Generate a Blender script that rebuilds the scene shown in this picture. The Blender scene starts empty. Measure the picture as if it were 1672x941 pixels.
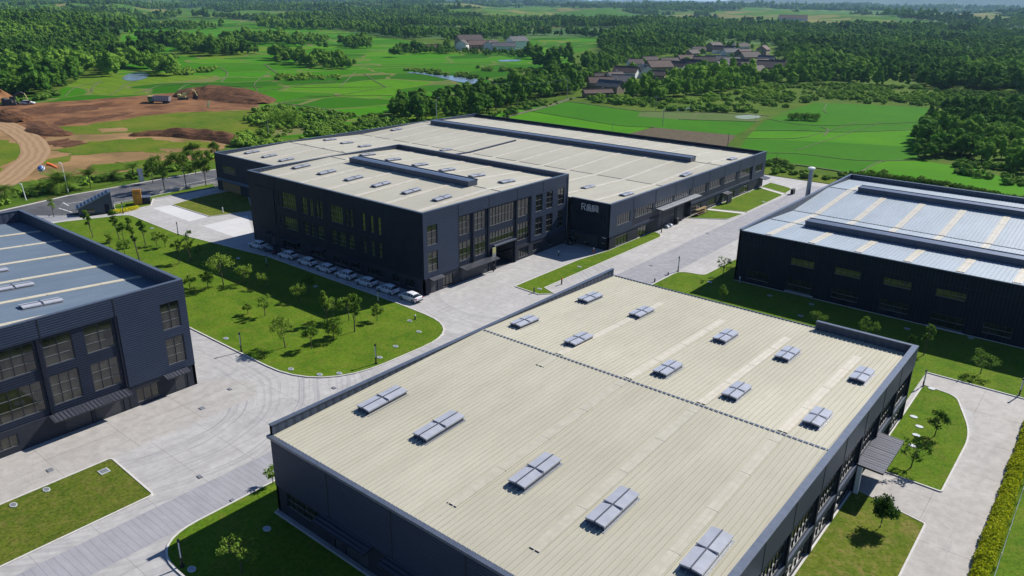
import bpy, bmesh, math, random
import numpy as np
from mathutils import Vector, Matrix
R = math.radians
sc = bpy.context.scene
COL = sc.collection

# ------------------------------------------------------------------ camera
CAM_H = 45.0
F_PX, PITCH, YAW, ROLL = 1255.27, 20.492, 129.086, 0.725
PW, PH = 1672.0, 941.0
_p, _y, _r = R(PITCH), R(YAW), R(ROLL)
FWD = np.array([math.cos(_y)*math.cos(_p), math.sin(_y)*math.cos(_p), -math.sin(_p)])
_rt = np.array([math.sin(_y), -math.cos(_y), 0.0]); _up = np.cross(_rt, FWD)
RT = _rt*math.cos(_r) + _up*math.sin(_r)
UP = np.cross(RT, FWD)
cd = bpy.data.cameras.new('camera'); cam = bpy.data.objects.new('camera', cd); COL.objects.link(cam)
cd.sensor_fit = 'HORIZONTAL'; cd.sensor_width = 36; cd.lens = 36*F_PX/PW
cd.clip_start = 0.5; cd.clip_end = 60000
cam.matrix_world = Matrix(((RT[0], UP[0], -FWD[0], 0), (RT[1], UP[1], -FWD[1], 0), (RT[2], UP[2], -FWD[2], CAM_H), (0, 0, 0, 1)))
sc.camera = cam

def G(px, py, z=0.0):
    """survey point: place on the plane at height z seen at photo position px, py"""
    d = FWD*F_PX + RT*(px-PW/2) - UP*(py-PH/2)
    t = (z-CAM_H)/d[2]
    return (float(d[0]*t), float(d[1]*t))
def project(P):
    v = np.asarray(P, float) - np.array([0, 0, CAM_H])
    d = v@FWD
    return PW/2 + F_PX*(v@RT)/d, PH/2 - F_PX*(v@UP)/d, d
def height_at(px, py_base, py_top, z0=0.0):
    """height of an upright thing from its base and top rows"""
    b = G(px, py_base, z0); D = math.hypot(*b)
    d = FWD*F_PX + RT*(px-PW/2) - UP*(py_top-PH/2)
    return CAM_H + d[2]*D/math.hypot(d[0], d[1]) - z0

# ------------------------------------------------------------------ world and sun
SUN_EL, SUN_AZ = R(38.5), R(76)
sunv = Vector((math.cos(SUN_AZ)*math.cos(SUN_EL), math.sin(SUN_AZ)*math.cos(SUN_EL), math.sin(SUN_EL)))
w = bpy.data.worlds.new('World'); sc.world = w; w.use_nodes = True
nt = w.node_tree; bg = nt.nodes['Background']
sky = nt.nodes.new('ShaderNodeTexSky'); sky.sky_type = 'NISHITA'; sky.sun_disc = False
sky.sun_elevation = SUN_EL; sky.sun_rotation = R(90)-SUN_AZ; sky.altitude = 200; sky.air_density = 1.0; sky.dust_density = 0.15; sky.ozone_density = 3.0
tint = nt.nodes.new('ShaderNodeMix'); tint.data_type = 'RGBA'; tint.blend_type = 'MULTIPLY'; tint.inputs[0].default_value = 1; tint.inputs[7].default_value = (.74, .93, 1.22, 1)
nt.links.new(sky.outputs[0], tint.inputs[6]); nt.links.new(tint.outputs[2], bg.inputs[0]); bg.inputs[1].default_value = 0.06
sl = bpy.data.lights.new('sun', 'SUN'); sl.energy = 5.0; sl.angle = R(0.5); sl.color = (1.0, 0.95, 0.865)
so = bpy.data.objects.new('sun', sl); COL.objects.link(so); so.rotation_euler = sunv.to_track_quat('Z', 'Y').to_euler(); so.location = (0, 0, 400)
sc.view_settings.view_transform = 'Standard'; sc.view_settings.look = 'None'
sc.view_settings.exposure = 0.45; sc.view_settings.gamma = 1.0; sc.view_settings.use_curve_mapping = False
sc.cycles.volume_bounces = 0
sc.cycles.max_bounces = 8

# ------------------------------------------------------------------ materials
class NT:
    def __init__(s, m): s.m = m; s.t = m.node_tree; s.b = s.t.nodes['Principled BSDF']
    def n(s, typ, **kw):
        x = s.t.nodes.new(typ)
        for k, v in kw.items():
            if k.startswith('i_'): x.inputs[k[2:].replace('_', ' ')].default_value = v
            else: setattr(x, k, v)
        return x
    def l(s, a, b): s.t.links.new(a, b)
    def coord(s, sx=1, sy=1, sz=1, rot=0):
        tc = s.n('ShaderNodeTexCoord'); mp = s.n('ShaderNodeMapping'); mp.inputs['Scale'].default_value = (sx, sy, sz); mp.inputs['Rotation'].default_value = (0, 0, rot)
        s.l(tc.outputs['Object'], mp.inputs['Vector']); return mp.outputs[0]
    def noise(s, vec, scale, detail=4, rough=.55, dist=0):
        x = s.n('ShaderNodeTexNoise'); x.inputs['Scale'].default_value = scale; x.inputs['Detail'].default_value = detail; x.inputs['Roughness'].default_value = rough; x.inputs['Distortion'].default_value = dist
        s.l(vec, x.inputs['Vector']); return x.outputs[0]
    def ramp(s, fac, stops, interp='LINEAR'):
        x = s.n('ShaderNodeValToRGB'); e = x.color_ramp.elements; x.color_ramp.interpolation = interp
        while len(e) < len(stops): e.new(0.5)
        for i, (p, c) in enumerate(stops):
            e[i].position = p; e[i].color = (c[0], c[1], c[2], 1) if not isinstance(c, (int, float)) else (c, c, c, 1)
        s.l(fac, x.inputs[0]); return x.outputs[0]
    def mix(s, fac, a, b, mode='MIX'):
        x = s.n('ShaderNodeMix', data_type='RGBA', blend_type=mode)
        for sock, v in ((x.inputs[0], fac), (x.inputs[6], a), (x.inputs[7], b)):
            if isinstance(v, (int, float)): sock.default_value = v
            elif isinstance(v, tuple): sock.default_value = (*v, 1)
            else: s.l(v, sock)
        return x.outputs[2]
    def math(s, op, a, b=0.0, c=0.0):
        x = s.n('ShaderNodeMath', operation=op)
        for i, v in enumerate((a, b, c)):
            if isinstance(v, (int, float)): x.inputs[i].default_value = v
            else: s.l(v, x.inputs[i])
        return x.outputs[0]
    def bump(s, h, strength=.3, dist=.05):
        x = s.n('ShaderNodeBump'); x.inputs['Strength'].default_value = strength; x.inputs['Distance'].default_value = dist
        s.l(h, x.inputs['Height']); s.l(x.outputs[0], s.b.inputs['Normal'])
    def col(s, c): s.l(c, s.b.inputs['Base Color'])
def newmat(name, color=(.5, .5, .5), rough=.7, metal=0.0, spec=.5):
    m = bpy.data.materials.new(name); m.use_nodes = True; k = NT(m)
    k.b.inputs['Base Color'].default_value = (*color, 1); k.b.inputs['Roughness'].default_value = rough
    k.b.inputs['Metallic'].default_value = metal; k.b.inputs['Specular IOR Level'].default_value = spec
    return m, k
def varied(name, c1, c2, scale, rough=.7, metal=0, spec=.5, detail=5, bump=0, stretch=(1, 1, 1), lo=.35, hi=.65):
    m, k = newmat(name, c1, rough, metal, spec)
    v = k.coord(*stretch); n = k.noise(v, scale, detail, .6)
    k.col(k.ramp(n, [(lo, c1), (hi, c2)]))
    if bump: k.bump(k.noise(v, scale*3, 6, .7), bump, .05 if scale > 1 else .5)
    return m
def ribbed(name, c1, c2, period, axis, rough=.45, metal=.0, strength=.5, spec=.5, dist=.04, dark=.8):
    """profiled sheet: ribs of the given period repeat along one axis"""
    m, k = newmat(name, c1, rough, metal, spec)
    tc = k.n('ShaderNodeTexCoord'); sp = k.n('ShaderNodeSeparateXYZ'); k.l(tc.outputs['Object'], sp.inputs[0])
    a = k.math('MULTIPLY', sp.outputs[axis], 1.0/period); fr = k.math('FRACT', a)
    tri = k.math('ABSOLUTE', k.math('SUBTRACT', fr, .5))
    prof = k.ramp(tri, [(.12, 0.0), (.3, 1.0)])
    n = k.noise(k.coord(), .35, 5, .6); n2 = k.noise(k.coord(3, 3, .3), .8, 4, .6)
    base = k.mix(n2, k.ramp(n, [(.35, c1), (.65, c2)]), c1)
    k.col(k.mix(k.math('MULTIPLY', k.math('SUBTRACT', 1.0, prof), 1-dark), base, (0.0, 0.0, 0.0)))
    k.bump(prof, strength, dist)
    return m
M = {}
# dark facades
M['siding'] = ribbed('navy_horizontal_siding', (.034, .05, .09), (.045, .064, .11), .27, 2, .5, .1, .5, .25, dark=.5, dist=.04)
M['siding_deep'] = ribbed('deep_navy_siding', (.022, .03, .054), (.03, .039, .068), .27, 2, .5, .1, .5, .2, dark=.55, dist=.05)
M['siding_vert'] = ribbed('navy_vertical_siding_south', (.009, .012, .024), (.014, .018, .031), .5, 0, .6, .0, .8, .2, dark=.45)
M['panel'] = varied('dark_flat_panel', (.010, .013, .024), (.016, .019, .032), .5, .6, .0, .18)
M['panel_base'] = varied('charcoal_base_panel', (.024, .028, .040), (.034, .038, .05), .6, .7, 0, .2)
M['parapet_in'] = ribbed('parapet_inner_sheet', (.05, .07, .11), (.065, .085, .13), .9, 1, .5, .2, .6)
M['parapet_inx'] = ribbed('parapet_inner_sheet_long', (.05, .065, .1), (.065, .08, .115), .9, 0, .5, .2, .6)
M['coping'] = varied('coping_metal', (.13, .155, .2), (.165, .19, .24), 2, .35, .5)
M['seam'] = newmat('panel_seam', (.012, .014, .02), .7)[0]
M['glass'] = newmat('window_glass', (.012, .016, .014), .06, 0, 1.0)[0]
m, k = newmat('window_glass_tinted', (.02, .024, .016), .08, 0, 1.0)
k.col(k.ramp(k.noise(k.coord(), .5, 2), [(.4, (.008, .010, .009)), (.6, (.032, .034, .026))])); M['glass'] = m
m, k = newmat('window_glass_olive_reflection', (.05, .06, .02), .1, 0, .9)
k.col(k.ramp(k.noise(k.coord(1.5, 1.5, .8), .5, 3), [(.4, (.03, .04, .012)), (.6, (.12, .135, .035))])); M['glass_olive_reflect'] = m  # olive reflection of the sunlit lawn painted into the pane colour
M['frame'] = newmat('window_frame_dark', (.03, .034, .045), .45, .3)[0]
M['frame_pale'] = newmat('window_frame_pale', (.16, .165, .17), .45, .3)[0]
M['shutter'] = ribbed('shutter_sheet', (.05, .054, .066), (.06, .065, .078), .25, 2, .5, .2, .7)
M['void'] = newmat('unlit_hall_interior', (.05, .052, .06), .9)[0]
M['awning'] = ribbed('awning_sheet', (.075, .08, .105), (.095, .10, .125), .4, 1, .4, .4, .7)
M['white_sign'] = newmat('white_lettering', (.8, .82, .85), .5)[0]
M['steel_white'] = newmat('white_painted_steel', (.7, .71, .72), .5)[0]
M['timber'] = varied('timber_door', (.2, .13, .05), (.28, .19, .08), 2, .7)
# roofs
def roofmat(name, c1, c2, rough, metal, streak=.5, spec=.4):
    m, k = newmat(name, c1, rough, metal, spec)
    n = k.noise(k.coord(.25, .03, 1), 1.6, 6, .65); n2 = k.noise(k.coord(), .05, 4, .6); n3 = k.noise(k.coord(6, .4, 1), 1.0, 3, .6); n4 = k.noise(k.coord(), 1.5, 5, .7)
    a = k.ramp(n, [(.3, c1), (.7, c2)])
    a = k.mix(k.math('MULTIPLY', k.ramp(n2, [(.4, 0.), (.7, 1.)]), streak), a, tuple(x*.84 for x in c1))
    a = k.mix(k.math('MULTIPLY', k.ramp(n3, [(.5, 0.), (.75, 1.)]), .35), a, tuple(x*.72 for x in c1))
    a = k.mix(k.math('MULTIPLY', k.ramp(n4, [(.62, 0.), (.72, 1.)]), .18), a, tuple(x*.55 for x in c1))
    k.col(a)
    k.l(k.ramp(n4, [(.3, rough-.08), (.7, rough+.12)]), k.b.inputs['Roughness'])
    return m
M['roof_sand'] = roofmat('sand_metal_roof', (.405, .385, .31), (.475, .455, .37), .6, .0, spec=.25)
M['roof_sand_rib'] = roofmat('sand_metal_roof_rib', (.425, .405, .32), (.50, .48, .385), .6, .0, spec=.2)
M['roof_blue'] = roofmat('pale_blue_metal_roof', (.29, .345, .40), (.35, .41, .47), .5, .0, spec=.35)
M['roof_navy'] = roofmat('slate_blue_metal_roof', (.115, .16, .215), (.155, .205, .265), .5, .0, spec=.35)
M['strip_faint'] = varied('faint_roof_light', (.42, .395, .31), (.49, .46, .37), 1.2, .5)  # tone between the roof sheet and the pale strips
M['strip_pale'] = varied('translucent_roof_light', (.52, .475, .375), (.60, .55, .45), 1.2, .4)
M['strip_buff'] = varied('buff_roof_light', (.48, .44, .33), (.56, .51, .39), 1.2, .45)
M['skylight'] = varied('skylight_dome', (.42, .43, .47), (.50, .51, .55), 1.0, .22, .15, .8)
M['skylight_curb'] = newmat('skylight_curb', (.06, .07, .1), .5, .2)[0]
M['vent_dark'] = varied('ridge_vent_sheet', (.05, .065, .10), (.07, .085, .12), .8, .45, .3)
M['vent_top'] = varied('ridge_vent_cap', (.13, .165, .23), (.17, .2, .27), .8, .35, .4)
M['joint'] = newmat('roof_joint_cap', (.10, .11, .14), .5, .3)[0]

# ground
def concrete(name, c1, c2, slab=(5.2, 5.2), stain=.5, swirl=False, rot=0.0):
    m, k = newmat(name, c1, .85)
    v = k.coord(1, 1, 1, rot)
    n = k.noise(v, .12, 8, .68, 1.5); n2 = k.noise(v, .9, 6, .7); n3 = k.noise(k.coord(1, .12, 1, rot), .6, 5, .65, .6); n5 = k.noise(v, 9, 3, .6)
    a = k.ramp(n, [(.3, c1), (.7, c2)])
    a = k.mix(k.math('MULTIPLY', k.ramp(n2, [(.42, 0.), (.62, 1.)]), stain*.55), a, tuple(x*.74 for x in c1))
    n7 = k.noise(v, .35, 7, .75, 2.5); a = k.mix(k.math('MULTIPLY', k.ramp(n7, [(.5, 0.), (.66, 1.)]), stain*.28), a, (c1[0]*.74, c1[1]*.73, c1[2]*.74)); a = k.mix(k.math('MULTIPLY', k.ramp(n7, [(.34, 1.), (.46, 0.)]), stain*.25), a, tuple(min(.6, x*1.28) for x in c2))
    a = k.mix(k.math('MULTIPLY', k.ramp(n3, [(.52, 0.), (.7, 1.)]), stain*.55), a, (c1[0]*.7, c1[1]*.7, c1[2]*.74))
    a = k.mix(k.math('MULTIPLY', k.ramp(n5, [(.4, 0.), (.7, 1.)]), .16), a, tuple(x*.7 for x in c1))
    br = k.n('ShaderNodeTexBrick'); br.offset = 0; br.inputs['Scale'].default_value = 1
    br.inputs['Brick Width'].default_value = slab[0]; br.inputs['Row Height'].default_value = slab[1]; br.inputs['Mortar Size'].default_value = .035; br.inputs['Mortar Smooth'].default_value = .4
    br.inputs['Color1'].default_value = (1, 1, 1, 1); br.inputs['Color2'].default_value = (.93, .93, .94, 1); br.inputs['Mortar'].default_value = (.52, .51, .5, 1)
    k.l(v, br.inputs['Vector'])
    a = k.mix(.75, a, br.outputs[0], 'MULTIPLY')
    if swirl:   # tyre marks worn in arcs round the junction corners
        for cx, cy, r0, r1 in swirl:
            tc = k.n('ShaderNodeTexCoord'); sub = k.n('ShaderNodeVectorMath', operation='SUBTRACT'); sub.inputs[1].default_value = (cx, cy, 0)
            k.l(tc.outputs['Object'], sub.inputs[0]); ln = k.n('ShaderNodeVectorMath', operation='LENGTH'); k.l(sub.outputs[0], ln.inputs[0])
            rr = k.math('ADD', ln.outputs['Value'], k.math('MULTIPLY', k.noise(v, .05, 2), 5.0))
            cmb = k.n('ShaderNodeCombineXYZ'); k.l(k.math('MULTIPLY', rr, 2.6), cmb.inputs[0]); k.l(k.noise(v, .1, 2), cmb.inputs[1])
            t = k.ramp(k.noise(cmb.outputs[0], 1.0, 4, .7), [(.5, 0.), (.64, 1.)])
            win = k.math('MULTIPLY', k.ramp(k.math('MULTIPLY', ln.outputs['Value'], .01), [(r0*.01-.03, 0.), (r0*.01, 1.)]), k.ramp(k.math('MULTIPLY', ln.outputs['Value'], .01), [(r1*.01, 1.), (r1*.01+.06, 0.)]))
            patch = k.ramp(k.noise(v, .06, 3), [(.3, .25), (.5, 1.)])
            a = k.mix(k.math('MULTIPLY', k.math('MULTIPLY', t, win), k.math('MULTIPLY', patch, .6)), a, (c1[0]*.55, c1[1]*.57, c1[2]*.64))
    k.col(a); k.bump(n2, .15, .02)
    return m
M['yard'] = concrete('yard_concrete', (.395, .385, .375), (.485, .475, .465), stain=.8, swirl=[(-84, 33, 12, 27), (-76, 92, 12, 26)])
M['yard_white'] = concrete('fresh_white_concrete', (.56, .56, .56), (.62, .62, .62), (6, 6), .2)
M['roadway'] = concrete('central_road_concrete', (.28, .28, .305), (.35, .35, .375), (60, 60), 1.0)
M['apron'] = concrete('buff_apron_concrete', (.37, .35, .325), (.47, .45, .43), (8, 7.5), .8)
m, k = newmat('grooved_road_concrete', (.3, .3, .32), .85)
v = k.coord(); sp = k.n('ShaderNodeSeparateXYZ'); tc = k.n('ShaderNodeTexCoord'); k.l(tc.outputs['Object'], sp.inputs[0])
jit = k.math('ADD', sp.outputs[1], k.math('MULTIPLY', k.noise(k.coord(.2, 1, 1), .5, 2), .5))
fr = k.math('FRACT', k.math('MULTIPLY', jit, 1/.60)); g = k.ramp(k.math('ABSOLUTE', k.math('SUBTRACT', fr, .5)), [(.025, 1.), (.085, 0.)])
n = k.noise(k.coord(.3, .8, 1), .9, 7, .7); a = k.ramp(n, [(.3, (.25, .25, .275)), (.7, (.34, .34, .365))])
a = k.mix(k.math('MULTIPLY', g, .4), a, (.13, .13, .15)); k.col(a); M['grooved'] = m
M['kerb'] = varied('kerb_concrete', (.5, .48, .45), (.6, .58, .55), 2, .85)
def grass(name, c1, c2, c3, s1=.12, dry=.3, rough=.9, fine=.5):
    m, k = newmat(name, c1, rough, 0, .03)
    v = k.coord(); n = k.noise(v, s1, 6, .62, .4); n2 = k.noise(v, .9, 6, .75); n3 = k.noise(v, 3.2, 6, .8)
    n4 = k.noise(v, s1*2.7, 4, .6, 1.2)
    a = k.ramp(n, [(.32, c1), (.62, c2)])
    a = k.mix(k.math('MULTIPLY', k.ramp(n2, [(.5, 0.), (.7, 1.)]), dry), a, c3)
    a = k.mix(k.math('MULTIPLY', k.ramp(n4, [(.5, 0.), (.68, 1.)]), dry*1.1), a, tuple(c3[i]*.9 for i in range(3)))
    a = k.mix(k.math('MULTIPLY', k.ramp(n4, [(.3, 1.), (.42, 0.)]), .35), a, tuple(x*.6 for x in c1))
    a = k.mix(k.math('MULTIPLY', k.ramp(n3, [(.38, 1.), (.56, 0.)]), fine*1.3), a, tuple(x*.45 for x in c1))
    k.col(a); k.bump(n3, .6, .08)
    return m
M['lawn'] = grass('mown_lawn', (.070, .150, .010), (.125, .205, .016), (.19, .195, .035), s1=.2, dry=.5)
M['lawn_dry'] = grass('worn_lawn', (.09, .145, .014), (.14, .175, .022), (.26, .21, .07), s1=.25, dry=.7)
M['rough_grass'] = grass('rough_grass', (.06, .14, .010), (.15, .19, .018), (.24, .21, .05), s1=.045, dry=.55)
M['scrub_ground'] = grass('scrub_ground', (.055, .125, .012), (.10, .17, .018), (.18, .17, .045), s1=.04, dry=.4)
def paddy(name, greens, cell, bund, rot=.5, edge=.06, rough=.75):
    """flooded rice parcels: each parcel its own green, low earth bunds between them"""
    m, k = newmat(name, greens[0], .95, 0, .02)
    v = k.coord(1/cell[0], 1/cell[1], 0.0, rot); nz = k.n('ShaderNodeTexNoise'); nz.inputs['Scale'].default_value = .7; nz.inputs['Detail'].default_value = 2
    k.l(v, nz.inputs['Vector']); vm = k.n('ShaderNodeVectorMath', operation='MULTIPLY_ADD'); k.l(nz.outputs['Color'], vm.inputs[0]); vm.inputs[1].default_value = (.7, .7, 0); k.l(v, vm.inputs[2])
    vo = k.n('ShaderNodeTexVoronoi', feature='F1', distance='MANHATTAN'); vo.inputs['Scale'].default_value = 1; vo.inputs['Randomness'].default_value = .75
    ve = k.n('ShaderNodeTexVoronoi', feature='F1', distance='MANHATTAN')
    v2 = k.n('ShaderNodeTexVoronoi', feature='F2', distance='MANHATTAN')
    for q in (vo, v2): q.inputs['Scale'].default_value = 1; q.inputs['Randomness'].default_value = .75; k.l(vm.outputs[0], q.inputs['Vector'])
    dd = k.math('SUBTRACT', v2.outputs['Distance'], vo.outputs['Distance'])
    sp = k.n('ShaderNodeSeparateColor'); k.l(vo.outputs['Color'], sp.inputs[0])
    n = len(greens); a = k.ramp(sp.outputs[0], [(i/n, g) for i, g in enumerate(greens)], 'CONSTANT')
    w = k.coord(); f = k.noise(w, .25, 6, .7); b = k.noise(k.coord(.05, .6, 1, .9), .3, 4, .6)
    a = k.mix(k.math('MULTIPLY', k.ramp(f, [(.4, 0.), (.65, 1.)]), .3), a, tuple(x*.6 for x in greens[0]))
    a = k.mix(k.math('MULTIPLY', k.ramp(b, [(.45, 0.), (.6, 1.)]), .25), a, tuple(x*.7 for x in greens[-1]))
    e = k.math('MULTIPLY', k.ramp(dd, [(edge*.5, 1.), (edge, 0.)]), k.ramp(k.noise(w, .02, 2), [(.32, .1), (.5, .9)]))
    a = k.mix(e, a, bund); k.col(a)
    return m
M['valley'] = paddy('valley_paddy_parcels', [(.045, .17, .006), (.06, .215, .008), (.09, .235, .010), (.03, .12, .006), (.13, .21, .018), (.05, .18, .006), (.036, .14, .006)], (48, 70), (.16, .16, .06))
M['valley_far'] = paddy('valley_far_parcels', [(.06, .155, .014), (.08, .18, .018), (.13, .19, .03), (.22, .20, .07), (.05, .14, .012)], (140, 90), (.05, .08, .03), rot=.9)
M['paddy_bright'] = grass('paddy_bright_green', (.06, .22, .006), (.082, .255, .008), (.06, .16, .01), s1=.03, dry=.25, fine=.35)
M['wet_paddy'] = varied('wet_young_paddy', (.16, .22, .11), (.26, .31, .22), .2, .45)
M['paddy_deep'] = grass('paddy_deep_green', (.04, .165, .007), (.052, .19, .008), (.045, .13, .012), s1=.03, dry=.25, fine=.35)
M['paddy_pale'] = grass('paddy_young_pale', (.085, .14, .035), (.11, .16, .05), (.13, .16, .07), s1=.05, dry=.5, fine=.2)
M['ploughed'] = varied('ploughed_soil', (.075, .055, .032), (.11, .085, .045), .5, .95, 0, .2, 6, .4)
M['bund'] = varied('bund_earth', (.04, .07, .015), (.13, .13, .05), .3, .95)
M['bund_dark'] = varied('bund_weeds', (.02, .05, .012), (.04, .07, .015), .3, .95)
M['dirt'] = varied('red_brown_dirt', (.10, .042, .016), (.26, .125, .052), .10, .95, 0, .2, 8, .6)
M['dirt_dark'] = varied('dark_dug_dirt', (.06, .026, .011), (.16, .072, .03), .35, .95, 0, .2, 8, .9)
M['tan'] = varied('bare_tan_earth', (.15, .10, .035), (.34, .20, .09), .05, .95, 0, .2, 8, .4)
m, k = newmat('rutted_track_earth', (.3, .2, .12), .95)
uvn = k.n('ShaderNodeUVMap'); spx = k.n('ShaderNodeSeparateXYZ'); k.l(uvn.outputs[0], spx.inputs[0])
wv = k.math('SINE', k.math('ADD', k.math('MULTIPLY', spx.outputs[0], 24.0), k.math('MULTIPLY', k.noise(k.coord(), .12, 3), 9.0))); rg = k.ramp(k.math('MULTIPLY_ADD', wv, .5, .5), [(.2, (.26, .155, .07)), (.7, (.38, .25, .125))])
k.col(k.mix(k.noise(k.coord(), .4, 5), rg, (.28, .17, .085))); M['track'] = m
m, k = newmat('asphalt', (.05, .052, .058), .85)
n = k.noise(k.coord(), .15, 5, .6, 1); k.col(k.mix(k.math('MULTIPLY', k.ramp(k.noise(k.coord(.06, .6, 1, -.15), .5, 4), [(.45, 0.), (.7, 1.)]), .7), k.ramp(n, [(.35, (.05, .052, .06)), (.7, (.10, .10, .108))]), (.15, .15, .15))); M['asphalt'] = m
M['paving'] = concrete('grey_paving', (.25, .255, .27), (.32, .32, .335), (1.2, 1.2), .5)
M['water'] = newmat('still_water', (.16, .22, .28), .22, 0, .9)[0]  # pale blue of the reflected sky put into the base colour
M['paint_white'] = varied('worn_white_paint', (.4, .4, .4), (.7, .7, .7), 1.5, .8)
M['paint_yellow'] = varied('worn_yellow_paint', (.45, .3, .03), (.6, .42, .05), 1.5, .8)
# vegetation
def leaf(name, c1, c2, c3=None, trans=.25):
    m, k = newmat(name, c1, .85, 0, .05)
    oi = k.n('ShaderNodeObjectInfo'); g = k.n('ShaderNodeNewGeometry')
    a = k.ramp(g.outputs['Random Per Island'], [(0., c1), (1., c2)])
    a = k.mix(k.math('MULTIPLY', oi.outputs['Random'], .6), a, c3 or tuple(x*.6 for x in c1))
    patch = k.noise(oi.outputs['Location'], .006, 4, .6)
    a = k.mix(k.math('MULTIPLY', k.ramp(patch, [(.46, 0.), (.58, 1.)]), .75), a, tuple(x*f for x, f in zip(c2, (1.45, 1.25, 1.2))))
    a = k.mix(k.math('MULTIPLY', k.ramp(patch, [(.36, 1.), (.47, 0.)]), .6), a, tuple(x*.7 for x in c1))
    k.col(a)
    tr = k.n('ShaderNodeBsdfTranslucent'); k.l(a, tr.inputs[0]); mx = k.n('ShaderNodeMixShader'); mx.inputs[0].default_value = trans
    k.l(k.b.outputs[0], mx.inputs[1]); k.l(tr.outputs[0], mx.inputs[2]); k.l(mx.outputs[0], k.t.nodes['Material Output'].inputs[0])
    return m
M['leaf_forest'] = leaf('forest_leaves', (.040, .135, .014), (.175, .345, .045), (.13, .24, .025), .4)
M['leaf_lawn'] = leaf('young_tree_leaves', (.075, .16, .02), (.17, .29, .04), (.14, .22, .04), .35)
M['leaf_dark'] = leaf('dense_dark_leaves', (.035, .10, .012), (.10, .20, .025), None, .3)
M['leaf_palm'] = leaf('frond_leaves', (.05, .12, .014), (.12, .22, .03))
M['leaf_hedge'] = leaf('yellow_hedge_leaves', (.30, .36, .012), (.55, .58, .03), (.4, .45, .015))
M['leaf_scrub'] = leaf('scrub_leaves', (.065, .17, .018), (.18, .33, .04), (.19, .27, .055))
M['leaf_bright'] = leaf('bright_bush_leaves', (.045, .12, .012), (.09, .18, .02))
M['bark'] = varied('bark', (.06, .05, .035), (.12, .10, .07), 8, .9)
M['far_canopy'] = varied('far_woodland_cover', (.03, .085, .02), (.08, .16, .03), .012, .95, 0, .1, 8, .6)
M['mountain'] = varied('distant_hill_cover', (.03, .055, .03), (.06, .085, .045), .003, .95, 0, .1, 6)
# things
M['tyre'] = newmat('tyre_rubber', (.015, .015, .016), .8)[0]
M['rim'] = newmat('alloy_rim', (.35, .36, .38), .35, .7)[0]
M['car_white'] = newmat('white_car_paint', (.72, .74, .77), .22, .0, .6)[0]
M['car_black'] = newmat('black_car_paint', (.015, .016, .02), .2, 0, .7)[0]
M['car_navy'] = newmat('dark_blue_car_paint', (.025, .035, .06), .2, 0, .7)[0]
M['car_glass'] = newmat('car_glass', (.01, .012, .015), .05, 0, 1)[0]
M['tail_red'] = newmat('tail_lamp_red', (.45, .02, .015), .3)[0]
M['head_clear'] = newmat('head_lamp_clear', (.7, .72, .75), .15)[0]
M['black_metal'] = newmat('black_metal', (.012, .013, .016), .45, .3)[0]
M['lamp_tube'] = newmat('frosted_lamp_tube', (.62, .65, .7), .4)[0]
M['galv'] = varied('galvanised_steel', (.28, .30, .33), (.36, .38, .41), 4, .45, .5)
M['cover'] = varied('pale_drain_cover', (.42, .46, .5), (.55, .58, .6), 3, .7)
M['iron'] = newmat('cast_iron', (.06, .06, .065), .7)[0]
M['orange'] = varied('orange_panel', (.5, .2, .015), (.62, .28, .03), 1, .6)
M['machine_yellow'] = newmat('faded_machine_yellow', (.45, .42, .16), .55)[0]
M['machine_green'] = newmat('machine_green', (.10, .30, .10), .5)[0]
M['windsock'] = newmat('windsock_orange', (.75, .13, .02), .7)[0]
M['blue_cloth'] = newmat('blue_cloth', (.05, .14, .4), .7)[0]
M['red'] = newmat('red_paint', (.55, .05, .02), .5)[0]
M['tile_brown'] = varied('brown_roof_tiles', (.045, .034, .032), (.08, .06, .055), .8, .85)
M['tile_red'] = varied('red_brown_roof_tiles', (.075, .042, .036), (.11, .065, .056), .8, .85)
M['tile_grey'] = varied('grey_roof_tiles', (.07, .072, .08), (.10, .105, .115), .8, .85)
M['wall_pale'] = varied('limewashed_wall', (.55, .55, .54), (.72, .71, .69), .6, .9)
M['wall_brick'] = varied('weathered_brick_wall', (.2, .15, .12), (.3, .23, .19), .8, .9)
M['wood_pole'] = varied('weathered_pole', (.3, .28, .25), (.4, .38, .34), 3, .9)

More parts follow.
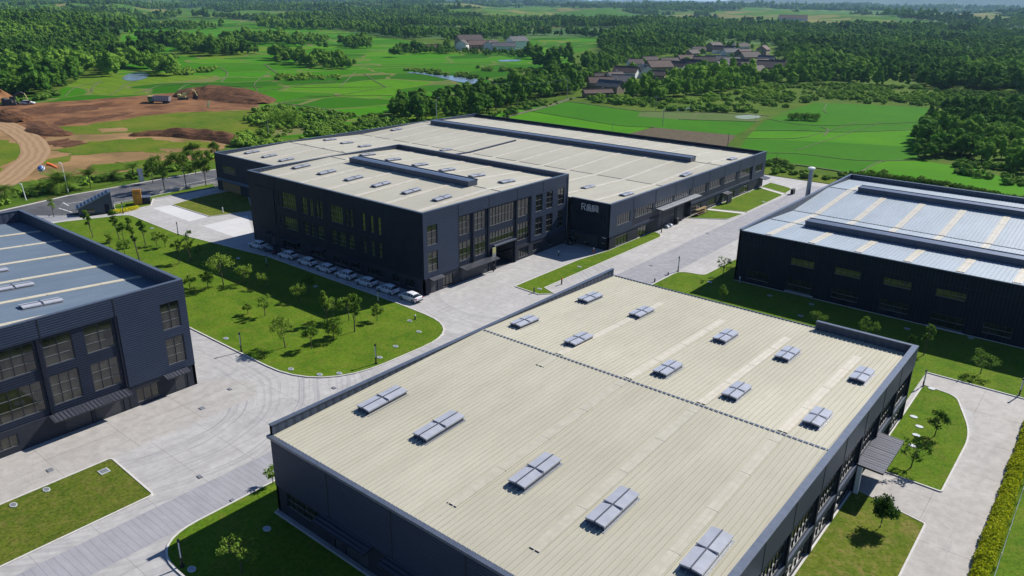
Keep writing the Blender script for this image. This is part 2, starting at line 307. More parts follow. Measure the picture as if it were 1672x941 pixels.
# ------------------------------------------------------------------ mesh helpers
class MB:
    def __init__(s): s.v = []; s.f = []; s.mi = []; s.mats = []
    def mat(s, m):
        if m not in s.mats: s.mats.append(m)
        return s.mats.index(m)
    def face(s, pts, m):
        i = len(s.v); s.v.extend([tuple(p) for p in pts]); s.f.append(tuple(range(i, i+len(pts)))); s.mi.append(s.mat(m))
    def box(s, x0, x1, y0, y1, z0, z1, m, skip=()):
        i = len(s.v); s.v.extend([(x0, y0, z0), (x1, y0, z0), (x1, y1, z0), (x0, y1, z0), (x0, y0, z1), (x1, y0, z1), (x1, y1, z1), (x0, y1, z1)])
        F = dict(b=(0, 3, 2, 1), t=(4, 5, 6, 7), s=(0, 1, 5, 4), n=(2, 3, 7, 6), w=(3, 0, 4, 7), e=(1, 2, 6, 5))
        for k_, q in F.items():
            if k_ not in skip: s.f.append(tuple(i+j for j in q)); s.mi.append(s.mat(m))
    def obox(s, P0, u, n, u0, u1, d0, d1, z0, z1, m):
        """box on a wall: along u, depth range along normal n, height"""
        def P(a, d, z): return (P0[0]+u[0]*a+n[0]*d, P0[1]+u[1]*a+n[1]*d, z)
        i = len(s.v); s.v.extend([P(u0, d0, z0), P(u1, d0, z0), P(u1, d1, z0), P(u0, d1, z0), P(u0, d0, z1), P(u1, d0, z1), P(u1, d1, z1), P(u0, d1, z1)])
        for q in ((0, 3, 2, 1), (4, 5, 6, 7), (0, 1, 5, 4), (2, 3, 7, 6), (3, 0, 4, 7), (1, 2, 6, 5)): s.f.append(tuple(i+j for j in q)); s.mi.append(s.mat(m))
    def tube(s, pts, rads, m, n=8, cap=True):
        pts = [Vector(p) for p in pts]; base = len(s.v)
        for i, p in enumerate(pts):
            d = (pts[min(i+1, len(pts)-1)]-pts[max(i-1, 0)]).normalized()
            a = d.cross(Vector((0, 0, 1)));
            if a.length < .05: a = d.cross(Vector((1, 0, 0)))
            a.normalize(); b = d.cross(a)
            for k_ in range(n):
                t = 2*math.pi*k_/n; s.v.append(tuple(p+(a*math.cos(t)+b*math.sin(t))*rads[i]))
        for i in range(len(pts)-1):
            for k_ in range(n):
                s.f.append((base+i*n+k_, base+i*n+(k_+1) % n, base+(i+1)*n+(k_+1) % n, base+(i+1)*n+k_)); s.mi.append(s.mat(m))
        if cap:
            s.f.append(tuple(base+k_ for k_ in range(n))); s.mi.append(s.mat(m))
            s.f.append(tuple(base+(len(pts)-1)*n+k_ for k_ in range(n))); s.mi.append(s.mat(m))
    def build(s, name, parent=None, smooth=False, origin=None):
        me = bpy.data.meshes.new(name)
        o_ = origin or (tuple(parent['o_']) if parent is not None and 'o_' in parent else (0, 0, 0))
        vs = [(a-o_[0], b-o_[1], c-o_[2]) for a, b, c in s.v] if any(o_) else s.v
        me.from_pydata(vs, [], s.f)
        for m in s.mats: me.materials.append(M[m] if isinstance(m, str) else m)
        me.polygons.foreach_set('material_index', s.mi)
        if smooth: me.polygons.foreach_set('use_smooth', [True]*len(s.f))
        me.update()
        o = bpy.data.objects.new(name, me); COL.objects.link(o)
        if parent is not None: o.parent = parent
        elif origin: o.location = origin
        return o
def tag(o, label=None, cat=None, group=None, kind=None):
    if label: o['label'] = label
    if cat: o['category'] = cat
    if group: o['group'] = group
    if kind: o['kind'] = kind
    return o
def thing(name, label, cat, loc=(0, 0, 0), rz=0, group=None):
    """an Empty at the thing's base; o_ is the world offset its parts are drawn in"""
    o = bpy.data.objects.new(name, None); COL.objects.link(o); o.location = loc; o.rotation_euler = (0, 0, rz)
    o.empty_display_size = .5
    return tag(o, label, cat, group)
def building(name, label, cat, loc):
    o = thing(name, label, cat, loc); o['o_'] = [float(x) for x in loc]; return o
def children_copy(src, dst):
    for ch in [c for c in src.children]:
        c = ch.copy(); COL.objects.link(c); c.parent = dst
        for g in ch.children:
            d = g.copy(); COL.objects.link(d); d.parent = c
def dup(src, loc, rz, label=None, scale=None, group=None):
    r = src.copy(); COL.objects.link(r); r.location = loc; r.rotation_euler = (0, 0, rz)
    if scale is not None: r.scale = scale if hasattr(scale, '__len__') else (scale,)*3
    if label: r['label'] = label
    if group: r['group'] = group
    children_copy(src, r); return r
def sheet(name, pts, z, m, kind='structure', thick=0.0, uv=False):
    me = bpy.data.meshes.new(name); bm = bmesh.new()
    vs = [bm.verts.new((p[0], p[1], z)) for p in pts]; f = bm.faces.new(vs)
    if f.normal.z < 0: f.normal_flip()
    bm.normal_update()
    if f.normal.z < 0: f.normal_flip()
    if thick:
        n = len(vs); lo = [bm.verts.new((p[0], p[1], z-thick)) for p in pts]
        for i in range(n): bm.faces.new((vs[i], lo[i], lo[(i+1) % n], vs[(i+1) % n]))
    bmesh.ops.triangulate(bm, faces=[f]); bmesh.ops.recalc_face_normals(bm, faces=bm.faces) if thick else None
    bm.to_mesh(me); bm.free(); me.materials.append(M[m])
    o = bpy.data.objects.new(name, me); COL.objects.link(o)
    if kind: o['kind'] = kind
    return o
def smooth_poly(pts, it=2):
    for _ in range(it):
        q = []
        for i in range(len(pts)):
            a, b = pts[i], pts[(i+1) % len(pts)]
            q.append((a[0]*.75+b[0]*.25, a[1]*.75+b[1]*.25)); q.append((a[0]*.25+b[0]*.75, a[1]*.25+b[1]*.75))
        pts = q
    return pts
def ribbon(name, pts, width, z, m, kind='structure', height=0.0, closed=False, parent=None, wob=0):
    """a strip that follows a path on the ground: kerb (with height), bund, track or line"""
    mb = MB(); n = len(pts); L = []; rr = random.Random(len(pts))
    for i in range(n):
        a = Vector(pts[(i-1) % n] if closed else pts[max(i-1, 0)]); b = Vector(pts[(i+1) % n] if closed else pts[min(i+1, n-1)])
        d = (b-a); d = d.normalized() if d.length > 1e-6 else Vector((1, 0)); q = Vector((-d.y, d.x)); p = Vector(pts[i]); ww = width*(1+wob*(rr.random()-.5))
        L.append((p-q*ww/2, p+q*ww/2))
    for i in range(n if closed else n-1):
        a, b = L[i], L[(i+1) % n]; zt = z+height
        mb.face([(*a[0], zt), (*b[0], zt), (*b[1], zt), (*a[1], zt)], m)
        if height:
            mb.face([(*a[0], z), (*b[0], z), (*b[0], zt), (*a[0], zt)], m); mb.face([(*b[1], z), (*a[1], z), (*a[1], zt), (*b[1], zt)], m)
    o = mb.build(name, parent)
    uvl = o.data.uv_layers.new(name='uv'); 
    for p in o.data.polygons:
        if len(p.loop_indices) == 4:
            for j, li in enumerate(p.loop_indices): uvl.data[li].uv = ((0, 0, 1, 1)[j], (0, 1, 1, 0)[j])
    if kind and parent is None: o['kind'] = kind
    return o
def Gs(pts, z=0.0): return [G(a, b, z) for a, b in pts]
# ================================================================== SETTING: ground, fields, roads
Z0 = -0.15
def vnoise(x, y, seed=0):
    x = np.asarray(x, float); y = np.asarray(y, float); xi = np.floor(x).astype(np.int64); yi = np.floor(y).astype(np.int64); fx = x-xi; fy = y-yi
    fx = fx*fx*(3-2*fx); fy = fy*fy*(3-2*fy)
    def h(a, b):
        n = (a*374761393+b*668265263+seed*974711) & 0x7fffffff; n = ((n ^ (n >> 13))*1274126177) & 0x7fffffff; return ((n ^ (n >> 16)) & 0xffff)/65535.0
    return (h(xi, yi)*(1-fx)+h(xi+1, yi)*fx)*(1-fy)+(h(xi, yi+1)*(1-fx)+h(xi+1, yi+1)*fx)*fy
def fbm(x, y, seed=0, o=4):
    s = 0; a = .5; f = 1.0
    for i in range(o): s = s+a*vnoise(x*f, y*f, seed+i); a *= .5; f *= 2.03
    return s/(1-.5**o)
def sstep(a, b, t): t = np.clip((t-a)/(b-a), 0, 1); return t*t*(3-2*t)
HC = G(-330, 62)
def terrain(x, y):
    """rolling land: level round the site and the paddies, wooded hills further out"""
    x = np.asarray(x, float); y = np.asarray(y, float); r = np.hypot(x, y); az = np.degrees(np.arctan2(x*RT[0]+y*RT[1], x*FWD[0]+y*FWD[1]))
    h = sstep(950, 2600, r)*(fbm(x/520, y/520, 3)-.42)*64 + sstep(1000, 1700, r)*(fbm(x/190, y/190, 13)-.5)*26 + sstep(2500, 6000, r)*(fbm(x/1500, y/1500, 9)-.3)*46
    h = np.minimum(h, 31)-np.maximum(0, -h-12)*.0
    h = h + 36*np.maximum(0, np.exp(-(((x-HC[0])/330)**2+((y-HC[1])/330)**2))-.22)*sstep(360, 620, r)
    ridge = sstep(8200, 10500, r)*(1-sstep(13500, 15500, r))
    amp = 55+230*sstep(13, 26, az)+170*sstep(-14, -28, az)+34*np.exp(-((az+3)/5)**2)
    h = h + ridge*amp*np.clip(fbm(x/1700+5, y/1700, 21)*1.9-.35, 0.25, 1.4)
    return h+Z0
def inpoly(px, py, poly):
    inside = np.zeros(px.shape, bool); n = len(poly); j = n-1
    for i in range(n):
        xi, yi = poly[i]; xj, yj = poly[j]
        c = ((yi > py) != (yj > py)) & (px < (xj-xi)*(py-yi)/((yj-yi) or 1e-9)+xi); inside ^= c; j = i
    return inside
VALLEY = [(-40, 168), (30, 158), (95, 148), (128, 130), (165, 118), (178, 95), (205, 62), (222, 40), (380, 33), (520, 45), (660, 66), (760, 80), (870, 62), (975, 60), (985, 72), (930, 90), (935, 118), (880, 150), (800, 175), (700, 205), (560, 230), (430, 220), (380, 182), (160, 190), (-40, 205)]
def far_open(px, py, X, Y):
    """clearings of the far woodland"""
    n1 = fbm(X/420+3, Y/420, 31); n2 = fbm(X/160, Y/160, 41)
    o = (n1 > .52) | ((n2 > .56) & (py < 46)) | ((px > 1300) & (py < 48) & (py > 18) & (n2 > .54))
    for p in CLEAR: o |= inpoly(px, py, p) & (n2 < .66)
    return o
CLEAR = [[(840, 48), (945, 46), (968, 54), (870, 58)], [(858, 60), (990, 56), (985, 70), (880, 76)], [(222, 34), (300, 28), (410, 32), (520, 44), (500, 56), (400, 60), (230, 60)],
 [(1300, 44), (1420, 40), (1560, 46), (1440, 50)], [(1000, 150), (1010, 158), (960, 162), (955, 150)], [(1420, 22), (1560, 26), (1672, 40), (1500, 36)], [(1160, 26), (1300, 32), (1320, 38), (1180, 36)]]
def ragged(pts, amp=.12, step=3.0, seed=3):
    out = []; n = len(pts)
    for i in range(n):
        a = Vector(pts[i]); b = Vector(pts[(i+1) % n]); L = (b-a).length; m_ = max(1, int(L/step)); d = (b-a).normalized() if L > 0 else Vector((1, 0)); q = Vector((-d.y, d.x))
        for j in range(m_):
            p = a.lerp(b, j/m_); w_ = (float(fbm(p.x*.22, p.y*.22, seed, 4))-.5)*2; w2 = (float(fbm(p.x*.9, p.y*.9, seed+9, 2))-.5); out.append(tuple(p+Vector((w_, float(fbm(p.x*.2+9, p.y*.2, seed))*2-1))*amp*10+q*w2*amp*5))
    return out
def make_ground():
    rs = [0, 60, 150, 235]
    while rs[-1] < 17000: rs.append(rs[-1]*1.018+1.5 if rs[-1] < 5000 else rs[-1]*1.05)
    fwd = YAW; ang = sorted([R(fwd+a*.13) for a in range(-330, 331)]+[R(fwd+43+a*3) for a in range(1, 91)])
    ang = np.array(ang); na = len(ang); V = [np.array([[0, 0, Z0]])]
    for r in rs[1:]:
        x = r*np.cos(ang); y = r*np.sin(ang); V.append(np.stack([x, y, terrain(x, y)], 1))
    V = np.concatenate(V); F = [(0, 1+k_, 1+(k_+1) % na) for k_ in range(na)]
    for i in range(len(rs)-2):
        a = 1+i*na; b = a+na
        F += [(a+k_, b+k_, b+(k_+1) % na, a+(k_+1) % na) for k_ in range(na)]
    cen = np.array([V[list(f)].mean(0) for f in F]); r = np.hypot(cen[:, 0], cen[:, 1]); front = (cen[:, :2]@FWD[:2]) > 0
    P = cen.copy(); P[:, 2] = 0; P[~front, :2] *= -1; px, py, _ = project(P)
    mi = np.zeros(len(F), int)
    mi[(r > 1000)] = 1; mi[front & inpoly(px, py, VALLEY)] = 3
    op = front & (py < 50) & (r > 1000) & far_open(px, py, cen[:, 0], cen[:, 1]) & (r < 7000); mi[op & (mi == 1)] = 4; mi[r > 8000] = 2
    me = bpy.data.meshes.new('ground'); me.from_pydata(V.tolist(), [], F)
    for m in ('scrub_ground', 'far_canopy', 'mountain', 'valley', 'valley_far'): me.materials.append(M[m])
    me.polygons.foreach_set('material_index', mi.tolist()); me.polygons.foreach_set('use_smooth', [True]*len(F)); me.update()
    o = bpy.data.objects.new('ground', me); COL.objects.link(o); o['kind'] = 'structure'
make_ground()
# parcels just behind the largest warehouse
NEAR = [
 ('paddy_bright', [(790, 190), (845, 178), (1010, 205), (1068, 207), (1010, 223), (1000, 232), (800, 205)]),
 ('paddy_deep', [(845, 178), (931, 166), (1000, 176), (1047, 182), (1040, 190), (1108, 195), (1068, 208), (1010, 205)]),
 ('paddy_pale', [(1047, 182), (1235, 185), (1258, 190), (1240, 199), (1108, 195), (1040, 190)]),
 ('paddy_deep', [(1108, 195), (1240, 199), (1202, 221), (1068, 208)]),
 ('ploughed', [(1010, 222), (1068, 208), (1202, 221), (1182, 243), (1160, 260), (1000, 250), (985, 230)]),
 ('paddy_deep', [(1252, 192), (1330, 168), (1420, 171), (1518, 176), (1508, 192), (1494, 212), (1380, 216), (1222, 214)]),
 ('paddy_bright', [(1222, 214), (1380, 216), (1494, 212), (1492, 240), (1350, 232), (1212, 226)]),
 ('paddy_deep', [(1212, 226), (1350, 232), (1492, 240), (1500, 262), (1590, 285), (1480, 300), (1340, 275), (1250, 262), (1190, 246)]),
 ('paddy_bright', [(1440, 262), (1500, 262), (1590, 275), (1690, 305), (1760, 330), (1600, 330), (1480, 300), (1400, 285)]),
]
for i, (mt, p) in enumerate(NEAR): sheet('paddy_parcel', Gs(p), Z0+.06+.008*i, mt)
def lines(name, spec, z, m):
    for p, wd in spec: ribbon(name, densify(Gs(p), 5), wd*.8, z, m, height=.12, wob=.6)
def densify(p, n=6):
    out = []
    for i in range(len(p)-1):
        p0, p1, p2, p3 = [Vector(p[max(0, min(len(p)-1, i+j))]) for j in (-1, 0, 1, 2)]
        for k_ in range(n):
            t = k_/n; out.append(tuple(.5*((2*p1)+(-p0+p2)*t+(2*p0-5*p1+4*p2-p3)*t*t+(-p0+3*p1-3*p2+p3)*t**3)))
    out.append(tuple(p[-1])); return out
lines('field_bund', [([(931, 166), (1000, 176), (1047, 182)], 1.0), ([(1047, 182), (1110, 183), (1180, 185), (1258, 190)], .7), ([(1140, 184), (1128, 196)], .5), ([(1108, 195), (1240, 199)], .6),
 ([(845, 178), (930, 192), (1010, 205), (1068, 208)], .35), ([(1222, 214), (1300, 213), (1380, 216), (1494, 212)], .5), ([(1252, 194), (1330, 205), (1500, 200)], .4), ([(1212, 226), (1300, 226), (1350, 214), (1400, 200)], .4),
 ([(1345, 222), (1352, 212), (1340, 208)], .7), ([(1300, 246), (1390, 216), (1440, 200)], .35), ([(1350, 170), (1345, 180), (1352, 186)], .5), ([(1250, 262), (1340, 275), (1400, 285), (1480, 300)], .9),
 ([(1250, 250), (1310, 252), (1400, 262), (1490, 262)], .45), ([(1400, 285), (1440, 264), (1500, 262)], .5)], Z0+.13, 'bund')
lines('field_bund', [([(340, 176), (350, 160), (420, 150), (500, 138), (548, 132)], .9), ([(400, 168), (420, 150), (416, 136), (440, 118)], .7), ([(180, 155), (196, 146), (204, 138), (222, 132)], .9), ([(218, 153), (240, 147), (262, 140), (300, 138)], 1.0), ([(106, 158), (118, 146), (140, 138), (170, 134)], .7),
 ([(150, 150), (152, 142), (165, 133)], .9), ([(290, 148), (310, 138), (360, 140), (430, 143)], 1.0), ([(498, 157), (640, 156)], .7), ([(455, 168), (500, 160), (548, 156), (640, 141)], .5), ([(594, 120), (612, 132), (630, 142)], .8),
 ([(480, 143), (630, 142)], .6), ([(455, 168), (530, 178), (610, 196)], 1.4), ([(555, 142), (570, 128), (580, 118)], .8), ([(360, 135), (372, 120), (358, 110)], 1.1), ([(432, 105), (450, 118), (460, 125)], 1.2)], Z0+.09, 'bund')
ribbon('farm_track', Gs([(1196, 250), (1212, 226), (1240, 199), (1262, 190), (1290, 186)]), 2.6, Z0+.15, 'scrub_ground')
ribbon('farm_track', Gs([(770, 200), (830, 190), (900, 172), (935, 160), (985, 155)]), 3.0, Z0+.15, 'bund')
sheet('flooded_patch', smooth_poly(Gs([(1195, 189), (1235, 187), (1246, 192), (1210, 196)]), 3), Z0+.16, 'wet_paddy')
sheet('pond_water', smooth_poly(Gs([(198, 127), (212, 119), (240, 118), (244, 124), (232, 131), (205, 132)])), Z0+.10, 'water')
sheet('river_water', smooth_poly(Gs([(655, 118), (690, 117), (715, 123), (740, 124), (758, 123), (765, 127), (790, 131), (778, 138), (745, 133), (720, 127), (690, 121)])), Z0+.11, 'water')
sheet('river_water', smooth_poly(Gs([(812, 98), (850, 97), (852, 100), (815, 101)])), Z0+.12, 'water')
sheet('river_water', smooth_poly(Gs([(1095, 178), (1135, 176), (1138, 180), (1100, 181)])), Z0+.17, 'water')

# construction ground on the left
sheet('bare_earth', ragged(Gs([(-260, 320), (-200, 195), (-60, 172), (20, 170), (150, 163), (330, 148), (400, 152), (426, 166), (425, 178), (330, 186), (300, 205), (385, 228), (352, 252), (350, 262), (240, 286), (140, 306), (60, 330), (0, 345), (-200, 380)]), .3), Z0+.05, 'tan')
sheet('graded_dirt', ragged(Gs([(-250, 215), (-60, 172), (20, 170), (150, 163), (300, 150), (380, 150), (424, 166), (420, 178), (330, 182), (240, 190), (140, 206), (80, 216), (60, 232), (20, 205), (-60, 210), (-250, 260)]), .35), Z0+.07, 'dirt')
sheet('grass_patch', ragged(Gs([(62, 213), (140, 203), (240, 189), (330, 182), (430, 179), (470, 200), (400, 236), (320, 222), (220, 218), (110, 219)]), .45), Z0+.09, 'rough_grass')
sheet('grass_patch', ragged(Gs([(88, 246), (150, 229), (240, 226), (330, 236), (348, 248), (290, 252), (190, 247), (120, 254)]), .5), Z0+.095, 'rough_grass')
sheet('grass_patch', ragged(Gs([(-40, 265), (-20, 232), (20, 228), (36, 244), (22, 262), (-10, 285)]), .4), Z0+.10, 'rough_grass')
sheet('grass_verge', ragged(Gs([(-60, 340), (20, 300), (100, 290), (200, 280), (260, 274), (348, 256), (352, 268), (240, 288), (140, 308), (40, 335), (-40, 352)]), .25), Z0+.11, 'scrub_ground')
tr = Gs([(-60, 186), (-15, 196), (20, 210), (48, 228), (58, 246), (50, 262), (30, 278), (8, 296), (-30, 318)])
def densify(p, n=6):
    out = []
    for i in range(len(p)-1):
        p0, p1, p2, p3 = [Vector(p[max(0, min(len(p)-1, i+j))]) for j in (-1, 0, 1, 2)]
        for k_ in range(n):
            t = k_/n; out.append(tuple(.5*((2*p1)+(-p0+p2)*t+(2*p0-5*p1+4*p2-p3)*t*t+(-p0+3*p1-3*p2+p3)*t**3)))
    out.append(tuple(p[-1])); return out
ribbon('dirt_track', densify(tr), 8, Z0+.13, 'track')
def heap(name, pts, h, m, seed, step=1.5, wmax=None, lab=None):
    """long ridge of dug earth: heights from noise under a bell across the path"""
    path = densify(Gs(pts), 5); mb = MB(); rnd = random.Random(seed); cols = 9; rows = []
    for i, p in enumerate(path):
        a = Vector(path[max(i-1, 0)]); b = Vector(path[min(i+1, len(path)-1)]); d = (b-a).normalized(); q = Vector((-d.y, d.x)); e = math.sin(math.pi*(i+.3)/(len(path)-.4))**.6
        row = []
        for c in range(cols):
            t = c/(cols-1)*2-1; wv = wmax*(.75+.5*float(fbm(i*.35, seed, seed)))
            hh = h*e*max(0, (1-t*t))*(.45+1.1*float(fbm(p[0]*.25+c*.6, p[1]*.25, seed)))
            pp = Vector(p)+q*t*wv*.5*e; row.append((pp.x, pp.y, Z0+hh-.02*(abs(t) == 1)))
        rows.append(row)
    for i in range(len(rows)-1):
        for c in range(cols-1): mb.face([rows[i][c], rows[i+1][c], rows[i+1][c+1], rows[i][c+1]], m)
    o = mb.build(name)
    bm = bmesh.new(); bm.from_mesh(o.data); bmesh.ops.remove_doubles(bm, verts=bm.verts, dist=.01); bmesh.ops.recalc_face_normals(bm, faces=bm.faces); bm.to_mesh(o.data); bm.free()
    tag(o, *lab); return o
heap('earth_mound', [(285, 158), (330, 156), (380, 158), (428, 170)], 4.2, 'dirt_dark', 3, wmax=34, lab=('broad dark brown mound of dug earth at the right end of the dirt ground', 'earth mound'))
heap('earth_mound', [(210, 222), (270, 219), (330, 222), (372, 228), (402, 238)], 2.2, 'dirt_dark', 5, wmax=13, lab=('long low ridge of dark dug earth between two grass patches beside the road', 'earth mound'))
heap('earth_mound', [(-6, 196), (14, 193), (32, 200)], 3.4, 'dirt_dark', 8, wmax=14, lab=('small dark earth heap beside the curved dirt track', 'earth mound'))
heap('earth_mound', [(60, 205), (78, 215), (110, 222)], 1.5, 'dirt_dark', 11, wmax=12, lab=('low brown spoil heap just right of the curved dirt track', 'earth mound'))
heap('earth_mound', [(-30, 172), (-5, 165), (12, 166)], 5, 'dirt', 14, wmax=16, lab=('reddish earth heap at the left edge behind the excavator', 'earth mound'))
heap('earth_mound', [(150, 172), (230, 166), (280, 161)], 1.2, 'dirt', 17, wmax=16, lab=('long low swell of red brown earth behind the dump truck', 'earth mound'))

# west road, site slab, roads inside the site
sheet('west_road', Gs([(-300, 450), (-60, 398), (60, 366), (120, 350), (215, 334), (300, 314), (360, 303), (420, 292), (420, 268), (352, 276), (240, 296), (110, 319), (0, 343), (-300, 395)]), Z0+.12, 'asphalt')
sheet('side_road', Gs([(-60, 420), (0, 372), (60, 352), (130, 352), (128, 372), (60, 390), (0, 410)]), Z0+.14, 'paving')
for p in ([(96, 340), (118, 347)], [(103, 331), (112, 336)], [(40, 352), (58, 358)]): ribbon('road_marking', Gs(p), .3, Z0+.15, 'paint_white')
ribbon('road_marking', Gs([(110, 333), (190, 320), (280, 306), (352, 291)]), .22, Z0+.15, 'paint_white')
ribbon('road_marking', Gs([(186, 338), (215, 332), (228, 329)]), .5, Z0+.15, 'paint_yellow')
ribbon('road_kerb', Gs([(-40, 355), (0, 345), (110, 320), (240, 297), (352, 277)]), .4, Z0+.1, 'kerb', height=.14)
SITE = [(-181, -90), (-181, 46), (-176, 52), (-174, 64), (-172, 74), (-178, 84), (-178, 104), (-178, 210.5), (40, 210.5), (40, 104.7), (-2.9, 104.7), (-2.9, -90)]
sheet('yard_slab', SITE, 0.0, 'yard', thick=.3)
sheet('central_road', [(-66.2, 40), (-66.2, 206), (-59.2, 206), (-59.2, 40)], .004, 'roadway')
sheet('grooved_road', [(-63.8, -60), (-63.8, 39.5), (-59.1, 39.5), (-59.1, -60)], .006, 'grooved')
sheet('building_apron', [(-83.6, -30), (-83.6, 44), (-79, 46.5), (-75.5, 44.5), (-75.2, 27), (-75.2, -30)], .005, 'apron')
sheet('east_road', [(-7.4, 30), (-7.4, 91), (-7.9, 96), (-10.5, 99.7), (-14.9, 100.8), (-14.9, 104.3), (-3.0, 104.3), (-3.0, 30)], .005, 'apron')
sheet('side_path', [(-14.3, 72), (-14.3, 76.6), (-7.4, 76.8), (-7.4, 70.6)], .008, 'apron')
sheet('white_paving', Gs([(249, 340), (280, 335), (340, 354), (309, 362)]), .006, 'yard_white')
sheet('white_paving', Gs([(331, 369), (404, 352), (413, 380), (384, 388)]), .007, 'yard_white')
# lawns: a low kerb all round and turf just below its top
def lawn(name, pts, m='lawn', kerb=.18, sm=0):
    if sm: pts = smooth_poly(pts, sm)
    sheet(name, pts, .075, m)
    ribbon('lawn_kerb', pts, kerb, 0.0, 'kerb', height=.12, closed=True)
def rounded(pts, r, segs=8):
    """corner radii per vertex"""
    out = []
    n = len(pts)
    for i, p in enumerate(pts):
        rr = r[i] if isinstance(r, (list, tuple)) else r
        p = Vector(p); a = (Vector(pts[i-1])-p); b = (Vector(pts[(i+1) % n])-p)
        if rr <= 0: out.append(tuple(p)); continue
        a.normalize(); b.normalize(); P1 = p+a*rr; P2 = p+b*rr
        for k_ in range(segs+1):
            t = k_/segs; out.append(tuple((1-t)**2*P1+2*t*(1-t)*p+t*t*P2))
    return out
lawn('lawn', rounded([(-100, 49.9), (-70.6, 49.9), (-70.2, 75.2), (-84, 76.1), (-120, 76.4), (-147, 73.0), (-168.3, 73.6), (-173, 61), (-173, 49.9)], [0, 11, 8, 3, 0, 0, 2, 2, 0]))
M['lawn_worn'] = grass('worn_small_lawn', (.075, .125, .014), (.12, .15, .02), (.20, .17, .05), s1=.3, dry=.6, fine=.6)
lawn('lawn', rounded([(-75.0, -30), (-65.8, -30), (-65.8, 26.7), (-75.2, 27.0)], [0, 0, .5, .5]), 'lawn_worn')
lawn('lawn', rounded([(-54.9, 34), (-54.9, 88), (-58.9, 88), (-58.9, 22.8), (-40, 22.6), (-14.6, 22.6), (-14.6, 32.6), (-54.6, 32.6)], [0, 0, 0, 4.5, 0, 0, 0, 0]))
lawn('lawn', rounded([(-76.0, 94.3), (-70.6, 93.9), (-69.0, 95.9), (-71.8, 97.0), (-71.8, 138.0), (-74.9, 139.0), (-74.9, 121.5), (-76.0, 113)], [.4, 0, 0, 0, 2.5, 0, 0, 0]))
lawn('lawn', rounded([(-59.1, 91.5), (-14.9, 91.5), (-14.9, 104.7), (40, 104.7), (40, 121.8), (-49.3, 121.8), (-49.6, 132.5), (-54.0, 132.5), (-54.4, 120.6), (-58.8, 119.8)], [1, 0, 0, 0, 0, 0, 0, 0, 1, 2]))
lawn('lawn', rounded([(-14.3, 76.9), (-7.4, 76.8), (-7.3, 91), (-10.5, 100.0), (-14.4, 100.5)], [0, .3, 3.5, 1.5, 0]))
lawn('lawn', rounded([(-14.3, 32), (-7.4, 32), (-7.4, 70.3), (-14.3, 71.7)], [0, 0, .3, 0]), 'lawn_dry')
lawn('lawn', Gs([(281, 335), (312, 326), (345, 318), (402, 308), (412, 345), (342, 354)]), 'lawn_dry')
lawn('lawn', rounded([(-74.8, 153.6), (-67.4, 158.5), (-66.6, 165.4), (-74.8, 163.0)], [0, 1.2, .3, 0]))
lawn('lawn', rounded([(-74.8, 164.8), (-66.7, 167.3), (-66.8, 190), (-74.8, 193.5)], [0, .3, 1, 0]))
lawn('lawn', rounded([(-74.8, 195.2), (-67.0, 191.8), (-67.5, 198.5), (-74.8, 201.5)], [0, .4, 2.5, 0]))
lawn('lawn', Gs([(186, 335), (345, 300), (352, 305), (250, 325), (246, 336), (190, 348)]), 'lawn')
sheet('grass_verge', [(-2.7, -90), (-2.7, 104.7), (40, 104.7), (60, -90)], .02, 'lawn', thick=.3)
sheet('rough_verge', smooth_poly([(-178, 211), (60, 211), (60, 228), (0, 222), (-60, 222), (-178, 214)], 1), Z0+.19, 'rough_grass')
for i, (pp, aa, mm) in enumerate([([(150, 268), (250, 262), (300, 268), (260, 276), (170, 280)], .5, 'rough_grass'), ([(70, 262), (110, 256), (120, 262), (80, 270)], .35, 'rough_grass'), ([(300, 230), (345, 232), (350, 244), (320, 246)], .4, 'rough_grass'), ([(70, 232), (110, 226), (150, 230), (120, 240), (80, 242)], .5, 'dirt_dark'), ([(20, 178), (90, 174), (200, 170), (150, 180), (60, 188)], .5, 'dirt_dark'), ([(80, 196), (160, 190), (220, 184), (180, 194), (100, 204)], .5, 'dirt_dark'), ([(30, 192), (70, 200), (90, 212), (64, 216), (40, 206)], .4, 'dirt_dark'), ([(150, 212), (200, 209), (215, 214), (170, 217)], .4, 'tan'), ([(260, 243), (340, 240), (345, 245), (280, 249)], .4, 'tan')]):
    sheet('ground_patch', ragged(Gs(pp), aa, 2.0, 20+i), Z0+.115+.003*i, mm)
ribbon('path_strip', [(-74.8, 164.0), (-66.6, 166.4)], 1.2, .0, 'kerb', height=.05)
ribbon('path_strip', [(-74.8, 194.4), (-66.9, 190.9)], 1.2, .0, 'kerb', height=.05)
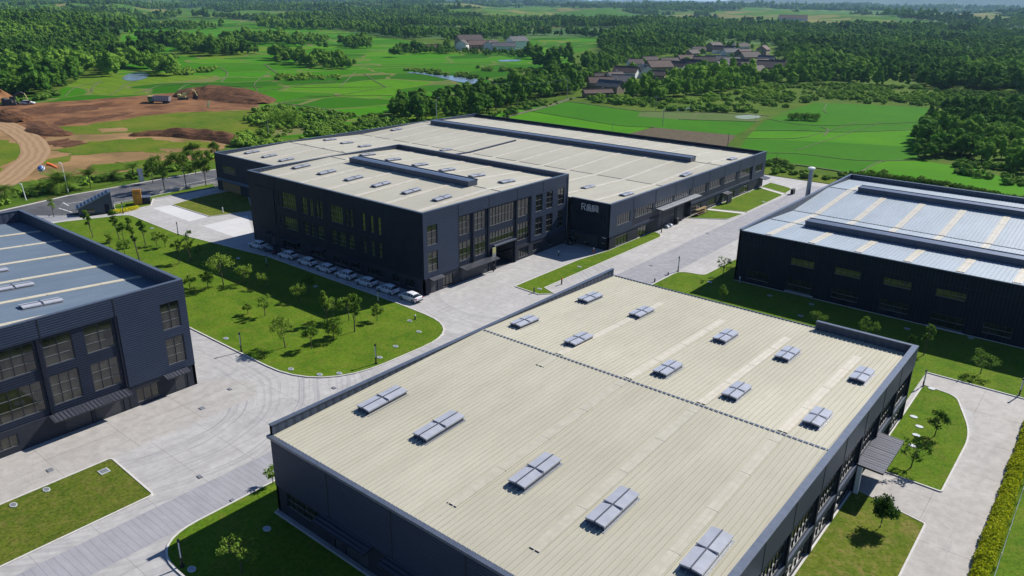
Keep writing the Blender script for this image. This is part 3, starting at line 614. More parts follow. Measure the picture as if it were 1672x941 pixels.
# ================================================================== BUILDINGS
U_Y, N_E = (0, 1), (1, 0)      # a wall facing east (+x) runs along y
U_X, N_S = (1, 0), (0, -1)     # a wall facing south (-y) runs along x
def facade(mb, P0, u, n, a0, a1, z0, z1, ops, m, off=0.0, ret=.35, depth=.22, rev=None):
    """wall skin with real openings: grid of quads, reveals round each hole, returned edges"""
    def P(a, z, d): return (P0[0]+u[0]*a+n[0]*d, P0[1]+u[1]*a+n[1]*d, z)
    flip = (u[0]*n[1]-u[1]*n[0]) > 0
    def q(pts, mm):
        mb.face(pts[::-1] if flip else pts, mm)
    ops = [(max(o[0], a0), min(o[1], a1), max(o[2], z0), min(o[3], z1)) for o in ops if o[0] < a1 and o[1] > a0 and o[2] < z1 and o[3] > z0]
    us = sorted(set([a0, a1]+[o[0] for o in ops]+[o[1] for o in ops])); zs = sorted(set([z0, z1]+[o[2] for o in ops]+[o[3] for o in ops]))
    for i in range(len(us)-1):
        for j in range(len(zs)-1):
            cx, cz = (us[i]+us[i+1])/2, (zs[j]+zs[j+1])/2
            if any(o[0] < cx < o[1] and o[2] < cz < o[3] for o in ops): continue
            q([P(us[i], zs[j], off), P(us[i+1], zs[j], off), P(us[i+1], zs[j+1], off), P(us[i], zs[j+1], off)], m)
    rv = rev or m
    for o in ops:
        b, c, e, f = o
        for p in ([P(b, e, off), P(c, e, off), P(c, e, off-depth), P(b, e, off-depth)], [P(b, f, off), P(b, f, off-depth), P(c, f, off-depth), P(c, f, off)],
                  [P(b, e, off), P(b, e, off-depth), P(b, f, off-depth), P(b, f, off)], [P(c, e, off), P(c, f, off), P(c, f, off-depth), P(c, e, off-depth)]): q(p, rv)
    for p in ([P(a0, z0, off), P(a0, z0, off-ret), P(a1, z0, off-ret), P(a1, z0, off)], [P(a0, z1, off), P(a1, z1, off), P(a1, z1, off-ret), P(a0, z1, off-ret)],
              [P(a0, z0, off), P(a0, z1, off), P(a0, z1, off-ret), P(a0, z0, off-ret)], [P(a1, z0, off), P(a1, z0, off-ret), P(a1, z1, off-ret), P(a1, z1, off)]): q(p, m)
def window(parent, P0, u, n, o, nx, nz, off=0.0, glass='glass', frame='frame', label=None, t=.075):
    a, b, c, d = o; mb = MB(); D0, D1 = off-.2, off-.08
    mb.obox(P0, u, n, a, a+t*1.2, D0, D1+.03, c, d, frame); mb.obox(P0, u, n, b-t*1.2, b, D0, D1+.03, c, d, frame)
    mb.obox(P0, u, n, a+t*1.2, b-t*1.2, D0, D1+.03, c, c+t*1.2, 'frame_pale'); mb.obox(P0, u, n, a+t*1.2, b-t*1.2, D0, D1+.03, d-t*1.2, d, frame)
    for i in range(1, nx): x = a+(b-a)*i/nx; mb.obox(P0, u, n, x-t/2, x+t/2, D0, D1, c+t*1.2, d-t*1.2, frame)
    for j in range(1, nz):
        z = c+(d-c)*j/nz
        for i in range(nx): mb.obox(P0, u, n, a+(b-a)*i/nx+t/2, a+(b-a)*(i+1)/nx-t/2, D0+.005, D1-.01, z-t/2, z+t/2, 'frame_pale')
    w_ = mb.build('window', parent)
    g = MB(); g.obox(P0, u, n, a+.02, b-.02, off-.17, off-.15, c+.02, d-.02, glass)
    p = g.build('pane'); p.data.transform(Matrix.Translation(-Vector(parent['o_']))); p.parent = w_
    if label: w_['label'] = label
    return w_
def loft_roof(mb, prof, x0, x1, m, th=.12):
    n = len(prof)
    for i in range(n-1):
        (ya, za), (yb, zb) = prof[i], prof[i+1]
        mb.face([(x0, ya, za), (x1, ya, za), (x1, yb, zb), (x0, yb, zb)], m)
    for i in (0, n-1):
        y, z = prof[i]; mb.face([(x0, y, z), (x1, y, z), (x1, y, z-th), (x0, y, z-th)][::-1 if i else 1], m)
def ribs(mb, prof, x0, x1, pitch, m, h=.055, w_=.10):
    k_ = int((x1-x0)/pitch)
    for j in range(k_+1):
        x = x0+.15+j*(x1-x0-.3)/k_
        for i in range(len(prof)-1):
            (ya, za), (yb, zb) = prof[i], prof[i+1]
            A = [(x-w_/2, ya, za), (x-w_/5, ya, za+h), (x+w_/5, ya, za+h), (x+w_/2, ya, za)]; B = [(a, yb, c-za+zb) for a, _, c in A]
            for e in range(3): mb.face([A[e], A[e+1], B[e+1], B[e]][::-1], m)
def prof_z(prof, y):
    for i in range(len(prof)-1):
        if prof[i][0] <= y <= prof[i+1][0]:
            t = (y-prof[i][0])/(prof[i+1][0]-prof[i][0]); return prof[i][1]*(1-t)+prof[i+1][1]*t
    return prof[-1][1]
def on_slope(mb, prof, x0, x1, y0, y1, lift, th, m, kind='strip'):
    ys = [y0]+[p[0] for p in prof if y0 < p[0] < y1]+[y1]
    for i in range(len(ys)-1):
        a, b = ys[i], ys[i+1]; za, zb = prof_z(prof, a)+lift, prof_z(prof, b)+lift
        mb.face([(x0, a, za), (x1, a, za), (x1, b, zb), (x0, b, zb)], m)
        mb.face([(x0, a, za-th), (x0, a, za), (x0, b, zb), (x0, b, zb-th)][::-1], m); mb.face([(x1, a, za-th), (x1, a, za), (x1, b, zb), (x1, b, zb-th)], m)
    for y in (y0, y1):
        z = prof_z(prof, y)+lift; mb.face([(x0, y, z-th), (x1, y, z-th), (x1, y, z), (x0, y, z)], m)
def light_strip(parent, prof, x, y0, y1, wd, m):
    mb = MB(); on_slope(mb, prof, x-wd/2, x+wd/2, y0, y1, .07, .07, m)
    y = y0
    while y < y1-1: mb.box(x-wd/2-.02, x+wd/2+.02, y, y+.08, prof_z(prof, y)+.02, prof_z(prof, y)+.085, m); y += 6
    mb.build('roof_light', parent)
def skylight(parent, prof, x, y, wd=1.6, ln=4.4, h=.42):
    z0, z1 = prof_z(prof, y-ln/2), prof_z(prof, y+ln/2)
    def Q(xx, yy, d): return (xx, yy, z0+(z1-z0)*(yy-(y-ln/2))/ln+d)
    mb = MB(); x0, x1, y0, y1 = x-wd/2, x+wd/2, y-ln/2, y+ln/2
    for s_, e_ in (((x0, y0), (x1, y0)), ((x1, y0), (x1, y1)), ((x1, y1), (x0, y1)), ((x0, y1), (x0, y0))): mb.face([Q(*s_, -.2), Q(*e_, -.2), Q(*e_, h), Q(*s_, h)], 'skylight_curb')
    mb.face([Q(x0, y0, h), Q(x1, y0, h), Q(x1, y1, h), Q(x0, y1, h)], 'skylight_curb')
    mb.face([Q(x0-.18, y0-.25, .03), Q(x1+.18, y0-.25, .03), Q(x1+.18, y1+.18, .03), Q(x0-.18, y1+.18, .03)], 'galv')
    s = mb.build('skylight', parent)
    g = MB(); gx, gy = .05, .05
    for i in (0, 1):
        for j in (0, 1):
            a, b = (x0-.06, x-gx) if i == 0 else (x+gx, x1+.06); c, d = (y0-.08, y-gy) if j == 0 else (y+gy, y1+.08)
            mx_ = x-gx if i == 0 else x+gx; ha = (h+.05, h+.13) if i == 0 else (h+.13, h+.05)
            g.face([Q(a, c, ha[0]), Q(b, c, ha[1]), Q(b, d, ha[1]), Q(a, d, ha[0])], 'skylight')
            g.face([Q(a, c, ha[0]-.14), Q(b, c, ha[1]-.14), Q(b, c, ha[1]), Q(a, c, ha[0])], 'skylight')
            e = a if i == 0 else b; he = ha[0] if i == 0 else ha[1]
            g.face([Q(e, c, he-.14), Q(e, c, he), Q(e, d, he), Q(e, d, he-.14)], 'skylight')
    for (a, c, bb, d) in ((x-.06, y0-.1, x+.06, y1+.1), (x0-.08, y-.06, x+.0-.07, y+.06), (x+.07, y-.06, x1+.08, y+.06)): g.face([Q(a, c, h+.16), Q(bb, c, h+.16), Q(bb, d, h+.16), Q(a, d, h+.16)], 'skylight_curb')
    o = g.build('dome'); o.data.transform(Matrix.Translation(-Vector(parent['o_']))); o.parent = s
    return s
def ridge_vent(parent, x0, x1, yc, z, half=1.15, h=.95):
    mb = MB(); mb.box(x0, x1, yc-half, yc+half, z-.35, z+h, 'vent_dark', skip='t')
    mb.box(x0-.05, x1+.05, yc-half-.12, yc-half+.12, z+h-.1, z+h+.05, 'vent_dark'); mb.box(x0-.05, x1+.05, yc+half-.12, yc+half+.12, z+h-.1, z+h+.12, 'vent_dark')
    x = x0+3
    while x < x1-1: mb.box(x-.05, x+.05, yc-half-.05, yc-half-.005, z-.2, z+h-.1, 'vent_dark'); x += 3
    o = mb.build('ridge_vent', parent)
    c = MB(); c.face([(x0, yc-half+.1, z+h-.02), (x1, yc-half+.1, z+h-.02), (x1, yc, z+h+.12), (x0, yc, z+h+.12)], 'vent_top'); c.face([(x0, yc, z+h+.12), (x1, yc, z+h+.12), (x1, yc+half-.1, z+h-.02), (x0, yc+half-.1, z+h-.02)], 'vent_top')
    c.face([(x1-.01, yc-half, z+h-.1), (x1-.01, yc+half, z+h-.1), (x1-.01, yc, z+h+.12)], 'vent_top')
    q = c.build('vent_cap'); q.data.transform(Matrix.Translation(-Vector(parent['o_']))); q.parent = o
def parapet(parent, segs, zt, m_y='parapet_in', m_x='parapet_inx', cop='coping'):
    """segs: (x0,x1,y0,y1,zbottom)"""
    for x0, x1, y0, y1, zb in segs:
        mb = MB(); mb.box(x0, x1, y0, y1, zb, zt-.05, m_x if (x1-x0) > (y1-y0) else m_y); mb.build('parapet', parent)
        c = MB(); lx = (x1-x0) > (y1-y0); c.box(x0-(.07 if not lx else -.08), x1+(.07 if not lx else -.08), y0-.07, y1+.07, zt-.05, zt+(.03 if not lx else .025), cop); c.build('coping', parent)
def seams(mb, P0, u, n, poss, z0, z1, off, m='seam', w_=.09):
    for a in poss: mb.obox(P0, u, n, a-w_/2, a+w_/2, off+.004, off+.03, z0, z1, m)
def canopy(parent, P0, u, n, a0, a1, z, d, m='awning', th=.14, drop=.25):
    mb = MB()
    def P(a, dd, zz): return (P0[0]+u[0]*a+n[0]*dd, P0[1]+u[1]*a+n[1]*dd, zz)
    for zz, s_ in ((0, 1), (-th, -1)):
        p = [P(a0, .02, z+zz), P(a0, d, z-drop+zz), P(a1, d, z-drop+zz), P(a1, .02, z+zz)]; mb.face(p, m)
    mb.face([P(a0, d, z-drop), P(a1, d, z-drop), P(a1, d, z-drop-th), P(a0, d, z-drop-th)], 'frame')
    for a in (a0, a1): mb.face([P(a, .02, z), P(a, d, z-drop), P(a, d, z-drop-th), P(a, .02, z-th)], 'frame')
    k_ = int((a1-a0)/.45)
    for i in range(k_+1):
        a = a0+i*(a1-a0)/k_; b = .03
        mb.face([P(a-b, .03, z+.03), P(a-b, d, z-drop+.03), P(a+b, d, z-drop+.03), P(a+b, .03, z+.03)], m)
    mb.build('canopy', parent)
def downpipe(parent, x, y, z0, z1):
    mb = MB(); mb.tube([(x, y, z0), (x, y, z1)], [.06, .06], 'coping', 6); mb.build('downpipe', parent)
def shutter(parent, P0, u, n, o, off=0., label=None, m='shutter'):
    mb = MB(); mb.obox(P0, u, n, o[0]+.05, o[1]-.05, off-.18, off-.1, o[2], o[3]-.02, m); mb.obox(P0, u, n, o[0], o[1], off-.2, off-.04, o[3]-.02, o[3]+.15, 'frame')
    s = mb.build('shutter_door', parent)
    if label: s['label'] = label
def coped(a, b, sp=.0): return a

# ---------------------------------------------------------------- office block with the parked cars (A)
def three_storey(name, label, X0, X1, Y0, Y1, prof, roof_m, cat, south=True, mirrored=False, strips=(), skyl=(), strip_m='strip_pale', ribp=None, vent=None):
    b = building(name, label, cat, ((X0+X1)/2, (Y0+Y1)/2, 0))
    ZT = 13.8
    wall, clad = MB(), MB(); sm = wall
    # east front
    P0 = (X1, Y1 if mirrored else Y0); u = (0, -1) if mirrored else (0, 1); n = (1, 0)
    L = Y1-Y0
    base = Y0
    def wa(y): return y-81.3          # window table is measured along the front from the outer corner
    up = [(82.2, 84.5, 8.2, 11.5, 2, 3), (82.2, 84.5, 3.7, 7.1, 2, 3)]
    mid = [(89.75, 92.7, 8.15, 11.4, 3, 3), (93.6, 96.6, 8.15, 11.4, 3, 3), (97.6, 104.4, 8.15, 11.4, 8, 2), (105.3, 108.7, 8.15, 11.4, 3, 2), (89.75, 92.8, 3.6, 7.0, 3, 3), (93.7, 96.7, 3.6, 7.0, 3, 3), (97.6, 104.4, 4.9, 7.0, 8, 2), (105.3, 108.7, 3.7, 7.0, 4, 3)]
    rt = [(110.3, 112.4, 8.2, 11.45, 2, 3), (113.6, 115.6, 8.2, 11.45, 2, 3), (117.3, 119.3, 8.2, 11.45, 2, 3), (110.3, 112.5, 3.6, 7.1, 2, 3), (113.7, 115.7, 3.6, 7.1, 2, 3), (117.3, 119.3, 3.6, 7.1, 2, 3)]
    if mirrored:
        mid = [(89.9, 93.0, 8.2, 11.4, 2, 3), (94.2, 97.2, 8.2, 11.4, 2, 3), (97.95, 104.4, 8.2, 11.4, 6, 3), (89.9, 93.0, 3.55, 6.95, 3, 3), (94.2, 97.2, 3.6, 7.1, 3, 3), (97.95, 104.4, 3.5, 7.0, 6, 3), (105.3, 108.7, 8.2, 11.4, 3, 3), (105.3, 108.7, 3.6, 7.0, 3, 3)]
    gr = [(85.6, 88.1, .15, 2.2, 3, 1), (105.6, 108.6, .4, 2.2, 4, 1), (109.9, 112.2, .7, 2.1, 3, 1), (114, 116.2, .7, 2.1, 3, 1)]
    doors = [(82.8, 84.4, 0, 2.15), (90.2, 97.2, 0, 2.1)]
    if mirrored: gr = [(86, 88.7, .4, 2.2, 3, 1), (101.2, 103.6, .7, 2.1, 3, 1), (106, 109, .5, 2.1, 4, 1)]; doors = [(82.4, 84.0, 0, 2.2), (90.2, 93.4, 0, 2.1), (93.8, 96.6, 0, 2.1)]
    gate = (98.9, 104.2, 0, 4.3)
    def A_(o): return (wa(o[0]), wa(o[1]), o[2], o[3])
    up_a = [A_(o) for o in up]; mid_a = [A_(o) for o in mid]; rt_a = [A_(o) for o in rt]; gr_a = [A_(o) for o in gr]; dr_a = [A_(o) for o in doors]; ga = A_(gate)
    e1, e2 = wa(89.35), wa(109.1)
    facade(clad, P0, u, n, 0, e1, 2.75, ZT-.05, up_a, 'siding', .1)
    facade(clad, P0, u, n, e1, e2, 11.65, ZT-.05, [], 'siding', .1)
    facade(clad, P0, u, n, e2, L, 2.75, ZT-.05, rt_a, 'siding', .1)
    holes = [] if mirrored else [ga]
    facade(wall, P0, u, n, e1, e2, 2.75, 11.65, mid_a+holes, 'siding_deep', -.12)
    facade(wall, P0, u, n, 0, L, 0, 2.75, gr_a+dr_a+holes, 'panel_base', 0)
    pil = [wa(x) for x in (89.5, 93.15, 97.15, 104.85, 108.95)]
    if mirrored: pil = [wa(x) for x in (89.5, 97.55, 104.85, 108.95)]
    for a in pil:
        wall.obox(P0, u, n, a-.16, a+.16, -.12, .06, 2.8, 11.6, 'panel')
    seams(sm, P0, u, n, [wa(x) for x in (89.5, 97.2, 104.9, 112.55)], 11.7, ZT-.1, .1); seams(sm, P0, u, n, [wa(x) for x in (89.5, 112.55)], 0, 11.6, .1 if 0 else .0)
    # south or north flank towards the lawn
    if south:
        Q0 = (X0, Y0); su, sn = (1, 0), (0, -1)
        def wx(x): return x+132.1
        sw = [(-122.6, -122.2, 8.3, 11.4, 1, 3), (-121.4, -117.2, 8.4, 11.35, 6, 3), (-115.3, -113.8, 8.3, 11.35, 2, 3), (-113.1, -112.1, 8.3, 11.35, 2, 3), (-111.2, -110.5, 8.3, 11.35, 1, 3), (-110.2, -109.5, 8.3, 11.35, 1, 3), (-107.2, -103.8, 8.3, 11.35, 5, 3), (-102.95, -102.4, 8.3, 11.35, 1, 3), (-101.85, -101.25, 8.3, 11.35, 1, 3),
              (-122.6, -122.2, 4.4, 6.8, 1, 3), (-121.3, -117.2, 4.4, 6.7, 6, 3), (-115.3, -113.8, 4.4, 6.8, 2, 3), (-113.2, -112.1, 4.4, 6.8, 2, 3), (-111.2, -109.4, 4.4, 6.8, 3, 3), (-107.3, -105.8, 4.3, 6.8, 2, 3), (-105.4, -103.4, 4.3, 6.8, 3, 3), (-102.7, -101.0, 4.3, 6.8, 2, 3)]
        sw += [(x, x+.85, a, b_, 1, 3) for x in (-98.8, -96.7, -94.85) for a, b_ in ((8.3, 11.3), (4.3, 6.9))]
        sg = [(-122.2, -117, .5, 2.0, 5, 1), (-113.8, -109.7, .7, 1.9, 4, 1), (-107.3, -103.4, .6, 2.0, 4, 1), (-102.5, -100, .7, 2.1, 2, 1), (-98.2, -94.3, .6, 2.0, 4, 1), (-91.8, -90.0, .7, 2.1, 2, 1), (-88.6, -86.6, .7, 2.1, 2, 1)]
        sd = [(-126.7, -124.9, 0, 2.3)]
        T = lambda o: (wx(o[0]), wx(o[1]), o[2], o[3])
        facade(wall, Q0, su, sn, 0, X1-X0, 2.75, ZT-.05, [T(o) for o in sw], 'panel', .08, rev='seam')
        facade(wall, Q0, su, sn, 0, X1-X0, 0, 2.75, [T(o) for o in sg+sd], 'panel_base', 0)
        seams(sm, Q0, su, sn, [wx(x) for x in (-123.4, -116.6, -108.6, -101.0, -93.8)], 2.8, ZT-.1, .08)
        sm.obox(Q0, su, sn, .1, X1-X0-.1, .085, .1, 7.5, 7.56, 'seam')
        wall.obox(Q0, su, sn, wx(-130.4), wx(-123.9), .08, .16, 4.5, 11.4, 'panel')
    else:
        Q0 = (X0, Y0); su, sn = (1, 0), (0, -1); facade(wall, Q0, su, sn, 0, X1-X0, 0, ZT-.05, [], 'panel', 0); sw = sg = sd = []; T = None
    W0 = (X0, Y0)
    facade(wall, W0, (0, 1), (-1, 0), 0, L, 0, ZT-.05, [], 'panel', 0)
    facade(wall, (X0, Y1), (1, 0), (0, 1), 0, X1-X0, 0, ZT-.05, [], 'panel', 0)
    wall.build('wall', b); clad.build('cladding', b);
    for tbl, off in ((up, .1), (rt, .1), (mid, -.12), (gr, 0.)):
        for o in tbl: window(b, P0, u, n, A_(o), o[4], o[5], off)
    for o in sw: window(b, Q0, su, sn, T(o), o[4], o[5], .08, 'glass_olive_reflect')
    for o in sg: window(b, Q0, su, sn, T(o), o[4], o[5], 0)
    for o in doors: shutter(b, P0, u, n, A_(o))
    for o in sd: shutter(b, Q0, su, sn, T(o))
    if south:
        for x0_, x1_ in ((-127.2, -124.4), (-122.6, -116.6), (-114.2, -109.4), (-102.9, -99.6)): canopy(b, Q0, su, sn, wx(x0_), wx(x1_), 2.6, .9, 'panel_base')
    canopy(b, P0, u, n, wa(82.4), wa(85.3), 2.75, 1.0)
    canopy(b, P0, u, n, wa(89.7), wa(98.5) if not mirrored else wa(98), 2.75, 1.5)
    if not mirrored:
        v = MB(); a, c = ga[0], ga[1]     # the drive-in hall behind the gate
        for pts in ([(X1-.3, Y0+a, 0.01), (X1-8, Y0+a, 0.01), (X1-8, Y0+a, 4.3), (X1-.3, Y0+a, 4.3)], [(X1-.3, Y0+c, 0.01), (X1-8, Y0+c, 0.01), (X1-8, Y0+c, 4.3), (X1-.3, Y0+c, 4.3)], [(X1-8, Y0+a, 0.01), (X1-8, Y0+c, 0.01), (X1-8, Y0+c, 4.3), (X1-8, Y0+a, 4.3)],
                    [(X1-.3, Y0+a, 4.3), (X1-8, Y0+a, 4.3), (X1-8, Y0+c, 4.3), (X1-.3, Y0+c, 4.3)], [(X1, Y0+a, .012), (X1-8, Y0+a, .012), (X1-8, Y0+c, .012), (X1, Y0+c, .012)]): v.face(pts, 'void')
        v.box(X1-7.8, X1-7.6, Y0+a+1, Y0+a+4.2, 0.02, 2.4, 'shutter'); v.build('gate_hall', b)
        f = MB(); f.obox(P0, u, n, ga[0]-.35, ga[0], -.1, .25, 0, 4.5, 'panel'); f.obox(P0, u, n, ga[1], ga[1]+.35, -.1, .25, 0, 4.5, 'panel'); f.obox(P0, u, n, ga[0]-.35, ga[1]+.35, -.1, .3, 4.3, 4.55, 'coping'); f.build('gate_frame', b)
        downpipe(b, X1+.18, Y1-.25, 0, ZT-.3)
    # roof
    rx0, rx1 = X0+.32, X1-.32
    pr = [(max(p[0], Y0+.32) if i == 0 else (min(p[0], Y1-.32) if i == len(prof)-1 else p[0]), p[1]) for i, p in enumerate(prof)]
    rf = MB(); loft_roof(rf, pr, rx0, rx1, roof_m)
    if ribp: ribs(rf, pr, rx0, rx1, ribp, roof_m, .05, .09)
    rf.build('roof', b)
    parapet(b, [(X0+.02, X0+.32, Y0+.02, Y1-.02, 11.7), (X1-.32, X1-.02, Y0+.02, Y1-.02, 11.72), (X0+.33, X1-.33, Y0+.02, Y0+.32, 11.7), (X0+.33, X1-.33, Y1-.32, Y1-.02, 11.7)], ZT)
    for x, y0, y1, wd in strips: light_strip(b, pr, x, y0, y1, wd, strip_m)
    for s_ in skyl: skylight(b, pr, *s_)
    return b, pr
blockA, prA = three_storey('office_block', 'dark navy three storey block with sand roof and cars along its shaded side', -132.1, -84.3, 81.3, 120.7,
    [(81.3, 12.95), (101.0, 13.7), (120.7, 12.8)], 'roof_sand', 'industrial building',
    strips=[(x, 82.5, 119.5, 1.1) for x in (-126.2, -118.4, -110.6, -103.0, -95.2, -87.6)],
    skyl=[(x, y, 1.25, 3.5, .28) for x in (-128.9, -120.8, -112.8, -105.2, -97.3, -89.8) for y in (91.4, 108.6)])
ridge_vent(blockA, -124.2, -91.4, 101.0, 13.7, 1.2, .95)
j = MB(); j.box(-91.3, -84.7, 100.95, 101.07, 13.7, 13.76, 'joint'); j.box(-131.6, -124.3, 100.95, 101.07, 13.7, 13.76, 'joint'); j.build('ridge_joint', blockA)
blockB, prB = three_storey('office_block', 'dark navy three storey block with slate blue roof and buff bands at the left edge', -132.0, -83.8, -1.0, 41.5,
    [(-1, 12.0), (20.2, 13.3), (41.5, 11.9)], 'roof_navy', 'industrial building', south=False, mirrored=True,
    strips=[(x, 0.2, 41.1, .75) for x in (-124.2, -117.0, -109.2, -101.2, -93.6, -86.4)], strip_m='strip_buff', ribp=.62,
    skyl=[(-98.5, 28.5, 1.3, 4.0, .22), (-106.5, 28.5, 1.3, 4.0, .22), (-90.5, 28.5, 1.3, 4.0, .22), (-98.5, 12, 1.3, 4.0, .22)])

# ---------------------------------------------------------------- large warehouse behind (R)
def warehouse_R():
    X0, X1, YS, Y0, Y1, ZT = -176.2, -74.9, 99.9, 121.4, 196.2, 9.2
    b = building('warehouse', 'very large low warehouse with sand roof and a lettered sign beside the courtyard', 'industrial building', (-120, 160, 0))
    wall, clad = MB(), MB(); sm = wall; P0 = (X1, Y0); u, n = (0, 1), (1, 0); T = lambda o: (o[0]-Y0, o[1]-Y0, o[2], o[3]); L = Y1-Y0
    up = [(124, 128.9, 4.45, 6.5, 6, 1), (131.2, 138.2, 4.5, 6.45, 8, 1), (139.4, 146.9, 5.15, 6.45, 8, 1), (147.6, 154.4, 5.15, 6.45, 8, 1), (155.7, 162.5, 4.5, 6.45, 8, 1), (164.3, 170.5, 4.5, 6.45, 7, 1), (172.4, 179.0, 4.5, 6.45, 8, 1), (181, 187.7, 4.5, 6.45, 8, 1), (190, 194.6, 4.5, 6.45, 5, 1)]
    gr = [(124, 128.5, .25, 2.2, 4, 1), (132.4, 135.9, .1, 2.3, 3, 1), (156, 160.6, .1, 2.2, 4, 2), (164.3, 168.6, .5, 2.2, 4, 1), (175.0, 178.6, .3, 2.2, 3, 1), (182, 187, .3, 2.2, 4, 1)]
    drs = [(140.8, 147.9, 0, 4.2), (148.9, 152.2, 0, 4.2), (171.6, 173.6, 0, 2.2)]; gate = (152.4, 155.2, 0, 4.2)
    zones = [(0, T((129.9, 0, 0, 0))[0], 'siding', .1)]
    edges = [121.4, 129.9, 138.7, 155.2, 188.2, 196.2]
    facade(clad, P0, u, n, 0, edges[1]-Y0, 2.6, ZT-.05, [T(o) for o in up], 'siding', .1)
    facade(clad, P0, u, n, edges[1]-Y0, edges[4]-Y0, 6.5, ZT-.05, [], 'siding', .1)
    facade(clad, P0, u, n, edges[4]-Y0, L, 2.6, ZT-.05, [T(o) for o in up], 'siding', .1)
    facade(clad, P0, u, n, edges[1]-Y0, edges[2]-Y0, 2.6, 3.15, [], 'siding', .1); facade(clad, P0, u, n, edges[3]-Y0, edges[4]-Y0, 2.6, 3.15, [], 'siding', .1)
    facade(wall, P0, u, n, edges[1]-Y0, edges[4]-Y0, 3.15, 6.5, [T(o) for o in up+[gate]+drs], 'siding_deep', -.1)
    facade(wall, P0, u, n, 0, L, 0, 2.6, [T(o) for o in gr+drs+[gate]], 'panel_base', 0)
    facade(wall, P0, u, n, edges[2]-Y0, edges[3]-Y0, 2.6, 3.15, [T(o) for o in drs+[gate]], 'panel_base', 0)
    seams(sm, P0, u, n, [x-Y0 for x in (129.9, 138.7, 147.3, 155.2, 163.4, 171.6, 179.9, 188.2)], 6.55, ZT-.1, .1); seams(sm, P0, u, n, [x-Y0 for x in (129.9, 163.4, 171.6, 179.9, 188.2)], 2.7, 6.5, .1 if 0 else .08)
    # wall with the sign
    facade(wall, (-84.0, Y0), (1, 0), (0, -1), 0, 9.1, 0, ZT-.05, [(.9, 6.6, 0, 2.6)], 'panel', 0)
    wall.obox((-84.0, Y0), (1, 0), (0, -1), 1.2, 7.6, .02, .1, 4.6, 6.5, 'panel')
    facade(wall, (X0, YS), (1, 0), (0, -1), 0, 44.0, 0, ZT-.05, [(2, 10, 0, 2.6), (3, 8.5, 4.6, 6.4), (14, 19, 4.6, 6.4)], 'panel_base', 0)
    facade(wall, (X0, YS), (0, 1), (-1, 0), 0, Y1-YS, 0, ZT-.05, [], 'panel', 0); facade(wall, (X0, Y1), (1, 0), (0, 1), 0, X1-X0, 0, ZT-.05, [], 'panel', 0)
    facade(wall, (-132.2, YS), (0, 1), (1, 0), 0, 21.5, 0, ZT-.05, [], 'panel', 0)
    wall.build('wall', b); clad.build('cladding', b);
    for o in up: window(b, P0, u, n, T(o), o[4], o[5], .1 if (o[0] < 129 or o[0] > 189) else -.1, frame='frame_pale')
    for o in gr: window(b, P0, u, n, T(o), o[4], o[5], 0, frame='frame_pale')
    window(b, (X0, YS), (1, 0), (0, -1), (3, 8.5, 4.6, 6.4), 6, 2, 0, 'glass_olive_reflect'); window(b, (X0, YS), (1, 0), (0, -1), (14, 19, 4.6, 6.4), 6, 2, 0, 'glass_olive_reflect')
    for o in drs: shutter(b, P0, u, n, T(o))
    shutter(b, (X0, YS), (1, 0), (0, -1), (2, 10, 0, 2.6), 0, 'timber coloured loading door', 'timber')
    shutter(b, (-84.0, Y0), (1, 0), (0, -1), (.9, 6.6, 0, 2.6))
    v = MB()
    for pts in ([(X1-.3, 152.4, .01), (X1-7, 152.4, .01), (X1-7, 152.4, 4.2), (X1-.3, 152.4, 4.2)], [(X1-.3, 155.2, .01), (X1-7, 155.2, .01), (X1-7, 155.2, 4.2), (X1-.3, 155.2, 4.2)], [(X1-7, 152.4, .01), (X1-7, 155.2, .01), (X1-7, 155.2, 4.2), (X1-7, 152.4, 4.2)], [(X1-.2, 152.4, 4.2), (X1-7, 152.4, 4.2), (X1-7, 155.2, 4.2), (X1-.2, 155.2, 4.2)], [(X1, 152.4, .012), (X1-7, 152.4, .012), (X1-7, 155.2, .012), (X1, 155.2, .012)]): v.face(pts, 'void')
    v.build('gate_hall', b)
    canopy(b, P0, u, n, 139.2-Y0, 157.0-Y0, 4.95, 1.7, 'galv', .22, .12); canopy(b, P0, u, n, 171.2-Y0, 174.2-Y0, 2.65, 1.5); canopy(b, P0, u, n, 193.6-Y0, 196.9-Y0, 2.65, 1.7)
    canopy(b, (-84.0, Y0), (1, 0), (0, -1), .6, 7.0, 2.9, 1.4)
    canopy(b, (X0, YS), (1, 0), (0, -1), 1, 40, 3.1, 1.0, 'galv')
    for q, yy in (('post', 139.5),): 
        mb = MB(); mb.box(X1+1.45, X1+1.6, 139.5, 139.65, 0, 4.7, 'frame'); mb.build('canopy_post', b)
    mb = MB(); mb.box(X1+1.2, X1+1.5, 171.5, 173.9, 0, 2.3, 'panel_base'); mb.build('porch_screen', b)
    # lettering on the wall by the courtyard: R, a stacked character, an upright stroke and an enclosed character
    s = MB()
    def st(x0, z0, x1, z1, t=.13):
        t *= .75
        a, c = Vector((x0, z0)), Vector((x1, z1)); d = (c-a).normalized(); q = Vector((-d.y, d.x))*t/2; a = a-d*t*.3; c = c+d*t*.3
        for yy, o in ((Y0-.22, 1),):
            F = [(a.x-q.x, yy, a.y-q.y), (c.x-q.x, yy, c.y-q.y), (c.x+q.x, yy, c.y+q.y), (a.x+q.x, yy, a.y+q.y)]; Bk = [(x, yy+.12, z) for x, _, z in F]
            s.face(F, 'white_sign')
            for i in range(4): s.face([F[i], Bk[i], Bk[(i+1) % 4], F[(i+1) % 4]], 'white_sign')
    x, z, S = -81.25, 7.2, 1.2
    for p in ((0, 0, 0, 1), (0, 1, .5, 1), (.5, 1, .62, .86), (.62, .86, .62, .66), (.62, .66, .5, .54), (.5, .54, 0, .54), (.32, .54, .66, 0)): st(x+p[0]*S, z+p[1]*S, x+p[2]*S, z+p[3]*S, .17)
    x += 1.02
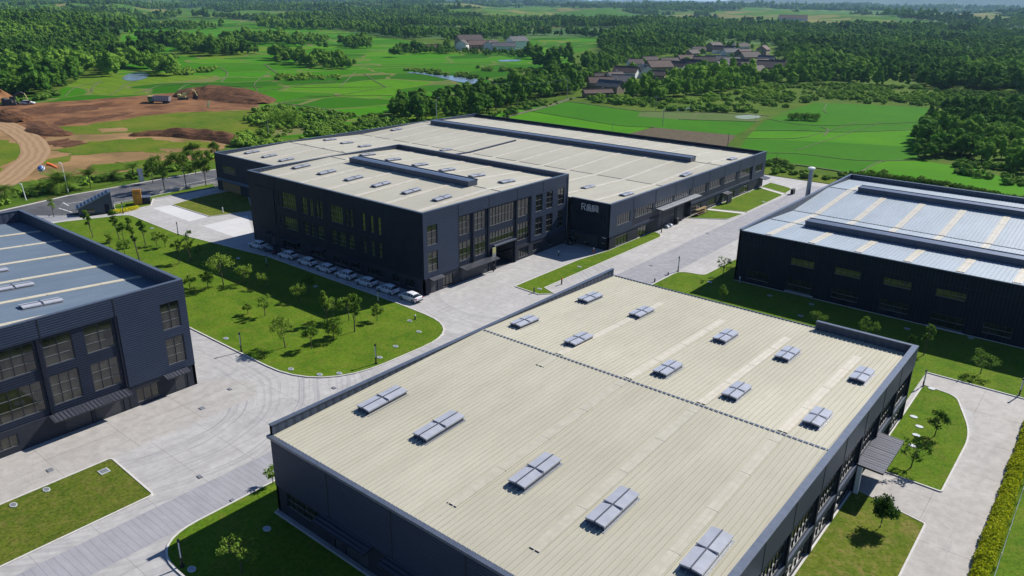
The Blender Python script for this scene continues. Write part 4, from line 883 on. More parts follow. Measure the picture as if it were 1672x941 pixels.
    for p in ((.1, .82, .3, 1), (.3, 1, .75, .98), (.2, .8, .8, .8), (.15, .62, .85, .62), (.05, .45, .95, .45), (.12, .45, .12, .1), (.45, .62, .45, .1), (.8, .45, .8, .1), (.05, .0, .95, .0), (.12, .25, .8, .25)): st(x+p[0]*S, z+p[1]*S, x+p[2]*S, z+p[3]*S, .11)
    x += 1.35; st(x, z-.05, x, z+S*1.02, .13)
    x += .28
    for p in ((0, 0, 0, 1), (0, 1, .85, 1), (.85, 1, .85, 0), (.25, .75, .62, .75), (.2, .55, .66, .55), (.27, .35, .27, .08), (.27, .35, .6, .35), (.6, .35, .6, .08)): st(x+p[0]*S, z+p[1]*S, x+p[2]*S, z+p[3]*S, .12)
    s.build('lettering', b)
    s2 = MB(); s2.box(-76.3, -75.5, Y0-.08, Y0-.03, 2.4, 2.5, 'white_sign'); s2.box(-76.4, -75.6, Y0-.08, Y0-.03, 1.3, 1.38, 'machine_yellow'); s2.build('wall_notice', b)
    # roof: two gables with a valley, and the lower wing to the west
    main = [(Y0+.32, 8.95), (146, 8.15), (171, 9.1), (Y1-.32, 8.1)]; wing = [(YS+.32, 8.2), (Y0+.32, 8.95)]
    rf = MB(); loft_roof(rf, main, X0+.32, X1-.32, 'roof_sand'); loft_roof(rf, wing, X0+.32, -132.4, 'roof_sand'); rf.build('roof', b)
    parapet(b, [(X0+.02, X0+.32, YS+.02, Y1-.02, 7.6), (X1-.32, X1-.02, Y0+.02, Y1-.02, 7.6), (X0+.33, -132.2, YS+.02, YS+.32, 7.6), (-84.0, X1-.33, Y0+.02, Y0+.32, 7.6)], ZT)
    cp = MB(); cp.box(X0+.33, X1-.33, Y1-.4, Y1+.05, 8.1, 8.35, 'coping'); cp.build('eaves_trim', b)
    for k_ in range(13):
        x = -170.0+k_*7.55
        light_strip(b, main, x, 122.5, 169.5, .95, 'strip_pale'); light_strip(b, main, x, 172.6, 195, .95, 'strip_pale')
    for k_ in range(5): light_strip(b, wing, -170.0+k_*7.55, 101, 121, .95, 'strip_pale')
    for x in (-172.4, -165, -158): skylight(b, wing, x, 108.0, 1.25, 3.5, .28)
    for x in (-172.4, -165.2, -158, -87.3, -78): skylight(b, main, x, 132.3, 1.25, 3.5, .28)
    for x, y in ((-172.6, 157), (-78, 157.8), (-78, 182.3), (-140, 144.3)): skylight(b, main, x, y, 1.25, 3.5, .28)
    mb = MB()
    for y in (121.75, 146, 171): 
        zz = prof_z(main, y); mb.box(X0+.4, X1-.4, y-.07, y+.07, zz+.01, zz+.07, 'joint')
    on_slope(mb, main, -133.6, -133.2, 139.5, 165, .35, .35, 'vent_dark'); mb.build('roof_joint', b)
    ridge_vent(b, -171, -83, 171, 9.0, 1.3, 1.15)
    return b
blockR = warehouse_R()

# ---------------------------------------------------------------- nearest warehouse (C)
def warehouse_C():
    X0, X1, Y0, Y1, ZT = -54.7, -14.4, 33.1, 90.0, 9.2
    b = building('warehouse', 'nearest warehouse with sand ribbed roof and fifteen skylights filling the foreground', 'industrial building', (-34.5, 61, 0))
    prof = [(Y0-.02, 8.15), (61.6, 9.12), (Y1+.02, 8.1)]
    wall, clad = MB(), MB(); sm = wall
    # south
    P0, u, n = (X0, Y0), (1, 0), (0, -1); W_ = X1-X0
    gr = [(1.5, 6.3, 1.05, 2.6, 6, 2), (22, 27, 1.0, 2.6, 6, 2)]; dr = [(8.2, 9.2, 0, 2.3), (9.7, 12.7, 0, 2.1), (16, 18, 0, 2.2)]
    T = lambda o: o[:4]
    facade(clad, P0, u, n, 0, W_, 2.8, 8.0, [], 'siding', .08); facade(wall, P0, u, n, 0, W_, 0, 2.8, [T(o) for o in gr+dr], 'panel_base', 0)
    seams(sm, P0, u, n, (7.9, 15.9, 23.9, 31.9), 2.85, 7.95, .08)
    for o in gr: window(b, P0, u, n, T(o), o[4], o[5], 0)
    for o in dr: shutter(b, P0, u, n, o)
    canopy(b, P0, u, n, 6.8, 13.6, 3.0, 1.2); canopy(b, P0, u, n, 15.2, 19.5, 3.0, 1.2)
    # east: tall glazing in bays
    P1, u1, n1 = (X1, Y0), (0, 1), (1, 0); L = Y1-Y0
    bays = [33.5, 40, 46.5, 52.6, 59.2, 65.0, 71.2, 77.3, 83.4, 89.6]; up = []; lo = []
    for i in range(9):
        a, c = bays[i]-Y0+.35, bays[i+1]-Y0-.35
        if i == 8: up.append((a+.2, c-.2, 3.4, 6.3, 6, 2))
        else: up.append((a, c, 3.35, 6.4, 7, 3))
        lo.append((a+.3, c-.3, .35, 2.3, 5, 2))
    lo2 = [o for i, o in enumerate(lo) if i not in (6,)]; dr1 = [(71.6-Y0, 77.0-Y0, 0, 2.4)]
    facade(clad, P1, u1, n1, 0, L, 6.5, ZT-.05, [], 'siding', .25, ret=.5)
    facade(clad, P1, u1, n1, 0, L, 2.5, 3.2, [], 'siding', .2, ret=.5)
    facade(wall, P1, u1, n1, 0, L, 3.2, 6.5, [T(o) for o in up], 'panel_base', 0); facade(wall, P1, u1, n1, 0, L, 0, 2.5, [T(o) for o in lo2]+dr1, 'panel_base', 0)
    for y in bays: wall.obox(P1, u1, n1, y-Y0-.18, y-Y0+.18, .0, .22, 0, 6.5, 'panel')
    seams(sm, P1, u1, n1, [y-Y0 for y in bays[1:-1]], 6.55, ZT-.1, .25)
    for o in up: window(b, P1, u1, n1, T(o), o[4], o[5], 0, 'glass', 'frame')
    for o in lo2: window(b, P1, u1, n1, T(o), o[4], o[5], 0)
    for o in dr1: shutter(b, P1, u1, n1, o)
    canopy(b, P1, u1, n1, 71.0-Y0, 78.6-Y0, 3.3, 2.6, 'awning', .2, .1); canopy(b, P1, u1, n1, 45.0-Y0, 50.2-Y0, 3.3, 2.4, 'awning', .2, .1)
    mb = MB(); mb.box(X1+.3, X1+.7, 70.9, 71.3, 0, 3.1, 'steel_white'); mb.build('canopy_post', b)
    # west, north
    facade(wall, (X0, Y0), (0, 1), (-1, 0), 0, L, 0, ZT-.05, [], 'siding_vert', .03); facade(wall, (X0, Y1), (1, 0), (0, 1), 0, W_, 0, 8.0, [], 'siding_vert', 0)
    wall.build('wall', b); clad.build('cladding', b);
    rf = MB(); loft_roof(rf, prof, X0+.34, X1-.34, 'roof_sand_rib'); ribs(rf, prof, X0+.4, X1-.4, .50, 'roof_sand_rib', .085, .13); rf.build('roof', b)
    parapet(b, [(X0+.02, X0+.34, Y0, Y1, 7.5), (X1-.30, X1+.2, Y0, Y1, 7.5), (-25.5, X1-.31, Y1-.28, Y1+.02, 7.5)], ZT)
    t = MB(); t.box(X0-.05, X1+.2, Y0-.42, Y0+.06, 7.95, 8.2, 'coping'); t.build('eaves_trim', b); t = MB(); t.box(X0+.35, -25.6, Y1-.02, Y1+.35, 7.85, 8.12, 'joint'); t.box(X0+.35, -25.6, Y1+.16, Y1+.30, 8.12, 8.2, 'coping'); t.build('gutter', b)
    for x in (-43.6, -35.0, -26.9, -19.0):
        light_strip(b, prof, x, 62.0, 84.6, .95, 'strip_pale')
    for x, y0 in ((-43.6, 58.5), (-35.0, 36), (-26.9, 36), (-19.0, 36)): light_strip(b, prof, x, y0, 61.2, .95, 'roof_sand_rib' if x < -40 else 'strip_faint')
    for x in (-51.0, -43.4, -32.4, -24.9, -17.1): skylight(b, prof, x, 43.2, 1.6, 4.8, .45)
    for x in (-52.0, -44.2, -32.9, -25.3, -17.4): skylight(b, prof, x, 66.5, 1.5, 3.5, .4)
    for x in (-51.2, -43.5, -32.3, -25.0, -17.1): skylight(b, prof, x, 79.3, 1.5, 3.5, .4)
    r_ = MB(); r_.box(X0+.4, X1-.4, 61.48, 61.72, 9.1, 9.17, 'coping'); x = X0+.6
    while x < X1-1: r_.box(x, x+.22, 61.40, 61.48, 9.09, 9.15, 'joint'); x += .5
    r_.build('ridge_cap', b)
    rn = random.Random(4); sc_ = MB()
    for (px, py) in ((548, 712), (645, 765), (755, 828), (668, 740), (800, 800), (878, 895)):
        gx, gy = G(px, py, 8.4)
        for q in range(2):
            a, c = gx+rn.uniform(-.4, .4), gy+rn.uniform(-.15, .15); zz = prof_z(prof, c); sc_.box(a, a+rn.uniform(.05, .16), c, c+rn.uniform(.04, .1), zz+.02, zz+.1, 'joint')
    return b
blockC = warehouse_C()

# ---------------------------------------------------------------- blue roofed warehouse on the right (D)
def warehouse_D():
    X0, X1, Y0, Y1, ZT = -49.4, 30.0, 121.9, 181.8, 9.2
    b = building('warehouse', 'black warehouse with pale blue ribbed roof and two long ridge vents at the right', 'industrial building', (-10, 150, 0))
    P0, u, n = (X0, Y0), (1, 0), (0, -1); wall = MB(); sm = wall
    T = lambda o: (o[0]-X0, o[1]-X0, o[2], o[3])
    up = [(-40.2, -36.3, 4.95, 6.15, 4, 2), (-33.1, -29.1, 4.95, 6.15, 4, 2), (-25.8, -21.8, 4.95, 6.15, 4, 2), (-18.5, -14.5, 4.95, 6.15, 4, 2)]
    lo = [(-47.3, -43.4, .9, 2.5, 4, 1), (-40.2, -36.2, .5, 2.6, 4, 2), (-33.1, -29.0, 1.0, 2.65, 4, 2), (-25.8, -21.6, 1.0, 2.65, 4, 2), (-18.6, -14.0, .3, 2.4, 4, 2), (-11.7, -8, 1.0, 2.65, 4, 2), (-4, 0, 1.0, 2.65, 4, 2)]
    X2 = -20.0
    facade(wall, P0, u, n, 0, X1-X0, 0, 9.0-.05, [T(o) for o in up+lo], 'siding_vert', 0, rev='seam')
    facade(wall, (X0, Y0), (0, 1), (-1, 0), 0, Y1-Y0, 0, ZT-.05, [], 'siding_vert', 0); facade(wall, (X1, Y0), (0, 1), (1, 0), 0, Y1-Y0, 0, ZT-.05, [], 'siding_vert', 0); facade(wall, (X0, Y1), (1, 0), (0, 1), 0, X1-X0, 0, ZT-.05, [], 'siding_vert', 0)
    sm.obox(P0, u, n, .2, X1-X0-.2, .01, .03, 6.95, 7.0, 'seam'); sm.obox(P0, u, n, 9, 13.6, .02, .35, .3, .42, 'kerb'); sm.obox(P0, u, n, 30.6, 35.6, .02, .35, .1, .2, 'kerb')
    wall.build('wall', b)
    for o in up+lo: window(b, P0, u, n, T(o), o[4], o[5], 0, 'glass')
    prof = [(Y0+.05, 9.0), (134.2, 8.5), (146, 7.75), (166, 8.95), (Y1-.32, 8.15)]
    rf = MB(); loft_roof(rf, prof, X0+.34, X1-.34, 'roof_blue'); ribs(rf, prof, X0+.4, X1-.4, .60, 'roof_blue', .07, .12); rf.build('roof', b)
    parapet(b, [(X0+.02, X0+.34, Y0+.02, Y1-.02, 7.3), (X1-.34, X1-.02, Y0+.02, Y1-.02, 7.3), (X0+.35, X1-.35, Y1-.34, Y1-.02, 7.3)], ZT)
    t = MB(); t.box(X0-.03, X1, Y0-.1, Y0+.1, 8.95, 9.06, 'coping'); t.build('eaves_trim', b)
    for k_ in range(10):
        x = -44.6+k_*7.12
        light_strip(b, prof, x, 122.6, 132.6 if x > -42 else 145.8, 1.15, 'strip_pale')
        if x > -42: light_strip(b, prof, x, 135.6, 145.8, 1.15, 'strip_pale')
        light_strip(b, prof, x, 146.3, 164.6 if x > -42 else 174, 1.15, 'strip_pale')
        if x > -42: light_strip(b, prof, x, 168.6, 174.5, 1.15, 'strip_pale')
    ridge_vent(b, -42.3, X1-6, 134.2, 8.5, 1.2, 1.15); ridge_vent(b, -43.0, X1-6, 166.5, 8.9, 1.2, 1.05)
    j = MB()
    for y in (134.2, 146, 166): zz = prof_z(prof, y); j.box(X0+.4, -42.5 if y != 146 else X1-.5, y-.06, y+.06, zz+.02, zz+.1, 'joint')
    j.build('roof_joint', b)
    return b
blockD = warehouse_D()
# ================================================================== VEGETATION
def leaves_mesh(name, C, S, mat, rng, flat=.0, core=None):
    """many small leaf faces: C centres (n,3), S sizes (n,)"""
    n = len(C); a = rng.normal(size=(n, 3)); a[:, 2] *= (1-flat); a /= np.linalg.norm(a, axis=1)[:, None]
    b = rng.normal(size=(n, 3)); b -= (b*a).sum(1)[:, None]*a; b /= np.linalg.norm(b, axis=1)[:, None]
    a = a*S[:, None]; b = b*S[:, None]*.62
    V = np.stack([C-a, C-b*.9, C+a, C+b*.9], 1).reshape(-1, 3)
    F = np.arange(4*n).reshape(-1, 4)
    if core is not None:
        cv, cf = core; k0 = len(V); V = np.concatenate([V, cv]); faces = F.tolist()+[[i+k0 for i in f] for f in cf]
    else: faces = F.tolist()
    me = bpy.data.meshes.new(name); me.from_pydata(V.tolist(), [], faces); me.materials.append(M[mat]); me.update(); return me
def lumpy(cx, r, rng, seg=8, rings=5):
    V = []; F = []
    for i in range(rings+1):
        th = math.pi*i/rings
        for j in range(seg):
            ph = 2*math.pi*j/seg; k_ = 1+.18*rng.standard_normal()
            V.append((cx[0]+r[0]*k_*math.sin(th)*math.cos(ph), cx[1]+r[1]*k_*math.sin(th)*math.sin(ph), cx[2]+r[2]*k_*math.cos(th)))
    for i in range(rings):
        for j in range(seg): F.append([i*seg+j, (i+1)*seg+j, (i+1)*seg+(j+1) % seg, i*seg+(j+1) % seg])
    return V, F
def crown_points(rng, n, cz, rx, rz, lobes, lobe_r, fill=.55, shape='round'):
    Cs = []
    for i in range(lobes):
        u_ = rng.normal(size=3); u_ /= np.linalg.norm(u_); k_ = rng.uniform(.45, .95)
        if shape == 'cone':
            t = rng.uniform(0, 1)**.8; a = rng.uniform(0, 6.28); rr = rx*(1-t)*.9; c = np.array([rr*math.cos(a), rr*math.sin(a), cz-rz+2*rz*t])
        else: c = np.array([u_[0]*rx*k_, u_[1]*rx*k_, cz+u_[2]*rz*k_])
        Cs.append((c, lobe_r*rng.uniform(.6, 1.25)))
    P = []
    for c, r in Cs:
        m_ = max(4, int(n/lobes*(r/lobe_r)**2)); d = rng.normal(size=(m_, 3)); d /= np.linalg.norm(d, axis=1)[:, None]
        P.append(c+d*r*(rng.uniform(fill, 1.08, size=(m_, 1)))*np.array([1, 1, .8]))
    return np.concatenate(P), Cs
def forest_template(i, seed, rx, rz, cz, lobes, n, leafs, shape='round', mat='leaf_forest', lr=.17):
    rng = np.random.default_rng(seed); P, Cs = crown_points(rng, n, cz, rx, rz, lobes, lr, .6, shape)
    cv, cf = [], []
    for c, r in Cs:
        v, f = lumpy(c, (r*.82, r*.82, r*.68), rng, 6, 4); k0 = len(cv); cv += v; cf += [[a+k0 for a in q] for q in f]
    me = leaves_mesh('forest_crown', P, rng.uniform(.6, 1.3, len(P))*leafs, mat, rng, .2, (np.array(cv), cf))
    t = MB(); t.tube([(0, 0, -.05), (.01, 0, .2), (0, .01, cz)], [.028, .022, .012], 'bark', 6)
    tr_ = t.build('trunk'); return me, tr_
TPL = [forest_template(0, 1, .33, .36, .52, 18, 1300, .026), forest_template(1, 2, .38, .34, .52, 22, 1500, .026), forest_template(2, 3, .26, .40, .50, 18, 1200, .024, lr=.15), forest_template(3, 4, .30, .44, .50, 24, 1200, .024, 'cone', lr=.14), forest_template(4, 5, .42, .32, .50, 26, 1600, .027, lr=.15)]
BUSH = []
for i, (rx, rz, lb) in enumerate(((.6, .32, 9), (.85, .28, 12), (.5, .42, 8))):
    rng = np.random.default_rng(50+i); P, Cs = crown_points(rng, 480, .3, rx*.7, rz*.7, lb, .28, .55); cv, cf = [], []
    for c, r in Cs:
        v, f = lumpy(c, (r*.8, r*.8, r*.66), rng, 6, 4); k0 = len(cv); cv += v; cf += [[a+k0 for a in q] for q in f]
    BUSH.append(leaves_mesh('scrub_clump', P, rng.uniform(.6, 1.3, len(P))*.045, 'leaf_scrub', rng, .2, (np.array(cv), cf)))

WOODS = [  # tree covered ground, as seen on the survey photo
 [(-900, 420), (-500, 190), (-200, 168), (0, 160), (62, 158), (110, 142), (130, 126), (165, 112), (182, 92), (206, 62), (222, 44), (170, 30), (-900, 30)],
 [(632, 188), (650, 176), (690, 162), (740, 152), (800, 150), (850, 140), (900, 130), (935, 122), (962, 138), (948, 152), (900, 158), (850, 170), (800, 184), (765, 194), (700, 198), (640, 198)],
 [(925, 118), (950, 104), (985, 92), (975, 72), (960, 60), (1060, 50), (1300, 48), (1672, 58), (2300, 80), (2300, 170), (1672, 152), (1560, 148), (1480, 141), (1400, 140), (1340, 136), (1300, 142), (1250, 140), (1200, 146), (1165, 156), (1110, 158), (1080, 166), (1020, 160), (1000, 152), (960, 140)],
 [(1498, 262), (1496, 225), (1512, 196), (1560, 180), (1640, 178), (2200, 190), (2200, 300), (1760, 320), (1690, 300), (1640, 270), (1570, 262)],
 [(170, 120), (182, 112), (225, 106), (262, 112), (282, 122), (262, 126), (228, 113), (200, 115), (186, 126), (170, 130)], [(256, 116), (292, 120), (290, 128), (258, 124)],
 [(160, 90), (190, 88), (196, 94), (160, 95)], [(268, 60), (300, 58), (330, 66), (322, 80), (300, 84), (282, 70)], [(318, 80), (345, 78), (380, 84), (420, 86), (418, 94), (350, 92), (300, 90), (284, 82)],
 [(440, 94), (480, 90), (520, 92), (580, 108), (575, 116), (540, 114), (500, 110), (455, 108)], [(560, 70), (604, 70), (604, 80), (562, 80)], [(668, 78), (700, 76), (760, 84), (830, 84), (900, 90), (930, 96), (930, 104), (860, 96), (800, 92), (740, 94), (690, 98), (640, 96), (640, 88)],
 [(900, 96), (935, 100), (930, 122), (900, 130), (885, 118)], [(200, 62), (206, 50), (225, 46), (222, 58)], [(530, 66), (600, 62), (660, 68), (700, 66), (770, 70), (868, 64), (850, 58), (600, 54), (530, 58)],
]
VILLAGE = [(950, 166), (958, 132), (1000, 112), (1060, 98), (1120, 82), (1165, 64), (1262, 70), (1285, 104), (1290, 130), (1240, 132), (1180, 126), (1130, 130), (1085, 140), (1040, 150), (1020, 164)]
HOUSES = [ # photo x, base y, length, depth, wall height, turn, roof, wall, label
 (979, 143, 13, 8, 3.2, .35, 'tile_red', 'wall_brick', 'brown tiled house at the left end of the village'),
 (1003, 134, 11, 8, 3.2, .5, 'tile_brown', 'wall_pale', 'small brown roofed house behind the left end of the village'),
 (1016, 141, 12, 9, 3.4, -.2, 'tile_grey', 'wall_pale', 'grey roofed house between the brown tiled ones at the left of the village'),
 (996, 151, 13, 8, 3.6, -.3, 'tile_grey', 'wall_brick', 'grey house with a broad gable end nearest the paddies'),
 (975, 158, 15, 4, 2.4, .25, 'tile_red', 'wall_brick', 'long low red roofed shed at the edge of the wood'),
 (1022, 127, 15, 9, 4, -.5, 'tile_red', 'wall_pale', 'red brown house with a white wall in the left half of the village'),
 (1036, 116, 10, 8, 5.5, .3, 'tile_brown', 'wall_pale', 'taller brown roofed house above the left half of the village'),
 (1053, 126, 9, 8, 4.8, 1.2, 'tile_grey', 'wall_pale', 'white gabled house facing the paddies'),
 (1073, 131, 9, 7, 3.4, -.4, 'tile_brown', 'wall_brick', 'small brown house below the middle of the village'),
 (1074, 118, 17, 11, 4.2, .35, 'tile_red', 'wall_brick', 'large red brown roofed house in the middle of the village'),
 (1091, 111, 14, 9, 4.2, .2, 'tile_brown', 'wall_brick', 'dark brown roof behind the large red brown house'),
 (1105, 117, 14, 9, 4, -.3, 'tile_brown', 'wall_pale', 'brown roofed house with a pale end wall in the middle of the village'),
 (1132, 118, 19, 12, 4.4, -.5, 'tile_brown', 'wall_pale', 'biggest dark roof of the village'),
 (1149, 108, 16, 9, 4, -.2, 'tile_brown', 'wall_brick', 'wide brown roof to the right of the biggest roof'),
 (1168, 105, 16, 9, 3.6, .1, 'tile_grey', 'wall_pale', 'long grey roof in the right half of the village'),
 (1130, 93, 12, 8, 3.6, .5, 'tile_brown', 'wall_brick', 'small roof among trees above the village centre'),
 (1166, 84, 18, 11, 5, .4, 'tile_brown', 'wall_brick', 'large brown house on the upper edge of the village'),
 (1182, 88, 20, 10, 4, -.3, 'tile_brown', 'wall_pale', 'wide low roof beside the large upper house'),
 (1193, 92, 16, 9, 4, .2, 'tile_grey', 'wall_pale', 'pale grey roof on the upper right of the village'),
 (1208, 82, 18, 9, 4, .1, 'tile_brown', 'wall_pale', 'farthest brown roof of the village'),
 (1192, 108, 14, 9, 3.6, .3, 'tile_grey', 'wall_pale', 'pale roofed house in the right half of the village'),
 (1222, 101, 17, 11, 4.4, .2, 'tile_brown', 'wall_brick', 'hipped looking dark brown house at the right of the village'),
 (1236, 112, 17, 9, 4, .5, 'tile_brown', 'wall_pale', 'brown roof in the lower right of the village'),
 (1257, 119, 18, 12, 4.2, -.2, 'tile_brown', 'wall_brick', 'dark roof at the lower right corner of the village'),
 (1234, 124, 13, 9, 3.6, .4, 'tile_brown', 'wall_brick', 'low dark roof nearest the scrub on the right of the village'),
 (1245, 92, 13, 9, 6.5, .9, 'tile_red', 'wall_brick', 'tall narrow reddish house on the right above the village'),
 (984, 134, 10, 7, 3, .1, 'tile_brown', 'wall_brick', 'small low roof at the far left of the village'),
 (1060, 106, 12, 8, 3.6, .1, 'tile_brown', 'wall_pale', 'dark roof above the large red brown house'),
 (1118, 104, 13, 8, 4, .4, 'tile_red', 'wall_brick', 'reddish roof behind the biggest dark roof'),
 (1150, 118, 13, 8, 4, -.1, 'tile_brown', 'wall_pale', 'brown roof just right of the biggest dark roof'),
 (1176, 116, 12, 8, 4, .3, 'tile_grey', 'wall_pale', 'grey roof in front of the long grey roof'),
 (1208, 112, 13, 8, 4, -.3, 'tile_brown', 'wall_brick', 'dark roof between the pale roofed house and the hipped one'),
 (1214, 93, 14, 8, 4, .3, 'tile_red', 'wall_brick', 'reddish roof behind the hipped looking house'),
 (1250, 105, 12, 8, 4, -.2, 'tile_grey', 'wall_pale', 'grey roof right of the hipped looking house'),
 (1140, 88, 12, 8, 4, .2, 'tile_brown', 'wall_pale', 'brown roof left of the large upper house'),
 (1222, 117, 13, 9, 3.8, 0, 'tile_brown', 'wall_brick', 'dark roof left of the lower right roofs'),
 (1268, 112, 12, 8, 3.6, .1, 'tile_brown', 'wall_pale', 'rightmost roof of the village against the dark wood'),
 (766, 77, 26, 15, 7, .35, 'tile_brown', 'wall_brick', 'large farmhouse with a steep brown roof beyond the paddies'),
 (786, 80, 28, 11, 4.5, .15, 'tile_red', 'wall_brick', 'long red brown farm building beside the large farmhouse'),
 (804, 82, 16, 10, 5.5, .9, 'tile_brown', 'wall_pale', 'cream gabled farm building in the middle of the farm'),
 (822, 83, 22, 10, 4.5, .1, 'tile_grey', 'wall_pale', 'grey blue roofed farm shed'),
 (844, 80, 20, 12, 8, .3, 'tile_grey', 'wall_pale', 'white walled farmhouse at the right end of the farm'),
 (755, 82, 14, 10, 6, 1.1, 'tile_brown', 'wall_pale', 'pale gabled farm building left of the large farmhouse'),
 (704, 83, 22, 8, 3, .1, 'tile_red', 'wall_brick', 'low reddish farm shed on its own left of the farm'),
 (1293, 42, 60, 20, 6, .1, 'tile_red', 'wall_pale', 'distant pale purple roofed building on the far plain'),
]
hx = np.array([G(h[0], h[1])[0] for h in HOUSES]); hy = np.array([G(h[0], h[1])[1] for h in HOUSES])
def scatter():
    rng = np.random.default_rng(7); out = []
    for r0, r1, s_, hs in ((235, 420, 5.6, 1.0), (420, 900, 6.8, 1.0), (900, 2000, 10.5, 1.15), (2000, 4200, 17, 1.7), (4200, 8200, 32, 2.6)):
        nx = int(2*r1/s_); ii = (np.arange(nx)-nx/2)*s_; X, Y = np.meshgrid(ii, ii); X = X.ravel()+rng.uniform(-.48, .48, X.size)*s_; Y = Y.ravel()+rng.uniform(-.48, .48, Y.size)*s_
        r = np.hypot(X, Y); d2 = X*FWD[0]+Y*FWD[1]; l2 = X*RT[0]+Y*RT[1]
        k_ = (r > r0) & (r <= r1) & (d2 > 0) & (np.abs(l2) < d2*1.0+60); X, Y, r = X[k_], Y[k_], r[k_]
        P = np.stack([X, Y, np.zeros_like(X)], 1); px, py, dd = project(P)
        wood = np.zeros(X.shape, bool)
        for p in WOODS: wood |= inpoly(px, py, p)
        far = (py < 50)
        n1 = fbm(X/420+3, Y/420, 31); n2 = fbm(X/160, Y/160, 41)
        wood |= far & (r > 1000) & ~far_open(px, py, X, Y)
        wood |= (py >= 50) & (py < 125) & (px > 180) & (px < 930) & (n2 > .70)
        wood |= (py >= 44) & (py < 75) & (px < 960) & (px > 230) & (n2 > .60)
        for p in CLEAR: wood &= ~(inpoly(px, py, p) & (n2 < .66))
        wood &= ~(inpoly(px, py, VILLAGE) & (rng.uniform(size=X.size) > .10))
        wood &= ~((py > 50) & (r > 900) & inpoly(px, py, [(222, 40), (380, 33), (520, 45), (660, 66), (520, 66), (225, 66)]))
        wood &= (fbm(X/40, Y/40, 77) > .28) | (r > 900)
        wood &= ~((py > 52) & (py < 135) & (px > 160) & (px < 950) & (fbm(X/34, Y/34, 88) < .46)); wood &= ~((px > 1300) & (py > 52) & (r < 1400) & (fbm(X/45, Y/45, 89) < .36))
        for a, b in zip(hx, hy): wood &= ((X-a)**2+(Y-b)**2 > 11.5**2)
        # keep sight lines to the village and the farm: only low trees just in front of the houses
        X, Y, r, px, py = X[wood], Y[wood], r[wood], px[wood], py[wood]
        h = rng.uniform(6.0, 12.5, X.size)*hs*(.5+.95*fbm(X/70, Y/70, 5))
        h = np.where((px > 960) & (px < 1290) & (py > 84) & (py < 130), h*.62, h)
        h = np.where((px > 740) & (px < 860) & (py > 66) & (py < 100), h*.5, h)
        h = np.where((px > 1496) & (py > 176) & (py < 330), h*.72, h); h = np.where((px > 690) & (px < 830) & (py > 140) & (py < 200), h*.7, h); h = np.where((px > 1040) & (px < 1300) & (py > 136) & (py < 170), h*.92, h)
        out.append(np.stack([X, Y, terrain(X, Y), h, r, px, py], 1))
    return np.concatenate(out)
FT = scatter(); FT = FT[np.argsort(FT[:, 4])]
infr = (FT[:, 5] > -20) & (FT[:, 5] < 1692) & (FT[:, 6] > 0); near = np.where(infr)[0][:290]; mask = np.ones(len(FT), bool); mask[near] = False
rngf = np.random.default_rng(11); protos = {}
def forest_label(px, py, h, q):
    sz = 'low' if h < 6.5 else ('middling' if h < 8.5 else ('tall' if h < 10.5 else 'very tall'))
    if px < 200: pl, gp = 'at the foot of the wooded rise beyond the bare earth', 'trees of the left hillside wood'
    elif px < 960:
        pl = ('at the left end of the thicket beside the paddies', 'in the left half of the thicket behind the roof mast', 'in the middle of the thicket behind the roof corner', 'in the thicket left of the bushy farm track', 'in the thicket above the bright green paddy', 'in the dark wood by the tallest utility pole')[min(5, max(0, int((px-625)/56)))]; gp = 'trees of the thicket behind the warehouse'
    elif px < 1480: pl, gp = (('before the left end of the village', 'before the middle of the village', 'before the right end of the village')[min(2, max(0, int((px-960)/110)))] if px < 1290 else 'at the front of the big wood right of the village'), 'trees of the wood round the village'
    else: pl, gp = ('at the near side of the right hand wood' if py > 225 else 'at the far side of the right hand wood')+(' by the paddies' if px < 1560 else ' near the picture edge'), 'trees of the wood right of the paddies'
    return sz+' '+('round', 'broad', 'upright', 'pointed', 'spreading')[q]+' tree '+pl, gp
for q in near:
    X, Y, Z, h, r, px, py = FT[q]; k_ = int(rngf.integers(0, 5)); lb, gp = forest_label(px, py, h, k_)
    if k_ not in protos:
        me, tk = TPL[k_]; root = thing('broadleaf_tree', lb, 'tree', (X, Y, Z), rngf.uniform(0, 6.28), gp); root.scale = (h*rngf.uniform(.9, 1.2),)*2+(h,)
        c = bpy.data.objects.new('crown', me); COL.objects.link(c); c.parent = root; tk.parent = root; tk.name = 'trunk'; protos[k_] = root
    else:
        s_ = h*rngf.uniform(.9, 1.2); dup(protos[k_], (X, Y, Z), rngf.uniform(0, 6.28), lb, (s_, s_, h), gp)
